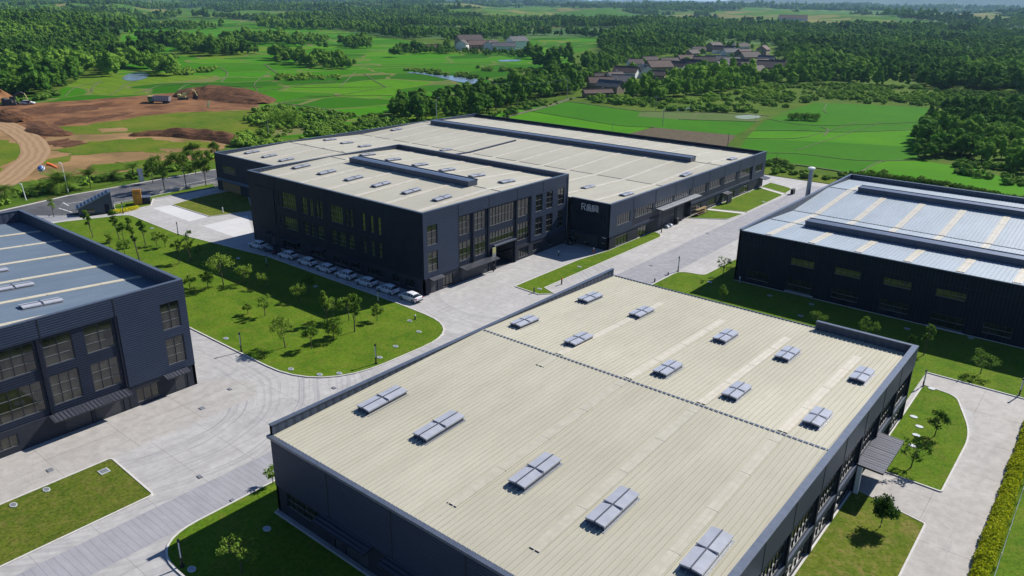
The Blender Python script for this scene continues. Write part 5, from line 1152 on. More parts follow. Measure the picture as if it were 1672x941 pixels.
def instancer(name, pts, meshes, label=None):
    """uncountable growth: one object whose points carry the same crowns"""
    me = bpy.data.meshes.new(name); me.from_pydata(pts[:, :3].tolist(), [], [])
    n = len(pts); a = me.attributes.new('scl', 'FLOAT_VECTOR', 'POINT'); rg = np.random.default_rng(n); wd = rg.uniform(.85, 1.25, n)*pts[:, 3]
    a.data.foreach_set('vector', np.stack([wd, wd, pts[:, 3]], 1).astype(np.float32).ravel())
    b = me.attributes.new('rz', 'FLOAT', 'POINT'); b.data.foreach_set('value', rg.uniform(0, 6.28, n).astype(np.float32)); c = me.attributes.new('idx', 'INT', 'POINT'); c.data.foreach_set('value', rg.integers(0, len(meshes), n).astype(np.int32))
    o = bpy.data.objects.new(name, me); COL.objects.link(o); o['kind'] = 'stuff'
    if label: o['label'] = label
    ng = bpy.data.node_groups.new(name, 'GeometryNodeTree'); ng.interface.new_socket('Geometry', in_out='INPUT', socket_type='NodeSocketGeometry'); ng.interface.new_socket('Geometry', in_out='OUTPUT', socket_type='NodeSocketGeometry')
    gi = ng.nodes.new('NodeGroupInput'); go = ng.nodes.new('NodeGroupOutput'); iop = ng.nodes.new('GeometryNodeInstanceOnPoints'); jn = ng.nodes.new('GeometryNodeJoinGeometry')
    for k_, m_ in enumerate(meshes):
        src = bpy.data.objects.new(name+'_source', m_); oi = ng.nodes.new('GeometryNodeObjectInfo'); oi.inputs['Object'].default_value = src; oi.inputs['As Instance'].default_value = True; ng.links.new(oi.outputs['Geometry'], jn.inputs[0])
    def attr(nm, typ):
        x = ng.nodes.new('GeometryNodeInputNamedAttribute'); x.data_type = typ; x.inputs['Name'].default_value = nm; return x.outputs[0]
    ng.links.new(gi.outputs[0], iop.inputs['Points']); ng.links.new(jn.outputs[0], iop.inputs['Instance']); iop.inputs['Pick Instance'].default_value = True
    ng.links.new(attr('idx', 'INT'), iop.inputs['Instance Index']); ng.links.new(attr('scl', 'FLOAT_VECTOR'), iop.inputs['Scale'])
    cx = ng.nodes.new('ShaderNodeCombineXYZ'); ng.links.new(attr('rz', 'FLOAT'), cx.inputs[2]); ng.links.new(cx.outputs[0], iop.inputs['Rotation']); ng.links.new(iop.outputs[0], go.inputs[0])
    md = o.modifiers.new('growth', 'NODES'); md.node_group = ng
    return o
print('forest', len(FT), 'nearest', len(near))
instancer('distant_woodland', FT[mask], [t[0] for t in TPL])
# scrub: low bushes where the photo shows them
SCRUB = [[(372, 238), (430, 205), (470, 176), (560, 188), (640, 196), (740, 196), (700, 205), (560, 228), (440, 244)], [(425, 178), (470, 176), (480, 200), (440, 215), (400, 200)], [(940, 156), (1010, 160), (1080, 166), (1165, 156), (1250, 142), (1340, 138), (1480, 143), (1672, 154), (1900, 170), (1900, 190), (1640, 178), (1540, 180), (1518, 174), (1420, 169), (1330, 166), (1240, 185), (1130, 182), (1040, 180), (960, 166)],
 [(1560, 262), (1640, 268), (1760, 300), (1760, 332), (1640, 300), (1560, 285)], [(1240, 284), (1250, 262), (1340, 278), (1400, 288), (1400, 296), (1320, 292)], [(1392, 286), (1400, 276), (1560, 306), (1700, 330), (1700, 345)], [(770, 200), (800, 188), (850, 170), (940, 160), (942, 165), (860, 180), (812, 200)],
 [(-60, 345), (0, 322), (60, 308), (130, 296), (200, 286), (260, 276), (345, 258), (348, 270), (240, 290), (110, 314), (0, 336), (-60, 350)], [(640, 118), (670, 112), (740, 120), (800, 128), (800, 134), (740, 126), (660, 116)], [(444, 122), (552, 124), (556, 130), (446, 132)], [(176, 86), (260, 88), (300, 92), (290, 96), (190, 94)], [(284, 114), (350, 112), (358, 120), (284, 124)], [(86, 138), (112, 136), (106, 142), (86, 142)], [(-60, 168), (60, 158), (84, 150), (95, 158), (60, 166), (0, 172)], [(775, 112), (870, 112), (930, 116), (925, 122), (800, 118)]]
def scatter_scrub():
    rng = np.random.default_rng(19); out = []
    for p in SCRUB:
        g = np.array(Gs(p)); x0, y0 = g.min(0); x1, y1 = g.max(0); far = np.hypot(g[:, 0].mean(), g[:, 1].mean()); s_ = 2.6 if far < 330 else 3.6
        n = int((x1-x0)*(y1-y0)/s_**2); X = rng.uniform(x0, x1, n); Y = rng.uniform(y0, y1, n); px, py, d = project(np.stack([X, Y, np.zeros(n)], 1))
        k_ = inpoly(px, py, p) & (fbm(X/14, Y/14, 8) > .42) & ~((X > -181) & (X < 40) & (Y < 213)) ; X, Y = X[k_], Y[k_]
        out.append(np.stack([X, Y, np.full(X.size, Z0+.02), rng.uniform(.9, 3.0, X.size)*(1.0 if far < 260 else 1.25)*(.6+.9*fbm(X/22, Y/22, 3))], 1))
    return np.concatenate(out)
SCB = scatter_scrub(); print('scrub', len(SCB)); instancer('scrub_growth', SCB, BUSH)

# ---- trees on the lawns: trunk, limbs and leaf clusters, each modelled on its own
def yard_tree(px, pyb, pyt, label, rad=None, style='round', seed=1, lean=0.0, mat='leaf_lawn', z=.07, group=None, nleaf=620, name='young_tree', cat='tree', hgt=None):
    x, y = G(px, pyb, z); h = hgt or height_at(px, pyb, pyt, z); rng = np.random.default_rng(seed); rn = random.Random(seed)
    rad = rad or h*.28; rad *= .98; nleaf = int(nleaf*1.6); root = thing(name, label, cat, (x, y, z), 0, group)
    L = Vector((RT[0], RT[1], 0))*lean*h
    tk = MB(); P = lambda t, ox=0, oy=0: (L.x*t+ox, L.y*t+oy, h*t)
    th = .035+.012*h; top = .86 if style != 'ball' else .7
    tk.tube([(0, 0, -.05), P(.18), P(.4, rn.uniform(-.05, .05)*h*.3, 0), P(top)], [th, th*.8, th*.6, th*.2], 'bark', 7)
    lo = {'round': .34, 'column': .3, 'wide': .38, 'sparse': .3, 'ball': .42, 'vase': .36}[style]; ends = []
    nb = {'round': 9, 'column': 9, 'wide': 11, 'sparse': 12, 'ball': 8, 'vase': 10}[style]
    for i in range(nb):
        t0 = lo*.75+(top-lo)*.75*rn.random(); a = i*2.4+rn.uniform(-.4, .4); t1 = min(1, t0+rn.uniform(.16, .34)); rr = rad*rn.uniform(.55, .95)*(1.0 if style != 'column' else .7)
        if style in ('round', 'ball'): rr *= math.sqrt(max(.15, 1-((t1-(lo+1)/2)/((1-lo)/2))**2))
        if style == 'vase': rr *= .4+.7*t1
        e = P(t1, math.cos(a)*rr, math.sin(a)*rr); s_ = P(t0); mid = [(s_[j]+e[j])/2 for j in range(3)]; mid[2] -= .04*h
        tk.tube([s_, mid, e], [th*.4, th*.25, th*.08], 'bark', 5); ends.append(e)
        if style in ('sparse', 'wide', 'vase'):
            for q in range(2): f = tuple(e[j]+rn.uniform(-.22, .22)*rad*(1 if j < 2 else .9) for j in range(3)); tk.tube([mid, f], [th*.18, th*.05], 'bark', 4); ends.append(f)
    tk.build('trunk', root)
    ends.append(P(.93)); ends.append(P(top))
    if style == 'ball': ends += [P(.62, math.cos(a)*rad*.4, math.sin(a)*rad*.4) for a in (0, 2, 4)]
    lr = rad*{'round': .42, 'column': .42, 'wide': .34, 'sparse': .26, 'ball': .55, 'vase': .34}[style]; Q = []
    per = max(10, int(nleaf/len(ends)))
    for e in ends:
        d = rng.normal(size=(per, 3)); d /= np.linalg.norm(d, axis=1)[:, None]; Q.append(np.array(e)+d*lr*rng.uniform(.15, 1.1, (per, 1))*np.array([1, 1, .85]))
    Q = np.concatenate(Q); Q = Q[Q[:, 2] > h*lo*.7]
    me = leaves_mesh('crown', Q, rng.uniform(.6, 1.35, len(Q))*(.085+.012*h), mat, rng, .1); c = bpy.data.objects.new('crown', me); COL.objects.link(c); c.parent = root
    return root
LT = [ # long lawn beside the car row: photo x, base y, top y, label, radius, style, lean
 (152, 388, 342, 'slim bushy tree at the far left corner of the long lawn nearest the gatehouse', .8, 'column', -.12, 'leaf_dark'),
 (195, 391, 341, 'tall slim tree leaning left near the gatehouse end of the long lawn', .95, 'column', -.12, 'leaf_dark'),
 (202, 393, 363, 'dark bushy tree touching the tall leaning one', .9, 'round', 0, 'leaf_dark'),
 (228, 425, 351, 'tallest thin leaning tree at the left end of the long lawn', .75, 'column', -.13, 'leaf_dark'),
 (238, 401, 358, 'slim upright tree with a lumpy crown behind the thinnest one', .85, 'column', -.08, 'leaf_dark'),
 (256, 401, 378, 'small light bushy tree beside the far kerb of the long lawn', .9, 'sparse', 0, 'leaf_lawn'),
 (270, 404, 381, 'small tree next to the lamp post at the far kerb', .9, 'round', 0, 'leaf_lawn'),
 (180, 405, 381, 'thin sparse sapling close to the navy parapet on the left', .6, 'sparse', 0, 'leaf_lawn'),
 (204, 416, 391, 'wide low bushy tree just above the navy parapet', 1.3, 'wide', 0, 'leaf_dark'),
 (293, 430, 391, 'sparse tree standing where the block shadow begins on the long lawn', .9, 'sparse', -.05, 'leaf_lawn'),
 (312, 428, 378, 'dark tree with a forked crown at the edge of the block shadow', 1.1, 'vase', -.05, 'leaf_dark'),
 (324, 419, 402, 'low bushy tree inside the block shadow beside the forked one', .9, 'wide', 0, 'leaf_lawn'),
 (365, 466, 411, 'wide spreading sparse tree whose crown spans the shadow edge', 2.3, 'wide', -.05, 'leaf_lawn'),
 (311, 475, 449, 'small tree near the corner of the blue roofed block', .9, 'round', 0, 'leaf_lawn'),
 (340, 472, 444, 'small dark bushy tree right of the one near the blue roofed corner', 1.0, 'round', 0, 'leaf_dark'),
 (399, 464, 434, 'pale sparse tree inside the block shadow opposite the third car', 1.4, 'wide', 0, 'leaf_lawn'),
 (405, 513, 495, 'smallest sapling in the sunlit middle of the long lawn', .7, 'round', 0, 'leaf_lawn'),
 (433, 469, 447, 'pale bushy tree just inside the block shadow opposite the fourth car', 1.1, 'wide', 0, 'leaf_lawn'),
 (433, 516, 483, 'round headed young tree in the sunlit middle of the long lawn', 1.2, 'vase', 0, 'leaf_lawn'),
 (488, 492, 464, 'pale round tree at the shadow edge in the middle of the long lawn', 1.3, 'wide', 0, 'leaf_lawn'),
 (504, 479, 449, 'dark tree deep in the block shadow near the car road', 1.1, 'round', 0, 'leaf_dark'),
 (466, 568, 517, 'largest bushy tree near the front kerb of the long lawn', 1.7, 'round', -.08, 'leaf_lawn'),
 (509, 569, 535, 'small bushy tree right of the largest one at the front of the lawn', 1.1, 'round', 0, 'leaf_dark'),
 (545, 555, 521, 'wide bushy tree at the centre front of the long lawn', 1.5, 'round', 0, 'leaf_dark'),
 (535, 527, 474, 'tall slender pale tree behind the wide bushy one', .8, 'column', -.08, 'leaf_lawn'),
 (544, 522, 486, 'spreading pale tree just behind the wide bushy one', 1.4, 'wide', .05, 'leaf_lawn'),
 (570, 524, 483, 'pale sparse tree left of the dense columnar one', 1.1, 'sparse', -.05, 'leaf_lawn'),
 (579, 542, 479, 'dense tall columnar tree at the right end of the long lawn', 1.15, 'column', .04, 'leaf_dark'),
 (616, 524, 497, 'small round tree closest to the last car at the right end of the lawn', .95, 'round', 0, 'leaf_lawn'),
]
for i, (a, b, c, lb, rd, st_, ln, mt) in enumerate(LT): yard_tree(a, b, c, lb, rd, st_, 100+i, ln, mt, group='trees on the long lawn', nleaf=760 if st_ in ('column', 'round') else 560)
OT = [(1180, 452, 420, 'bare branched pale tree on the small lawn beside the black warehouse corner', 1.5, 'sparse', .04, 'leaf_scrub', 300),
 (1179, 493, 466, 'thin leafy sapling in the shade behind the nearest warehouse roof edge', .9, 'column', 0, 'leaf_lawn', 420),
 (1335, 532, 508, 'pale bushy tree top in the shade behind the low parapet start', 1.1, 'wide', 0, 'leaf_lawn', 420),
 (1414, 552, 523, 'yellow green bushy tree in the shade behind the raised parapet', 1.3, 'wide', 0, 'leaf_lawn', 520),
 (1486, 566, 547, 'short dark stump like bush beyond the warehouse corner', .6, 'round', 0, 'leaf_dark', 260),
 (1508, 580, 527, 'tall thin yellow green tree beyond the corner of the nearest warehouse', .85, 'column', .04, 'leaf_lawn', 520),
 (1601, 610, 574, 'sparse pale tree on the sunlit lawn before the black warehouse', 1.6, 'wide', 0, 'leaf_scrub', 420),
 (1526, 712, 671, 'small leafy tree in the middle of the rounded east lawn', 1.1, 'round', .05, 'leaf_dark', 460),
 (1487, 764, 713, 'sparse twiggy tree near the entrance canopy on the east lawn', 1.4, 'sparse', .08, 'leaf_dark', 300),
 (1437, 861, 809, 'dense dark ball headed tree on the worn lawn by the east wall', 1.1, 'ball', .05, 'leaf_dark', 1500),
 (395, 935, 880, 'sparse shaded tree in the dark lawn at the bottom left of the nearest warehouse', 1.4, 'sparse', 0, 'leaf_lawn', 420),
 (446, 790, 764, 'small grey green bush at the foot of the near warehouse corner', .7, 'wide', 0, 'leaf_scrub', 300),
 (88, 354, 322, 'thin young tree on the verge left of the gatehouse', .9, 'column', -.05, 'leaf_lawn', 260)]
for i, (a, b, c, lb, rd, st_, ln, mt, nl) in enumerate(OT): yard_tree(a, b, c, lb, rd, st_, 200+i, ln, mt, nleaf=nl)
# ---- trees along the west road
def fan_tree(px, pyb, pyt, label, seed, spread=1.0, nf=22, stem=.45, name='palm_tree', cat='palm tree', curve=.55):
    x, y = G(px, pyb, Z0); h = height_at(px, pyb, pyt, Z0); root = thing(name, label, cat, (x, y, Z0)); rn = random.Random(seed)
    t = MB(); t.tube([(0, 0, -.1), (.04*h, 0, h*stem*.5), (0, 0, h*stem)], [.16, .13, .14], 'bark', 8); t.build('trunk', root)
    f = MB(); hs = h*stem
    for i in range(nf):
        a = i*2.399+rn.uniform(-.2, .2); el = rn.uniform(.25, 1.35); Lh = (h-hs)*rn.uniform(.9, 1.25)*spread; dx, dy = math.cos(a), math.sin(a); pts = []
        for s_ in range(8):
            q = s_/7; e = el-curve*q*q*1.6; pts.append((dx*Lh*q*math.cos(el-curve*q), dy*Lh*q*math.cos(el-curve*q), hs+Lh*q*math.sin(el-curve*q*1.3)))
        for s_ in range(1, 8):
            p0, p1 = Vector(pts[s_-1]), Vector(pts[s_]); d = (p1-p0).normalized(); sd = d.cross(Vector((0, 0, 1))).normalized(); ll = Lh*.36*math.sin(math.pi*(.15+.8*s_/8))
            for sg in (-1, 1):
                for w0 in (.0, .5):
                    b0 = p0.lerp(p1, w0); b1 = p0.lerp(p1, w0+.32); tip = b0+d*ll*.6+sd*sg*ll-Vector((0, 0, ll*.25)); f.face([b0, b1, tip], 'leaf_palm')
            f.face([p0-sd*.03, p1-sd*.03, p1+sd*.03, p0+sd*.03], 'leaf_palm')
    f.build('fronds', root)
fan_tree(101, 314, 270, 'large dark spiky palm beside the pole with the orange windsock', 1, 1.15, 34, .35)
fan_tree(148, 308, 263, 'slim palm on a clear stem right of the windsock pole', 2, .95, 20, .5)
fan_tree(219, 292, 257, 'small palm near the leaning white board by the road', 3, .95, 18, .5)
fan_tree(9, 322, 287, 'drooping palm at the left edge beside the dirt track', 4, 1.1, 22, .3)
fan_tree(181, 294, 269, 'low bushy palm without a stem on the verge behind the gatehouse', 5, 1.0, 30, .12)
fan_tree(66, 308, 287, 'low dark bushy palm between the track and the windsock pole', 6, 1.0, 30, .12)
for i, (a, b, c, lb, rd, st_) in enumerate([(269, 311, 251, 'big broad street tree nearest the orange booth across the road', 3.0, 'vase'), (305, 309, 246, 'second big street tree right of the broadest one by the road', 2.6, 'vase'), (337, 305, 249, 'street tree nearest the corner of the largest warehouse', 2.2, 'vase'), (320, 285, 235, 'street tree standing back on the verge behind the other street trees', 2.4, 'round'), (353, 262, 231, 'small round tree touching the warehouse corner by the road', 1.5, 'round'), (250, 300, 262, 'smaller tree at the left of the street tree group', 1.8, 'vase')]):
    yard_tree(a, b, c, lb, rd, st_, 300+i, -.04, 'leaf_palm', Z0+.05, nleaf=1700, name='street_tree')
# ---- large single bushes and hedges
def hedge(name, path, wd, h, label, cat, mat, seed, dens=70, ls=.16):
    rng = np.random.default_rng(seed); P = []; path = [Vector((*p, 0)) for p in path]
    for i in range(len(path)-1):
        L = (path[i+1]-path[i]).length; n = int(L*dens); t = rng.uniform(0, 1, n); d = (path[i+1]-path[i]).normalized(); q = Vector((-d.y, d.x, 0)); u_ = rng.uniform(-1, 1, n); v_ = rng.uniform(0, 1, n)**.6
        bx = np.array([path[i].lerp(path[i+1], a) for a in t]); wob = .75+.6*fbm(bx[:, 0]*.9, bx[:, 1]*.9, seed)
        bx[:, 0] += q.x*u_*wd/2*wob*np.sqrt(1-.55*v_**2); bx[:, 1] += q.y*u_*wd/2*wob*np.sqrt(1-.55*v_**2); bx[:, 2] = v_*h*wob*(1-.35*u_*u_); P.append(bx)
    P = np.concatenate(P); x0 = P[:, :2].mean(0); base = float(path[0].z); P[:, 0] -= x0[0]; P[:, 1] -= x0[1]
    me = leaves_mesh(name, P, rng.uniform(.6, 1.3, len(P))*ls, mat, rng, .1); o = bpy.data.objects.new(name, me); COL.objects.link(o); o.location = (x0[0], x0[1], .0); return tag(o, label, cat)
hedge('hedge', [(-2.2, 44), (-2.2, 60), (-2.25, 75), (-2.3, 90), (-2.4, 99)], 1.5, 1.1, 'bright yellow green hedge along the pale concrete east road', 'hedge', 'leaf_hedge', 3, 420, .13)
hedge('hedge', Gs([(1385, 292), (1440, 298), (1520, 306), (1600, 322), (1672, 338)]), 3.2, 2.2, 'dark row of shrubs behind the back parapet of the blue roofed warehouse', 'hedge', 'leaf_dark', 4, 160, .26)
hedge('bush', Gs([(1288, 196), (1312, 196), (1338, 198)]), 5, 2.8, 'lone clump of dark bushes in the middle of the right hand paddies', 'bush', 'leaf_scrub', 5, 150, .3)
hedge('hedge', Gs([(186, 350), (196, 348), (205, 346), (226, 341)]), .9, .9, 'clipped hedge at the side of the gatehouse', 'hedge', 'leaf_hedge', 6, 420, .09)
hedge('bush', Gs([(443, 206), (470, 204), (492, 205)]), 7, 5, 'large rounded bush left of the far warehouse corner', 'bush', 'leaf_scrub', 7, 160, .3)
hedge('bush', Gs([(1535, 252), (1565, 250), (1590, 256)]), 9, 3.6, 'pale silvery bushes below the right hand wood', 'bush', 'leaf_scrub', 8, 110, .35)
# ================================================================== HOUSES, VEHICLES, SMALL THINGS
def house(px, py, L, D, H, turn, roof, wall, label, seed):
    x, y = G(px, py); z = float(terrain(x, y)); yaw = R(YAW-90)+turn*1.4+(seed*37 % 11-5)*.06;  root = thing('house', label, 'house', (x, y, z), yaw); rn = random.Random(seed); rh = D*.34
    w_ = MB(); w_.box(-L/2, L/2, -D/2, D/2, -.5, H, wall, skip='tb')
    for s_ in (-1, 1): w_.face([(s_*L/2, -D/2, H), (s_*L/2, D/2, H), (s_*L/2, 0, H+rh)], wall)
    w_.build('wall', root)
    r_ = MB(); ov = .6
    for s_ in (-1, 1):
        a = [(-L/2-ov, s_*(D/2+ov), H-ov*rh/(D/2)), (L/2+ov, s_*(D/2+ov), H-ov*rh/(D/2)), (L/2+ov, 0, H+rh), (-L/2-ov, 0, H+rh)]; r_.face(a, roof); r_.face([(p[0], p[1], p[2]+.18) for p in a], roof)
        r_.face([a[0], a[1], (a[1][0], a[1][1], a[1][2]+.18), (a[0][0], a[0][1], a[0][2]+.18)], roof)
    r_.box(-L/2-ov, L/2+ov, -.18, .18, H+rh+.1, H+rh+.34, roof)
    if rn.random() < .4: r_.box(L*.2, L*.2+.8, D*.1, D*.1+.7, H+rh*.5, H+rh+.9, wall)
    r_.build('roof', root)
    n = max(2, int(L/4))
    for i in range(n):
        xx = -L/2+(i+.5)*L/n; m_ = MB()
        if i == n//2: m_.box(xx-.5, xx+.5, -D/2-.04, -D/2-.01, 0, 2.1, 'timber'); m_.build('door', root)
        else: m_.box(xx-.6, xx+.6, -D/2-.04, -D/2-.01, 1.0, 2.2, 'glass'); m_.build('window', root)
for i, h in enumerate(HOUSES): house(*h, i)

def make_car(paint, kind):
    root = thing('parked_car', 'x', 'car')
    # stations along the car (x forward), each: z sill, half width, belt z, roof z, roof half width
    L = 4.55; S = [(-2.27, .42, .62, .70, .60, .62, .72), (-2.2, .30, .80, .90, .80, .92, .72), (-1.95, .24, .86, .95, .87, 1.02, .70), (-1.45, .22, .88, .95, .88, 1.34, .60), (-.9, .22, .89, .94, .89, 1.45, .58), (0.0, .22, .89, .92, .89, 1.48, .59), (.45, .22, .89, .90, .89, 1.42, .58), (1.0, .22, .88, .88, .88, 1.05, .66), (1.25, .22, .88, .86, .88, .90, .74), (1.8, .24, .86, .78, .84, .80, .66), (2.15, .30, .78, .66, .74, .68, .55), (2.28, .42, .6, .58, .56, .6, .45)]
    mb = MB(); gl = MB(); rows = []
    for (x, zs, wl, zb, wb, zr, wr) in S:
        rows.append([(x, -wl*.93, zs), (x, -wl, (zs+zb)/2), (x, -wb, zb), (x, -wr, zr-.03), (x, -wr*.5, zr+.02), (x, wr*.5, zr+.02), (x, wr, zr-.03), (x, wb, zb), (x, wl, (zs+zb)/2), (x, wl*.93, zs)])
    for i in range(len(rows)-1):
        for j in range(9):
            glass = (j in (2, 6) and 2 <= i <= 6) or (j in (3, 4, 5) and i in (2, 6))
            mb.face([rows[i][j], rows[i][j+1], rows[i+1][j+1], rows[i+1][j]], paint)
            if glass:
                q = [Vector(rows[i][j]), Vector(rows[i][j+1]), Vector(rows[i+1][j+1]), Vector(rows[i+1][j])]; c = sum(q, Vector())/4; nn = (q[2]-q[0]).cross(q[3]-q[1]).normalized(); nn = nn if nn.dot(c-Vector((c.x, 0, .6))) > 0 else -nn
                s_ = .86 if j in (2, 6) else .97
                gl.face([c+(p-c)*s_+nn*.012 for p in q], 'car_glass')
    mb.face(rows[0], paint); mb.face(rows[-1], paint)
    mb.box(-2.3, -2.1, -.78, .78, .32, .5, 'black_metal'); mb.box(2.12, 2.3, -.6, .6, .3, .46, 'black_metal')
    mb.build('body', root, smooth=False); gl.build('windows', root)
    for sx in (-1.38, 1.38):
        for sy in (-1, 1):
            w_ = MB(); w_.tube([(sx, sy*.70, .33), (sx, sy*.91, .33)], [.33, .33], 'tyre', 18); wo = w_.build('wheel', root)
            r_ = MB(); r_.tube([(sx, sy*.905, .33), (sx, sy*.925, .33)], [.21, .20], 'rim', 12); ro = r_.build('rim'); ro.parent = wo
    for sy in (-1, 1):
        t = MB(); t.box(-2.26, -2.02, sy*.72-.14, sy*.72+.14, .72, .90, 'tail_red'); t.build('taillight', root)
        t = MB(); t.box(1.98, 2.2, sy*.62-.13, sy*.62+.13, .58, .70, 'head_clear'); t.build('headlight', root)
        t = MB(); t.box(.62, .8, sy*.98-.1, sy*.98+.1, .88, 1.0, paint); t.build('mirror', root)
    return root
ROW = [(420, 405), (448, 411), (475, 420), (503, 432), (535, 442), (567, 453), (603, 464), (638, 476), (673, 489)]
CARL = ['silver white hatchback parked farthest left by the shaded wall', 'dark blue hatchback, the only dark car of the wall side row', 'white car right behind the dark blue one', 'white car with a dark roof, fourth from the left in the wall side row', 'white car in the middle of the wall side row', 'white car with a raised boot line, fourth from the right end of the row', 'white car third from the right end of the row', 'white car second from the right, beside the tall lamp post', 'white car half in sunlight at the right end of the row by the block corner']
cw = make_car('car_white', 'h'); ck = make_car('car_navy', 'h'); cb = make_car('car_black', 'h')
for q_ in (cw, ck, cb): q_.scale = (.92, .94, .97)
used = {'w': 0, 'n': 0}
for i, (a, b) in enumerate(ROW):
    x, y = G(a, b); y = 78.55; rz = math.pi+random.Random(i).uniform(-.05, .05)+.04
    if i == 1: o = ck; o.location = (x, y, .01); o.rotation_euler = (0, 0, rz); o['label'] = CARL[i]
    elif not used['w']: o = cw; used['w'] = 1; o.location = (x, y, .01); o.rotation_euler = (0, 0, rz); o['label'] = CARL[i]
    else: o = dup(cw, (x, y, .01), rz, CARL[i])
    o['group'] = 'cars parked along the shaded wall'
cb.location = (*G(937, 397), .01); cb.rotation_euler = (0, 0, R(-92)); cb['label'] = 'black car parked nose out in the dark courtyard beside the office block'
dup(cb, (*G(968, 398), .01), R(-88), 'black car nearer the lettered wall corner in the dark courtyard')

# lamp posts
def lamp(px, pyb, pyt, label, z=.07, first=[None]):
    x, y = G(px, pyb, z); h = height_at(px, pyb, pyt, z)
    if first[0] is None:
        r_ = thing('lamp_post', label, 'lamp post', (x, y, z), 0, 'black lamp posts'); m_ = MB(); m_.tube([(0, 0, 0), (0, 0, .33)], [.05, .05], 'black_metal', 10); m_.tube([(0, 0, 0), (0, 0, .02)], [.12, .12], 'black_metal', 10); m_.tube([(0, 0, .9), (0, 0, .93), (0, 0, 1.0)], [.05, .075, .06], 'black_metal', 10)
        m_.tube([(.035, .02, .33), (.035, .02, .9)], [.018, .018], 'black_metal', 6); m_.build('post', r_)
        t = MB(); t.tube([(0, 0, .33), (0, 0, .9)], [.036, .036], 'lamp_tube', 10); t.build('light_tube', r_); first[0] = r_; o = r_
    else: o = dup(first[0], (x, y, z), 0, label, group='black lamp posts')
    o.scale = (1.9, 1.9, h); return o
for a in [(394, 574, 543, 'lamp post on the front kerb of the long lawn, left of the largest tree'), (614, 594, 562, 'lamp post at the front right corner of the long lawn near the warehouse parapet'), (436, 436, 418, 'lamp post at the far lawn kerb opposite the second car'), (618, 500, 474, 'lamp post at the lawn kerb in front of the second car from the right'), (291, 384, 363, 'dark lamp post on the far kerb of the lawn before the white paving'), (1107, 443, 419, 'lamp post at the lawn tip beside the central road'), (1507, 631, 603, 'lamp post on the rounded east lawn beyond the warehouse corner'), (1664, 646, 616, 'lamp post on the front lawn kerb at the right edge'), (298, 925, 879, 'lamp post on the curved kerb at the bottom left'), (201, 348, 330, 'small lamp post by the gatehouse hedge')]: lamp(*a)
# poles
def pole(px, pyb, pyt, label, name='utility_pole', rad=.13, arm=True, mat='wood_pole', h=None):
    x, y = G(px, pyb, Z0); h = h or height_at(px, pyb, pyt, Z0); r_ = thing(name, label, 'pole', (x, y, Z0)); m_ = MB(); m_.tube([(0, 0, 0), (0, 0, h)], [rad, rad*.7], mat, 8); m_.build('shaft', r_)
    if arm: a = MB(); a.box(-.9, .9, -.06, .06, h-.8, h-.66, mat); a.tube([(-.8, 0, h-.66), (-.8, 0, h-.45)], [.05, .05], 'galv', 6); a.tube([(.8, 0, h-.66), (.8, 0, h-.45)], [.05, .05], 'galv', 6); a.build('crossarm', r_)
    return (x, y, Z0+h)
p1 = pole(926, 163, 129, 'tall pale utility pole at the end of the farm track before the dark wood'); p2 = pole(845, 178, 164, 'short pale pole beside the bushy track behind the warehouse', rad=.1, arm=False)
pole(1070, 182, 156, 'thin utility pole at the corner of the young pale paddy', rad=.11); pole(1082, 206, 177, 'utility pole at the corner of the ploughed plot'); pole(1000, 217, 199, 'thin pole in the bright green paddy', rad=.08, arm=False); pole(1188, 240, 218, 'short dark pole at the right corner of the ploughed plot', rad=.1, arm=False, mat='iron'); pole(1265, 284, 252, 'dark street lamp pole beyond the far end of the largest warehouse', rad=.07, arm=False, mat='black_metal')
pole(932, 160, 146, 'short post right of the tallest utility pole', rad=.1, arm=False); pole(815, 114, 100, 'distant pole above the hedge in the middle paddies', rad=.14, arm=False); pole(1233, 200, 186, 'thin post at the right end of the pale paddy', rad=.08, arm=False)
pole(439, 222, 216, 'short grey post on the verge behind the left warehouse corner', rad=.12, arm=False, h=5.0)
w_ = MB(); a, b = Vector(p1), Vector((*G(798, 168), 9.0)); w_.tube([tuple(a.lerp(b, t)-Vector((0, 0, 5*t*(1-t)))) for t in [i/12 for i in range(13)]], [.045]*13, 'galv', 5); tag(w_.build('power_cable'), 'thin pale cable running left from the tallest utility pole', 'cable')
# mast with a lamp standing on the far side of the big roof
def street_lamp(x, y, h, label, name='street_lamp', mat='galv', arm=1.2, ang=0.0, z=0.0, rad=.1, lean=0):
    r_ = thing(name, label, 'street lamp', (x, y, z), ang); m_ = MB(); m_.tube([(0, 0, 0), (lean, 0, h*.96), (lean+.2, 0, h), (lean+arm, 0, h+.08)], [rad, rad*.65, rad*.5, rad*.4], mat, 8); m_.build('mast', r_); l_ = MB(); l_.box(lean+arm-.3, lean+arm+.35, -.13, .13, h+.0, h+.14, mat); l_.build('lamp_head', r_)
x, y = -176.9, 178.0
def on_line(px0, py0, X):  # a mast at x = X under the photo point px0, py0
    d = FWD*F_PX+RT*(px0-PW/2)-UP*(py0-PH/2); t = X/d[0]; return X, d[1]*t, CAM_H+d[2]*t
mx, my, mz = on_line(712, 160, -177.2); street_lamp(mx, my, mz, 'slim grey mast with a lamp behind the far left edge of the largest roof', arm=.9, ang=R(40), rad=.14)
street_lamp(*G(112, 316, Z0), height_at(112, 316, 266, Z0), 'leaning pale pole beside the orange windsock on the west road verge', name='street_lamp', mat='steel_white', arm=.6, ang=R(200), z=Z0, lean=.4)
street_lamp(*G(43, 328, Z0), height_at(43, 328, 301, Z0), 'short pale leaning pole at the left end of the west road', name='street_lamp', mat='steel_white', arm=.3, ang=R(200), z=Z0, lean=.4, rad=.12)
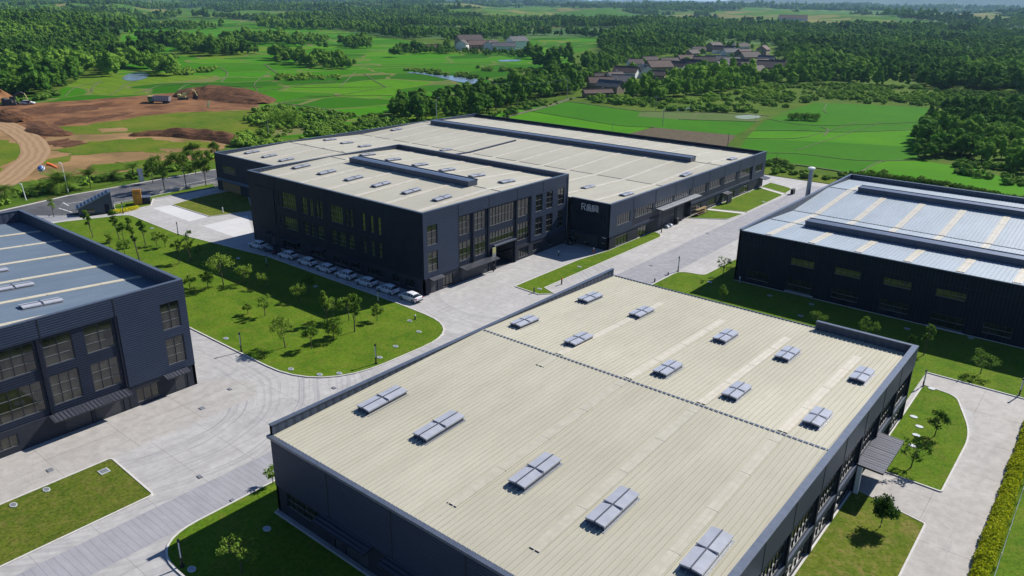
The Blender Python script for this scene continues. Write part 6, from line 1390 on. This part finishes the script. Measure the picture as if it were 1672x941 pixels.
street_lamp(*G(103, 352, Z0), height_at(103, 352, 335, Z0), 'small curved lamp on the verge left of the gatehouse', mat='galv', arm=.9, ang=R(150), z=Z0, rad=.08)
# windsock, striped balloon
gx, gy = G(101, 314, Z0); s_ = MB(); hh = height_at(91, 314, 268, Z0)
s_.tube([(-1.0, -.2, .4), (-.2, 0, .1), (1.0, .2, -.7)], [.42, .38, .25], 'windsock', 10); o = s_.build('windsock'); o.location = (*G(93, 314, Z0), Z0+hh-.2); o.rotation_euler = (0, 0, R(45)); tag(o, 'bright orange windsock flying above the large dark palm', 'windsock')
s_ = MB(); s_.tube([(0, 0, -.75), (0, 0, -.5), (0, 0, 0), (0, 0, .5), (0, 0, .75)], [.15, .6, .8, .6, .15], 'blue_cloth', 12); s_.tube([(0, 0, -.25), (0, 0, .08)], [.81, .83], 'steel_white', 12); s_.tube([(0, 0, .38), (0, 0, .5)], [.72, .66], 'steel_white', 12); o = s_.build('striped_balloon'); o.location = (*G(74, 309, Z0), Z0+height_at(74, 309, 275, Z0)); o.rotation_euler = (.7, .4, 0); tag(o, 'blue and white striped balloon left of the orange windsock', 'balloon')
s_ = MB(); s_.tube([(0, 0, -6), (0, 0, -.9)], [.03, .03], 'galv', 5); o2 = s_.build('tether', o)
# leaning white board by the road
b_ = MB(); b_.face([(0, 0, 0), (1.2, .2, 0), (.9, .2, 3.4), (-.2, 0, 3.4)], 'steel_white'); b_.box(-.1, 0, -.1, 0, 0, 3.6, 'galv'); b_.box(1.0, 1.1, .1, .2, 0, 3.4, 'galv'); o = b_.build('roadside_board'); o.location = (*G(228, 297, Z0), Z0); o.rotation_euler = (0, 0, R(60)); tag(o, 'pale narrow leaning board on the kerb across the road from the orange booth', 'board')
# gatehouse
def gatehouse():
    a = Vector(G(129, 353)); b = Vector(G(185.5, 347)); d = (b-a); L = d.length; ang = math.atan2(d.y, d.x); r_ = thing('gatehouse', 'wedge shaped blue grey gatehouse with a steep sloping roof by the road', 'gatehouse', (a.x, a.y, 0), ang); D = 3.6; h0, h1 = 1.6, height_at(182, 347, 313)
    m_ = MB(); m_.face([(0, 0, 0), (L, 0, 0), (L, 0, h1), (0, 0, h0)], 'parapet_in'); m_.face([(0, D, 0), (0, D, h0), (L, D, h1), (L, D, 0)], 'parapet_in'); m_.face([(L, 0, 0), (L, D, 0), (L, D, h1), (L, 0, h1)], 'parapet_in'); m_.face([(0, 0, 0), (0, 0, h0), (0, D, h0), (0, D, 0)], 'parapet_in'); m_.build('wall', r_)
    f = MB(); f.face([(-.4, -.15, h0-.1), (L+.1, -.15, h1+.03), (L+.1, D+.15, h1+.03), (-.4, D+.15, h0-.1)], 'roof_navy'); f.face([(-.4, -.15, h0-.3), (L+.1, -.15, h1-.17), (L+.1, -.15, h1+.03), (-.4, -.15, h0-.1)], 'coping'); n = 9
    for i in range(n): t = (i+.3)/n; xx = t*L; zz = h0+(h1-h0)*t; f.box(xx, xx+.18, .1, D-.1, zz-.1, zz+.22, 'coping')
    f.build('roof', r_); w2 = MB(); w2.box(1.2, 3.2, -.03, -.01, .4, 1.3, 'glass'); w2.build('window', r_); dd = MB(); dd.box(L-1.6, L-.7, -.04, -.01, 0, 2.0, 'panel'); dd.build('door', r_)
gatehouse()
# orange booth
x, y = G(232, 333); r_ = thing('guard_booth', 'dark roadside booth with a tall orange panelled tower', 'booth', (x, y, 0), R(60))
m_ = MB(); m_.box(-1.4, 1.9, -1.0, 1.2, 0, 1.6, 'panel_base'); m_.box(-1.5, 2.0, -1.1, 1.3, 1.6, 1.72, 'coping'); m_.build('cabin', r_)
t_ = MB(); t_.box(-1.6, .2, -1.25, -1.1, 0, 3.3, 'orange'); t_.box(-1.6, .2, -1.1, -.7, 1.72, 3.6, 'orange'); t_.build('orange_panel', r_)
f_ = MB(); 
for (u0, v0, u1, v1) in ((-1.3, 2.9, -.9, 3.0), (-1.3, 2.6, -.9, 2.7), (-1.15, 2.6, -1.05, 3.1), (-.7, 2.6, -.6, 3.05), (-.7, 2.95, -.2, 3.05), (-.5, 2.6, -.4, 2.95), (-.3, 2.6, -.2, 3.05)): f_.box(u0, u1, -1.29, -1.251, v0, v1, 'timber')
f_.build('lettering', r_)
# low wall with rails beside the road
def rail_wall(pts, label):
    g = Gs(pts); o0 = g[0]; r_ = building('boundary_wall', label, 'wall', (o0[0], o0[1], 0)); m_ = MB(); q = MB()
    for i in range(len(g)-1):
        a, b = Vector(g[i]), Vector(g[i+1]); d = (b-a); L = d.length; u = d/L; n = Vector((-u.y, u.x)); m_.obox(a, u, n, 0, L, -.12, .12, 0, .5, 'kerb'); q.obox(a, u, n, 0, L, -.03, .03, 1.02, 1.08, 'galv'); q.obox(a, u, n, 0, L, -.03, .03, .75, .79, 'galv'); k_ = int(L/1.6)
        for j in range(k_+1): q.obox(a, u, n, j*L/k_-.04, j*L/k_+.04, -.04, .04, .5, 1.1, 'galv')
    m_.build('plinth', r_); q.build('railing', r_)
rail_wall([(250, 318), (300, 309), (352, 300)], 'low concrete wall with a railing between the west road and the grass strip')
rail_wall([(186, 334), (218, 329)], 'short low wall between the gatehouse and the orange booth')
# steel flue beside the blue roofed warehouse
x, y, z = on_line(1325.5, 274, -51.2); r_ = thing('chimney_flue', 'grey steel flue with a white mushroom cap at the side of the blue roofed warehouse', 'chimney', (x, y, 0)); m_ = MB(); m_.tube([(0, 0, 0), (0, 0, z-.4)], [.55, .4], 'galv', 16); m_.tube([(0, 0, 0), (0, 0, .4)], [.75, .75], 'kerb', 16); m_.build('stack', r_)
c_ = MB(); c_.tube([(0, 0, z-.4), (0, 0, z-.25), (0, 0, z), (0, 0, z+.15)], [.42, .75, .72, .3], 'steel_white', 16); c_.build('cap', r_)
# dump truck, excavators, small machines
def dump_truck(px, py, yaw, label):
    r_ = thing('dump_truck', label, 'truck', (*G(px, py, Z0), Z0+.05), yaw)
    m_ = MB(); m_.box(-4.6, 4.4, -1.1, 1.1, .8, 1.15, 'iron'); m_.build('chassis', r_)
    m_ = MB(); P = [(-4.6, 1.2), (2.3, 1.2), (2.6, 3.3), (-4.9, 3.1)]
    for s_ in (-1.3, 1.3): m_.face([(a, s_, b) for a, b in P], 'galv'); [m_.box(xx, xx+.12, s_-.05 if s_ < 0 else s_, s_ if s_ < 0 else s_+.05, 1.25, 3.1, 'iron') for xx in (-4.2, -3, -1.8, -.6, .6, 1.8)]
    m_.face([(-4.6, -1.3, 1.2), (2.3, -1.3, 1.2), (2.3, 1.3, 1.2), (-4.6, 1.3, 1.2)], 'galv'); m_.face([(2.3, -1.3, 1.2), (2.6, -1.3, 3.3), (2.6, 1.3, 3.3), (2.3, 1.3, 1.2)], 'galv'); m_.face([(-4.6, -1.3, 1.2), (-4.9, -1.3, 3.1), (-4.9, 1.3, 3.1), (-4.6, 1.3, 1.2)], 'galv'); m_.face([(-4.7, -1.2, 2.7), (2.4, -1.2, 2.8), (2.4, 1.2, 2.8), (-4.7, 1.2, 2.7)], 'dirt_dark'); m_.build('tipper_body', r_)
    m_ = MB(); m_.box(2.8, 4.7, -1.2, 1.2, .9, 3.0, 'machine_green'); m_.box(2.7, 4.8, -1.25, 1.25, 2.95, 3.15, 'machine_yellow'); c_ = m_.build('cab', r_); g_ = MB(); g_.box(4.71, 4.74, -1.05, 1.05, 1.9, 2.8, 'car_glass'); g_.box(3.3, 4.3, -1.23, -1.205, 1.9, 2.7, 'car_glass'); g_.box(3.3, 4.3, 1.205, 1.23, 1.9, 2.7, 'car_glass'); g = g_.build('window'); g.parent = c_
    for x in (-3.6, -2.3, 3.6):
        for s_ in (-1, 1): w_ = MB(); w_.tube([(x, s_*.85, .55), (x, s_*1.25, .55)], [.55, .55], 'tyre', 14); w_.build('wheel', r_)
dump_truck(261, 169, R(YAW-90)+math.pi, 'long grey bodied dump truck with a green cab on the red brown dirt')
def excavator(px, py, yaw, label, col, scale=1.0, boom=(3.6, 5.2)):
    r_ = thing('excavator', label, 'excavator', (*G(px, py, Z0), Z0+.05), yaw); r_.scale = (scale,)*3
    for s_ in (-1, 1): m_ = MB(); m_.tube([(-1.9, s_*1.15, .5), (-1.9, s_*1.15-.001, .5)], [.01, .01], 'iron', 4); m_.box(-2, 2, s_*1.15-.28, s_*1.15+.28, .1, .9, 'iron'); m_.tube([(-2, s_*1.15-.28, .5), (-2, s_*1.15+.28, .5)], [.4, .4], 'iron', 10); m_.tube([(2, s_*1.15-.28, .5), (2, s_*1.15+.28, .5)], [.4, .4], 'iron', 10); m_.build('track', r_)
    m_ = MB(); m_.box(-2.4, 1.0, -1.3, 1.3, 1.0, 2.1, col); m_.box(-2.4, -1.2, -1.3, 1.3, 2.1, 2.5, col); m_.build('engine_deck', r_)
    m_ = MB(); m_.box(-.2, 1.4, .3, 1.3, 1.1, 2.9, col); c_ = m_.build('cab', r_); g_ = MB(); g_.box(1.41, 1.43, .4, 1.2, 1.7, 2.8, 'car_glass'); g_.box(0, 1.3, 1.305, 1.32, 1.8, 2.75, 'car_glass'); g = g_.build('window'); g.parent = c_
    m_ = MB(); m_.tube([(1.0, -.3, 1.7), (2.4, -.3, 3.9), (boom[0]+.6, -.3, 4.6), (boom[1], -.3, 4.0)], [.3, .34, .28, .2], col, 4); m_.build('boom', r_); m_ = MB(); m_.tube([(boom[1], -.3, 4.2), (boom[1]+1.0, -.3, 1.6)], [.2, .16], 'machine_yellow', 4); m_.build('dipper_arm', r_)
    m_ = MB(); x = boom[1]+1.0; m_.face([(x-.5, -.9, 1.7), (x+.5, -.9, 1.6), (x+.3, -.9, .6), (x-.6, -.9, .7)], 'iron'); m_.face([(x-.5, .3, 1.7), (x+.5, .3, 1.6), (x+.3, .3, .6), (x-.6, .3, .7)], 'iron'); m_.face([(x+.5, -.9, 1.6), (x+.5, .3, 1.6), (x+.3, .3, .6), (x+.3, -.9, .6)], 'iron'); m_.face([(x+.3, -.9, .6), (x+.3, .3, .6), (x-.6, .3, .7), (x-.6, -.9, .7)], 'iron'); m_.build('bucket', r_)
excavator(300, 163, R(YAW-90)+.25, 'pale yellow and green excavator on the dirt right of the dump truck', 'machine_yellow', 1.0)
excavator(18, 172, R(YAW-90)+.2, 'dark excavator with a yellow cab at the left edge of the dirt', 'iron', 1.2)
excavator(352, 152, R(YAW-90)+2.5, 'small yellow excavator on top of the broad earth mound', 'machine_yellow', .62)
# plain vehicles far off
o = dup(cw, (*G(46, 171, Z0), Z0+.05), R(YAW-90)+.2, 'white vehicle beside the dark excavator at the left edge'); o.name = 'parked_car'; o['group'] = 'vehicles on the dirt ground'; o.scale = (1.25,)*3

# covers and gullies let into the ground
def cover(px, py, label, rx=.42, ry=.32, z=.08, mat='cover', ang=0, square=False, name='drain_cover'):
    m_ = MB(); n = 4 if square else 20; a0 = math.pi/4 if square else 0; k_ = 1.3 if square else 1
    P = [(rx*k_*math.cos(a0+2*math.pi*i/n), ry*k_*math.sin(a0+2*math.pi*i/n)) for i in range(n)]; m_.face([(a, b, .06) for a, b in P], mat)
    for i in range(n): a, b = P[i], P[(i+1) % n]; m_.face([(*a, -.03), (*b, -.03), (*b, .06), (*a, .06)], mat)
    Q = [(a*.8, b*.8, .065) for a, b in P]; m_.face(Q, 'galv'); o = m_.build(name); o.location = (*G(px, py, z), z); o.rotation_euler = (0, 0, ang); tag(o, label, 'drain cover', 'covers in the lawns and yards')
for a in [(475, 603, 'pale oval cover nearest the front kerb under the largest lawn tree'), (522, 612, 'pale oval cover at the front kerb left of the lawn corner lamp'), (554, 610, 'pale oval cover at the front kerb, second left of the corner lamp'), (620, 584, 'pale oval cover right beside the corner lamp post'), (646, 566, 'small pale cover alone near the rounded lawn end'), (684, 542, 'pale cover near the rounded right end of the long lawn'), (669, 524, 'pale cover at the upper right of the long lawn near the cars'), (369, 553, 'pale cover near the front left corner of the long lawn by the blue roofed block'), (248, 373, 'pale cover at the far kerb of the long lawn'), (389, 422, 'pale cover on the shaded far kerb of the long lawn'), (515, 468, 'pale cover on the shaded kerb opposite the fifth car'),
          (436, 864, 'oval cover in the shaded lawn under the near warehouse wall'), (313, 930, 'oval cover beside the bottom left lamp post'), (771, 437+5, 'x')][:-1]: cover(*a)
for a in [(22, 825, 'light cover at the left edge of the small bottom left lawn'), (76, 800, 'light cover in the middle of the small bottom left lawn')]: cover(*a, rx=.45, ry=.3)
cover(170, 770, 'large square grey cover near the tip of the bottom left lawn', .5, .5, square=True)
for a in [(82, 768, 'square cover in the pale yard in front of the left block'), (330, 667, 'square cover in the yard off the corner of the left block')]: cover(*a, .35, .3, .01, 'galv', 0, True)
for a in [(375, 636, 'dark gully in the junction beyond the left block corner'), (326, 779, 'dark gully at the upper edge of the grooved road'), (380, 818, 'dark gully at the lower edge of the grooved road'), (545, 634, 'dark gully beside the parapet of the nearest warehouse'), (440, 572, 'dark gully at the kerb of the long lawn'), (1041, 385, 'dark gully in the central road between the warehouses'), (1155, 381, 'small gully in the central road nearer the blue roofed warehouse'), (1063, 434, 'dark gully in the pale half of the central road'), (875, 399+2, 'small gully in the courtyard before the lettered wall')][:-1]: cover(*a, .32, .2, .0, 'iron', 0, True, 'road_gully')
for a in [(946, 436, 'pale cover on the narrow lawn strip before the courtyard'), (879, 484, 'x'), (1159, 461, 'pale cover on the lawn tip left of the black warehouse'), (1424, 495, 'cover in the dark lawn, centre of the black warehouse front'), (1325, 497, 'cover in the dark lawn below the second window of the black warehouse'), (1257, 483, 'cover in the dark lawn nearest the left corner of the black warehouse'), (1307, 516, 'cover in the dark lawn close to the nearest roof edge'), (1481, 537, 'cover in the dark lawn right of the middle of the black warehouse'), (1585, 552, 'cover in the dark lawn at the right end of the black warehouse'), (1492, 681, 'topmost pale slab on the rounded east lawn'), (1501, 697, 'second pale slab on the rounded east lawn'), (1496, 711, 'third pale slab on the rounded east lawn'), (1489, 728, 'lowest pale slab of the line on the rounded east lawn'), (1461, 724, 'pale slab nearest the east wall canopy'), (1521, 635, 'pale cover at the foot of the east lawn lamp post'), (1222, 314, 'pale slab on the far lawn by the largest warehouse'), (1247, 330, 'small pale cover at the road side of the far lawn')]:
    if a[2] == 'x': cover(881, 472, 'pale disc cover beside the dark hydrant at the lawn strip end')
    else: cover(*a)
def hydrant(px, py, h, label, mat, top, name='bollard', cat='bollard'):
    r_ = thing(name, label, cat, (*G(px, py, .07), .07)); m_ = MB(); m_.tube([(0, 0, 0), (0, 0, h*.7)], [.13, .11], mat, 10); m_.build('post', r_); t = MB(); t.tube([(0, 0, h*.7), (0, 0, h*.9), (0, 0, h)], [.12, .13, .05], top, 10); t.build('cap', r_)
hydrant(917, 464, 1.1, 'black bollard with a red top on the pale road edge', 'black_metal', 'red'); hydrant(872, 478, .9, 'squat dark hydrant at the tip of the narrow lawn strip', 'iron', 'iron', 'hydrant', 'hydrant'); hydrant(1207, 463, 1.3, 'small pale post in the shade at the black warehouse corner', 'galv', 'steel_white')
hydrant(1069, 460, .6, 'tiny dark post on the kerb at the near lawn tip of the central road', 'iron', 'iron'); hydrant(1091, 449, .5, 'tiny post on the kerb just below the central road lamp', 'iron', 'iron'); hydrant(678, 522, .8, 'small dark post at the upper right kerb of the long lawn', 'iron', 'steel_white')
hydrant(364, 347, 1.2, 'thin pale post on the worn lawn beside the far paving', 'steel_white', 'steel_white'); hydrant(912, 418, 1.0, 'pale topped post against the office wall inside the courtyard', 'iron', 'steel_white'); hydrant(969, 414, 1.2, 'red and white post at the edge of the courtyard shade', 'red', 'steel_white'); hydrant(806, 443, 1.3, 'black bin like post beside the office gateway', 'black_metal', 'iron')
# crates and stacked goods by the loading doors
def goods(px, py, items, label, cat, name, rz=0.0, z=.01):
    r_ = thing(name, label, cat, (*G(px, py, z), z), rz)
    for i, (x0, x1, y0, y1, z0, z1, m) in enumerate(items): m_ = MB(); m_.box(x0, x1, y0, y1, z0, z1, m); m_.build(('crate', 'rail', 'panel')[0] if cat != 'fence' else 'rail', r_)
rk = thing('metal_rack', 'brown metal storage rack against the wall beside the loading door', 'rack', (-74.3, 158.6, 0)); m_ = MB()
for yy in (-2.3, -.75, .8, 2.3):
    for xx in (0, .8): m_.box(xx, xx+.07, yy, yy+.07, 0, 1.6, 'timber')
m_.build('uprights', rk); m_ = MB()
for zz in (.3, .85, 1.4): m_.box(0, .87, -2.3, 2.37, zz, zz+.06, 'timber')
m_.build('shelves', rk)
bn = thing('waste_bin', 'black wheeled bin standing before the loading doors', 'bin', (*G(1104, 366), .01)); m_ = MB(); m_.box(-.4, .4, -.35, .35, .12, 1.25, 'black_metal'); m_.build('body', bn); m_ = MB(); m_.box(-.45, .45, -.4, .4, 1.25, 1.35, 'iron'); m_.build('lid', bn)
for s_ in (-1, 1): m_ = MB(); m_.tube([(-.3, s_*.3, .12), (-.3, s_*.38, .12)], [.12, .12], 'tyre', 10); m_.build('wheel', bn)
for i, (a, b, lb) in enumerate([(1093, 370, 'white sack heap beside the black wheeled bin'), (1087, 372, 'grey sack heap left of the white one by the loading doors')]):
    rng = np.random.default_rng(i); v, f = lumpy((0, 0, .3), (.75, .5, .38), rng, 10, 6); me = bpy.data.meshes.new('sack_heap'); me.from_pydata(v, [], f); me.materials.append(M['steel_white' if i == 0 else 'galv']); o = bpy.data.objects.new('sack_heap', me); COL.objects.link(o); o.location = (*G(a, b), .0); tag(o, lb, 'sacks')
bn2 = thing('roadside_cabinet', 'black cabinet at the rounded tip of the far lawn', 'cabinet', (*G(1294, 317), .05)); m_ = MB(); m_.box(-.35, .35, -.7, .7, 0, 1.2, 'black_metal'); m_.box(-.42, .42, -.77, .77, 1.2, 1.28, 'iron'); m_.build('housing', bn2)
# sign board at the office gateway
sg = thing('notice_board', 'tall pale board with a yellow top at the side of the office gateway', 'sign', (-84.05, 98.3, 0)); m_ = MB(); m_.box(0, .08, -.5, .45, 2.0, 4.3, 'galv'); m_.build('board', sg); m_ = MB(); m_.box(.085, .1, -.45, .4, 3.2, 4.25, 'machine_yellow'); m_.build('yellow_panel', sg)
# wire fence on the east verge
fr = building('wire_fence', 'thin wire fence with posts on the grass slope right of the yellow hedge', 'fence', (-1.3, 66, 0)); m_ = MB(); q_ = MB()
for y in range(44, 104, 4): m_.tube([(-1.2, y, 0), (-1.2, y, 1.5)], [.035, .03], 'galv', 6)
for z in (.4, .8, 1.2, 1.45): q_.tube([(-1.2, 44, z), (-1.2, 100, z)], [.012, .012], 'galv', 4)
m_.build('posts', fr); q_.build('wires', fr)
# pylons on the skyline
for i, (px, hgt, d, lb) in enumerate([(622, 46, 5200, 'leftmost lattice pylon on the skyline'), (644, 50, 5600, 'second lattice pylon from the left on the skyline'), (651, 44, 6100, 'lattice pylon just right of the second one on the skyline'), (751, 48, 5200, 'lattice pylon on the skyline above the farm'), (758, 50, 5600, 'right one of the pylon pair above the farm'), (800, 52, 5400, 'lattice pylon on the skyline right of the farm'), (945, 58, 5000, 'stoutest lattice pylon on the skyline'), (1036, 46, 5600, 'pylon on the skyline above the village wood'), (1042, 44, 5900, 'rightmost pylon of the skyline')]):
    dr = FWD*F_PX+RT*(px-PW/2)-UP*(-PH/2); dr = dr/np.hypot(dr[0], dr[1]); x, y = dr[0]*d, dr[1]*d; z = float(terrain(x, y)); r_ = thing('pylon', lb, 'pylon', (x, y, z), R(YAW-90), 'pylons on the skyline'); m_ = MB(); hh = hgt; w0 = 5.0
    for sx in (-1, 1):
        for sy in (-1, 1): m_.tube([(sx*w0, sy*w0, -2), (sx*.8, sy*.8, hh)], [.55, .4], 'galv', 4)
    for k_ in range(6):
        t = k_/6; t2 = (k_+1)/6; a = w0*(1-t)+.8*t; b = w0*(1-t2)+.8*t2
        m_.tube([(-a, 0, hh*t), (b, 0, hh*t2)], [.3, .3], 'galv', 4); m_.tube([(a, 0, hh*t), (-b, 0, hh*t2)], [.3, .3], 'galv', 4)
    m_.build('tower', r_); a_ = MB()
    for zz, ww in ((.72, 9), (.84, 8), (.96, 6)): a_.tube([(-ww, 0, hh*zz), (ww, 0, hh*zz)], [.4, .4], 'galv', 4)
    a_.build('crossarms', r_)
# ------------------------------------------------------------------ haze
hm = bpy.data.materials.new('haze_air'); hm.use_nodes = True; t = hm.node_tree; t.nodes.clear(); out = t.nodes.new('ShaderNodeOutputMaterial'); pv = t.nodes.new('ShaderNodeVolumePrincipled')
pv.inputs['Color'].default_value = (.42, .70, 1.0, 1); pv.inputs['Density'].default_value = 5.5e-5; pv.inputs['Anisotropy'].default_value = .2; t.links.new(pv.outputs[0], out.inputs['Volume'])
hb = MB(); hb.box(-18000, 18000, -18000, 18000, -3.5, 420, 'kerb'); ho = hb.build('haze'); ho.data.materials.clear(); ho.data.materials.append(hm); ho['kind'] = 'stuff'
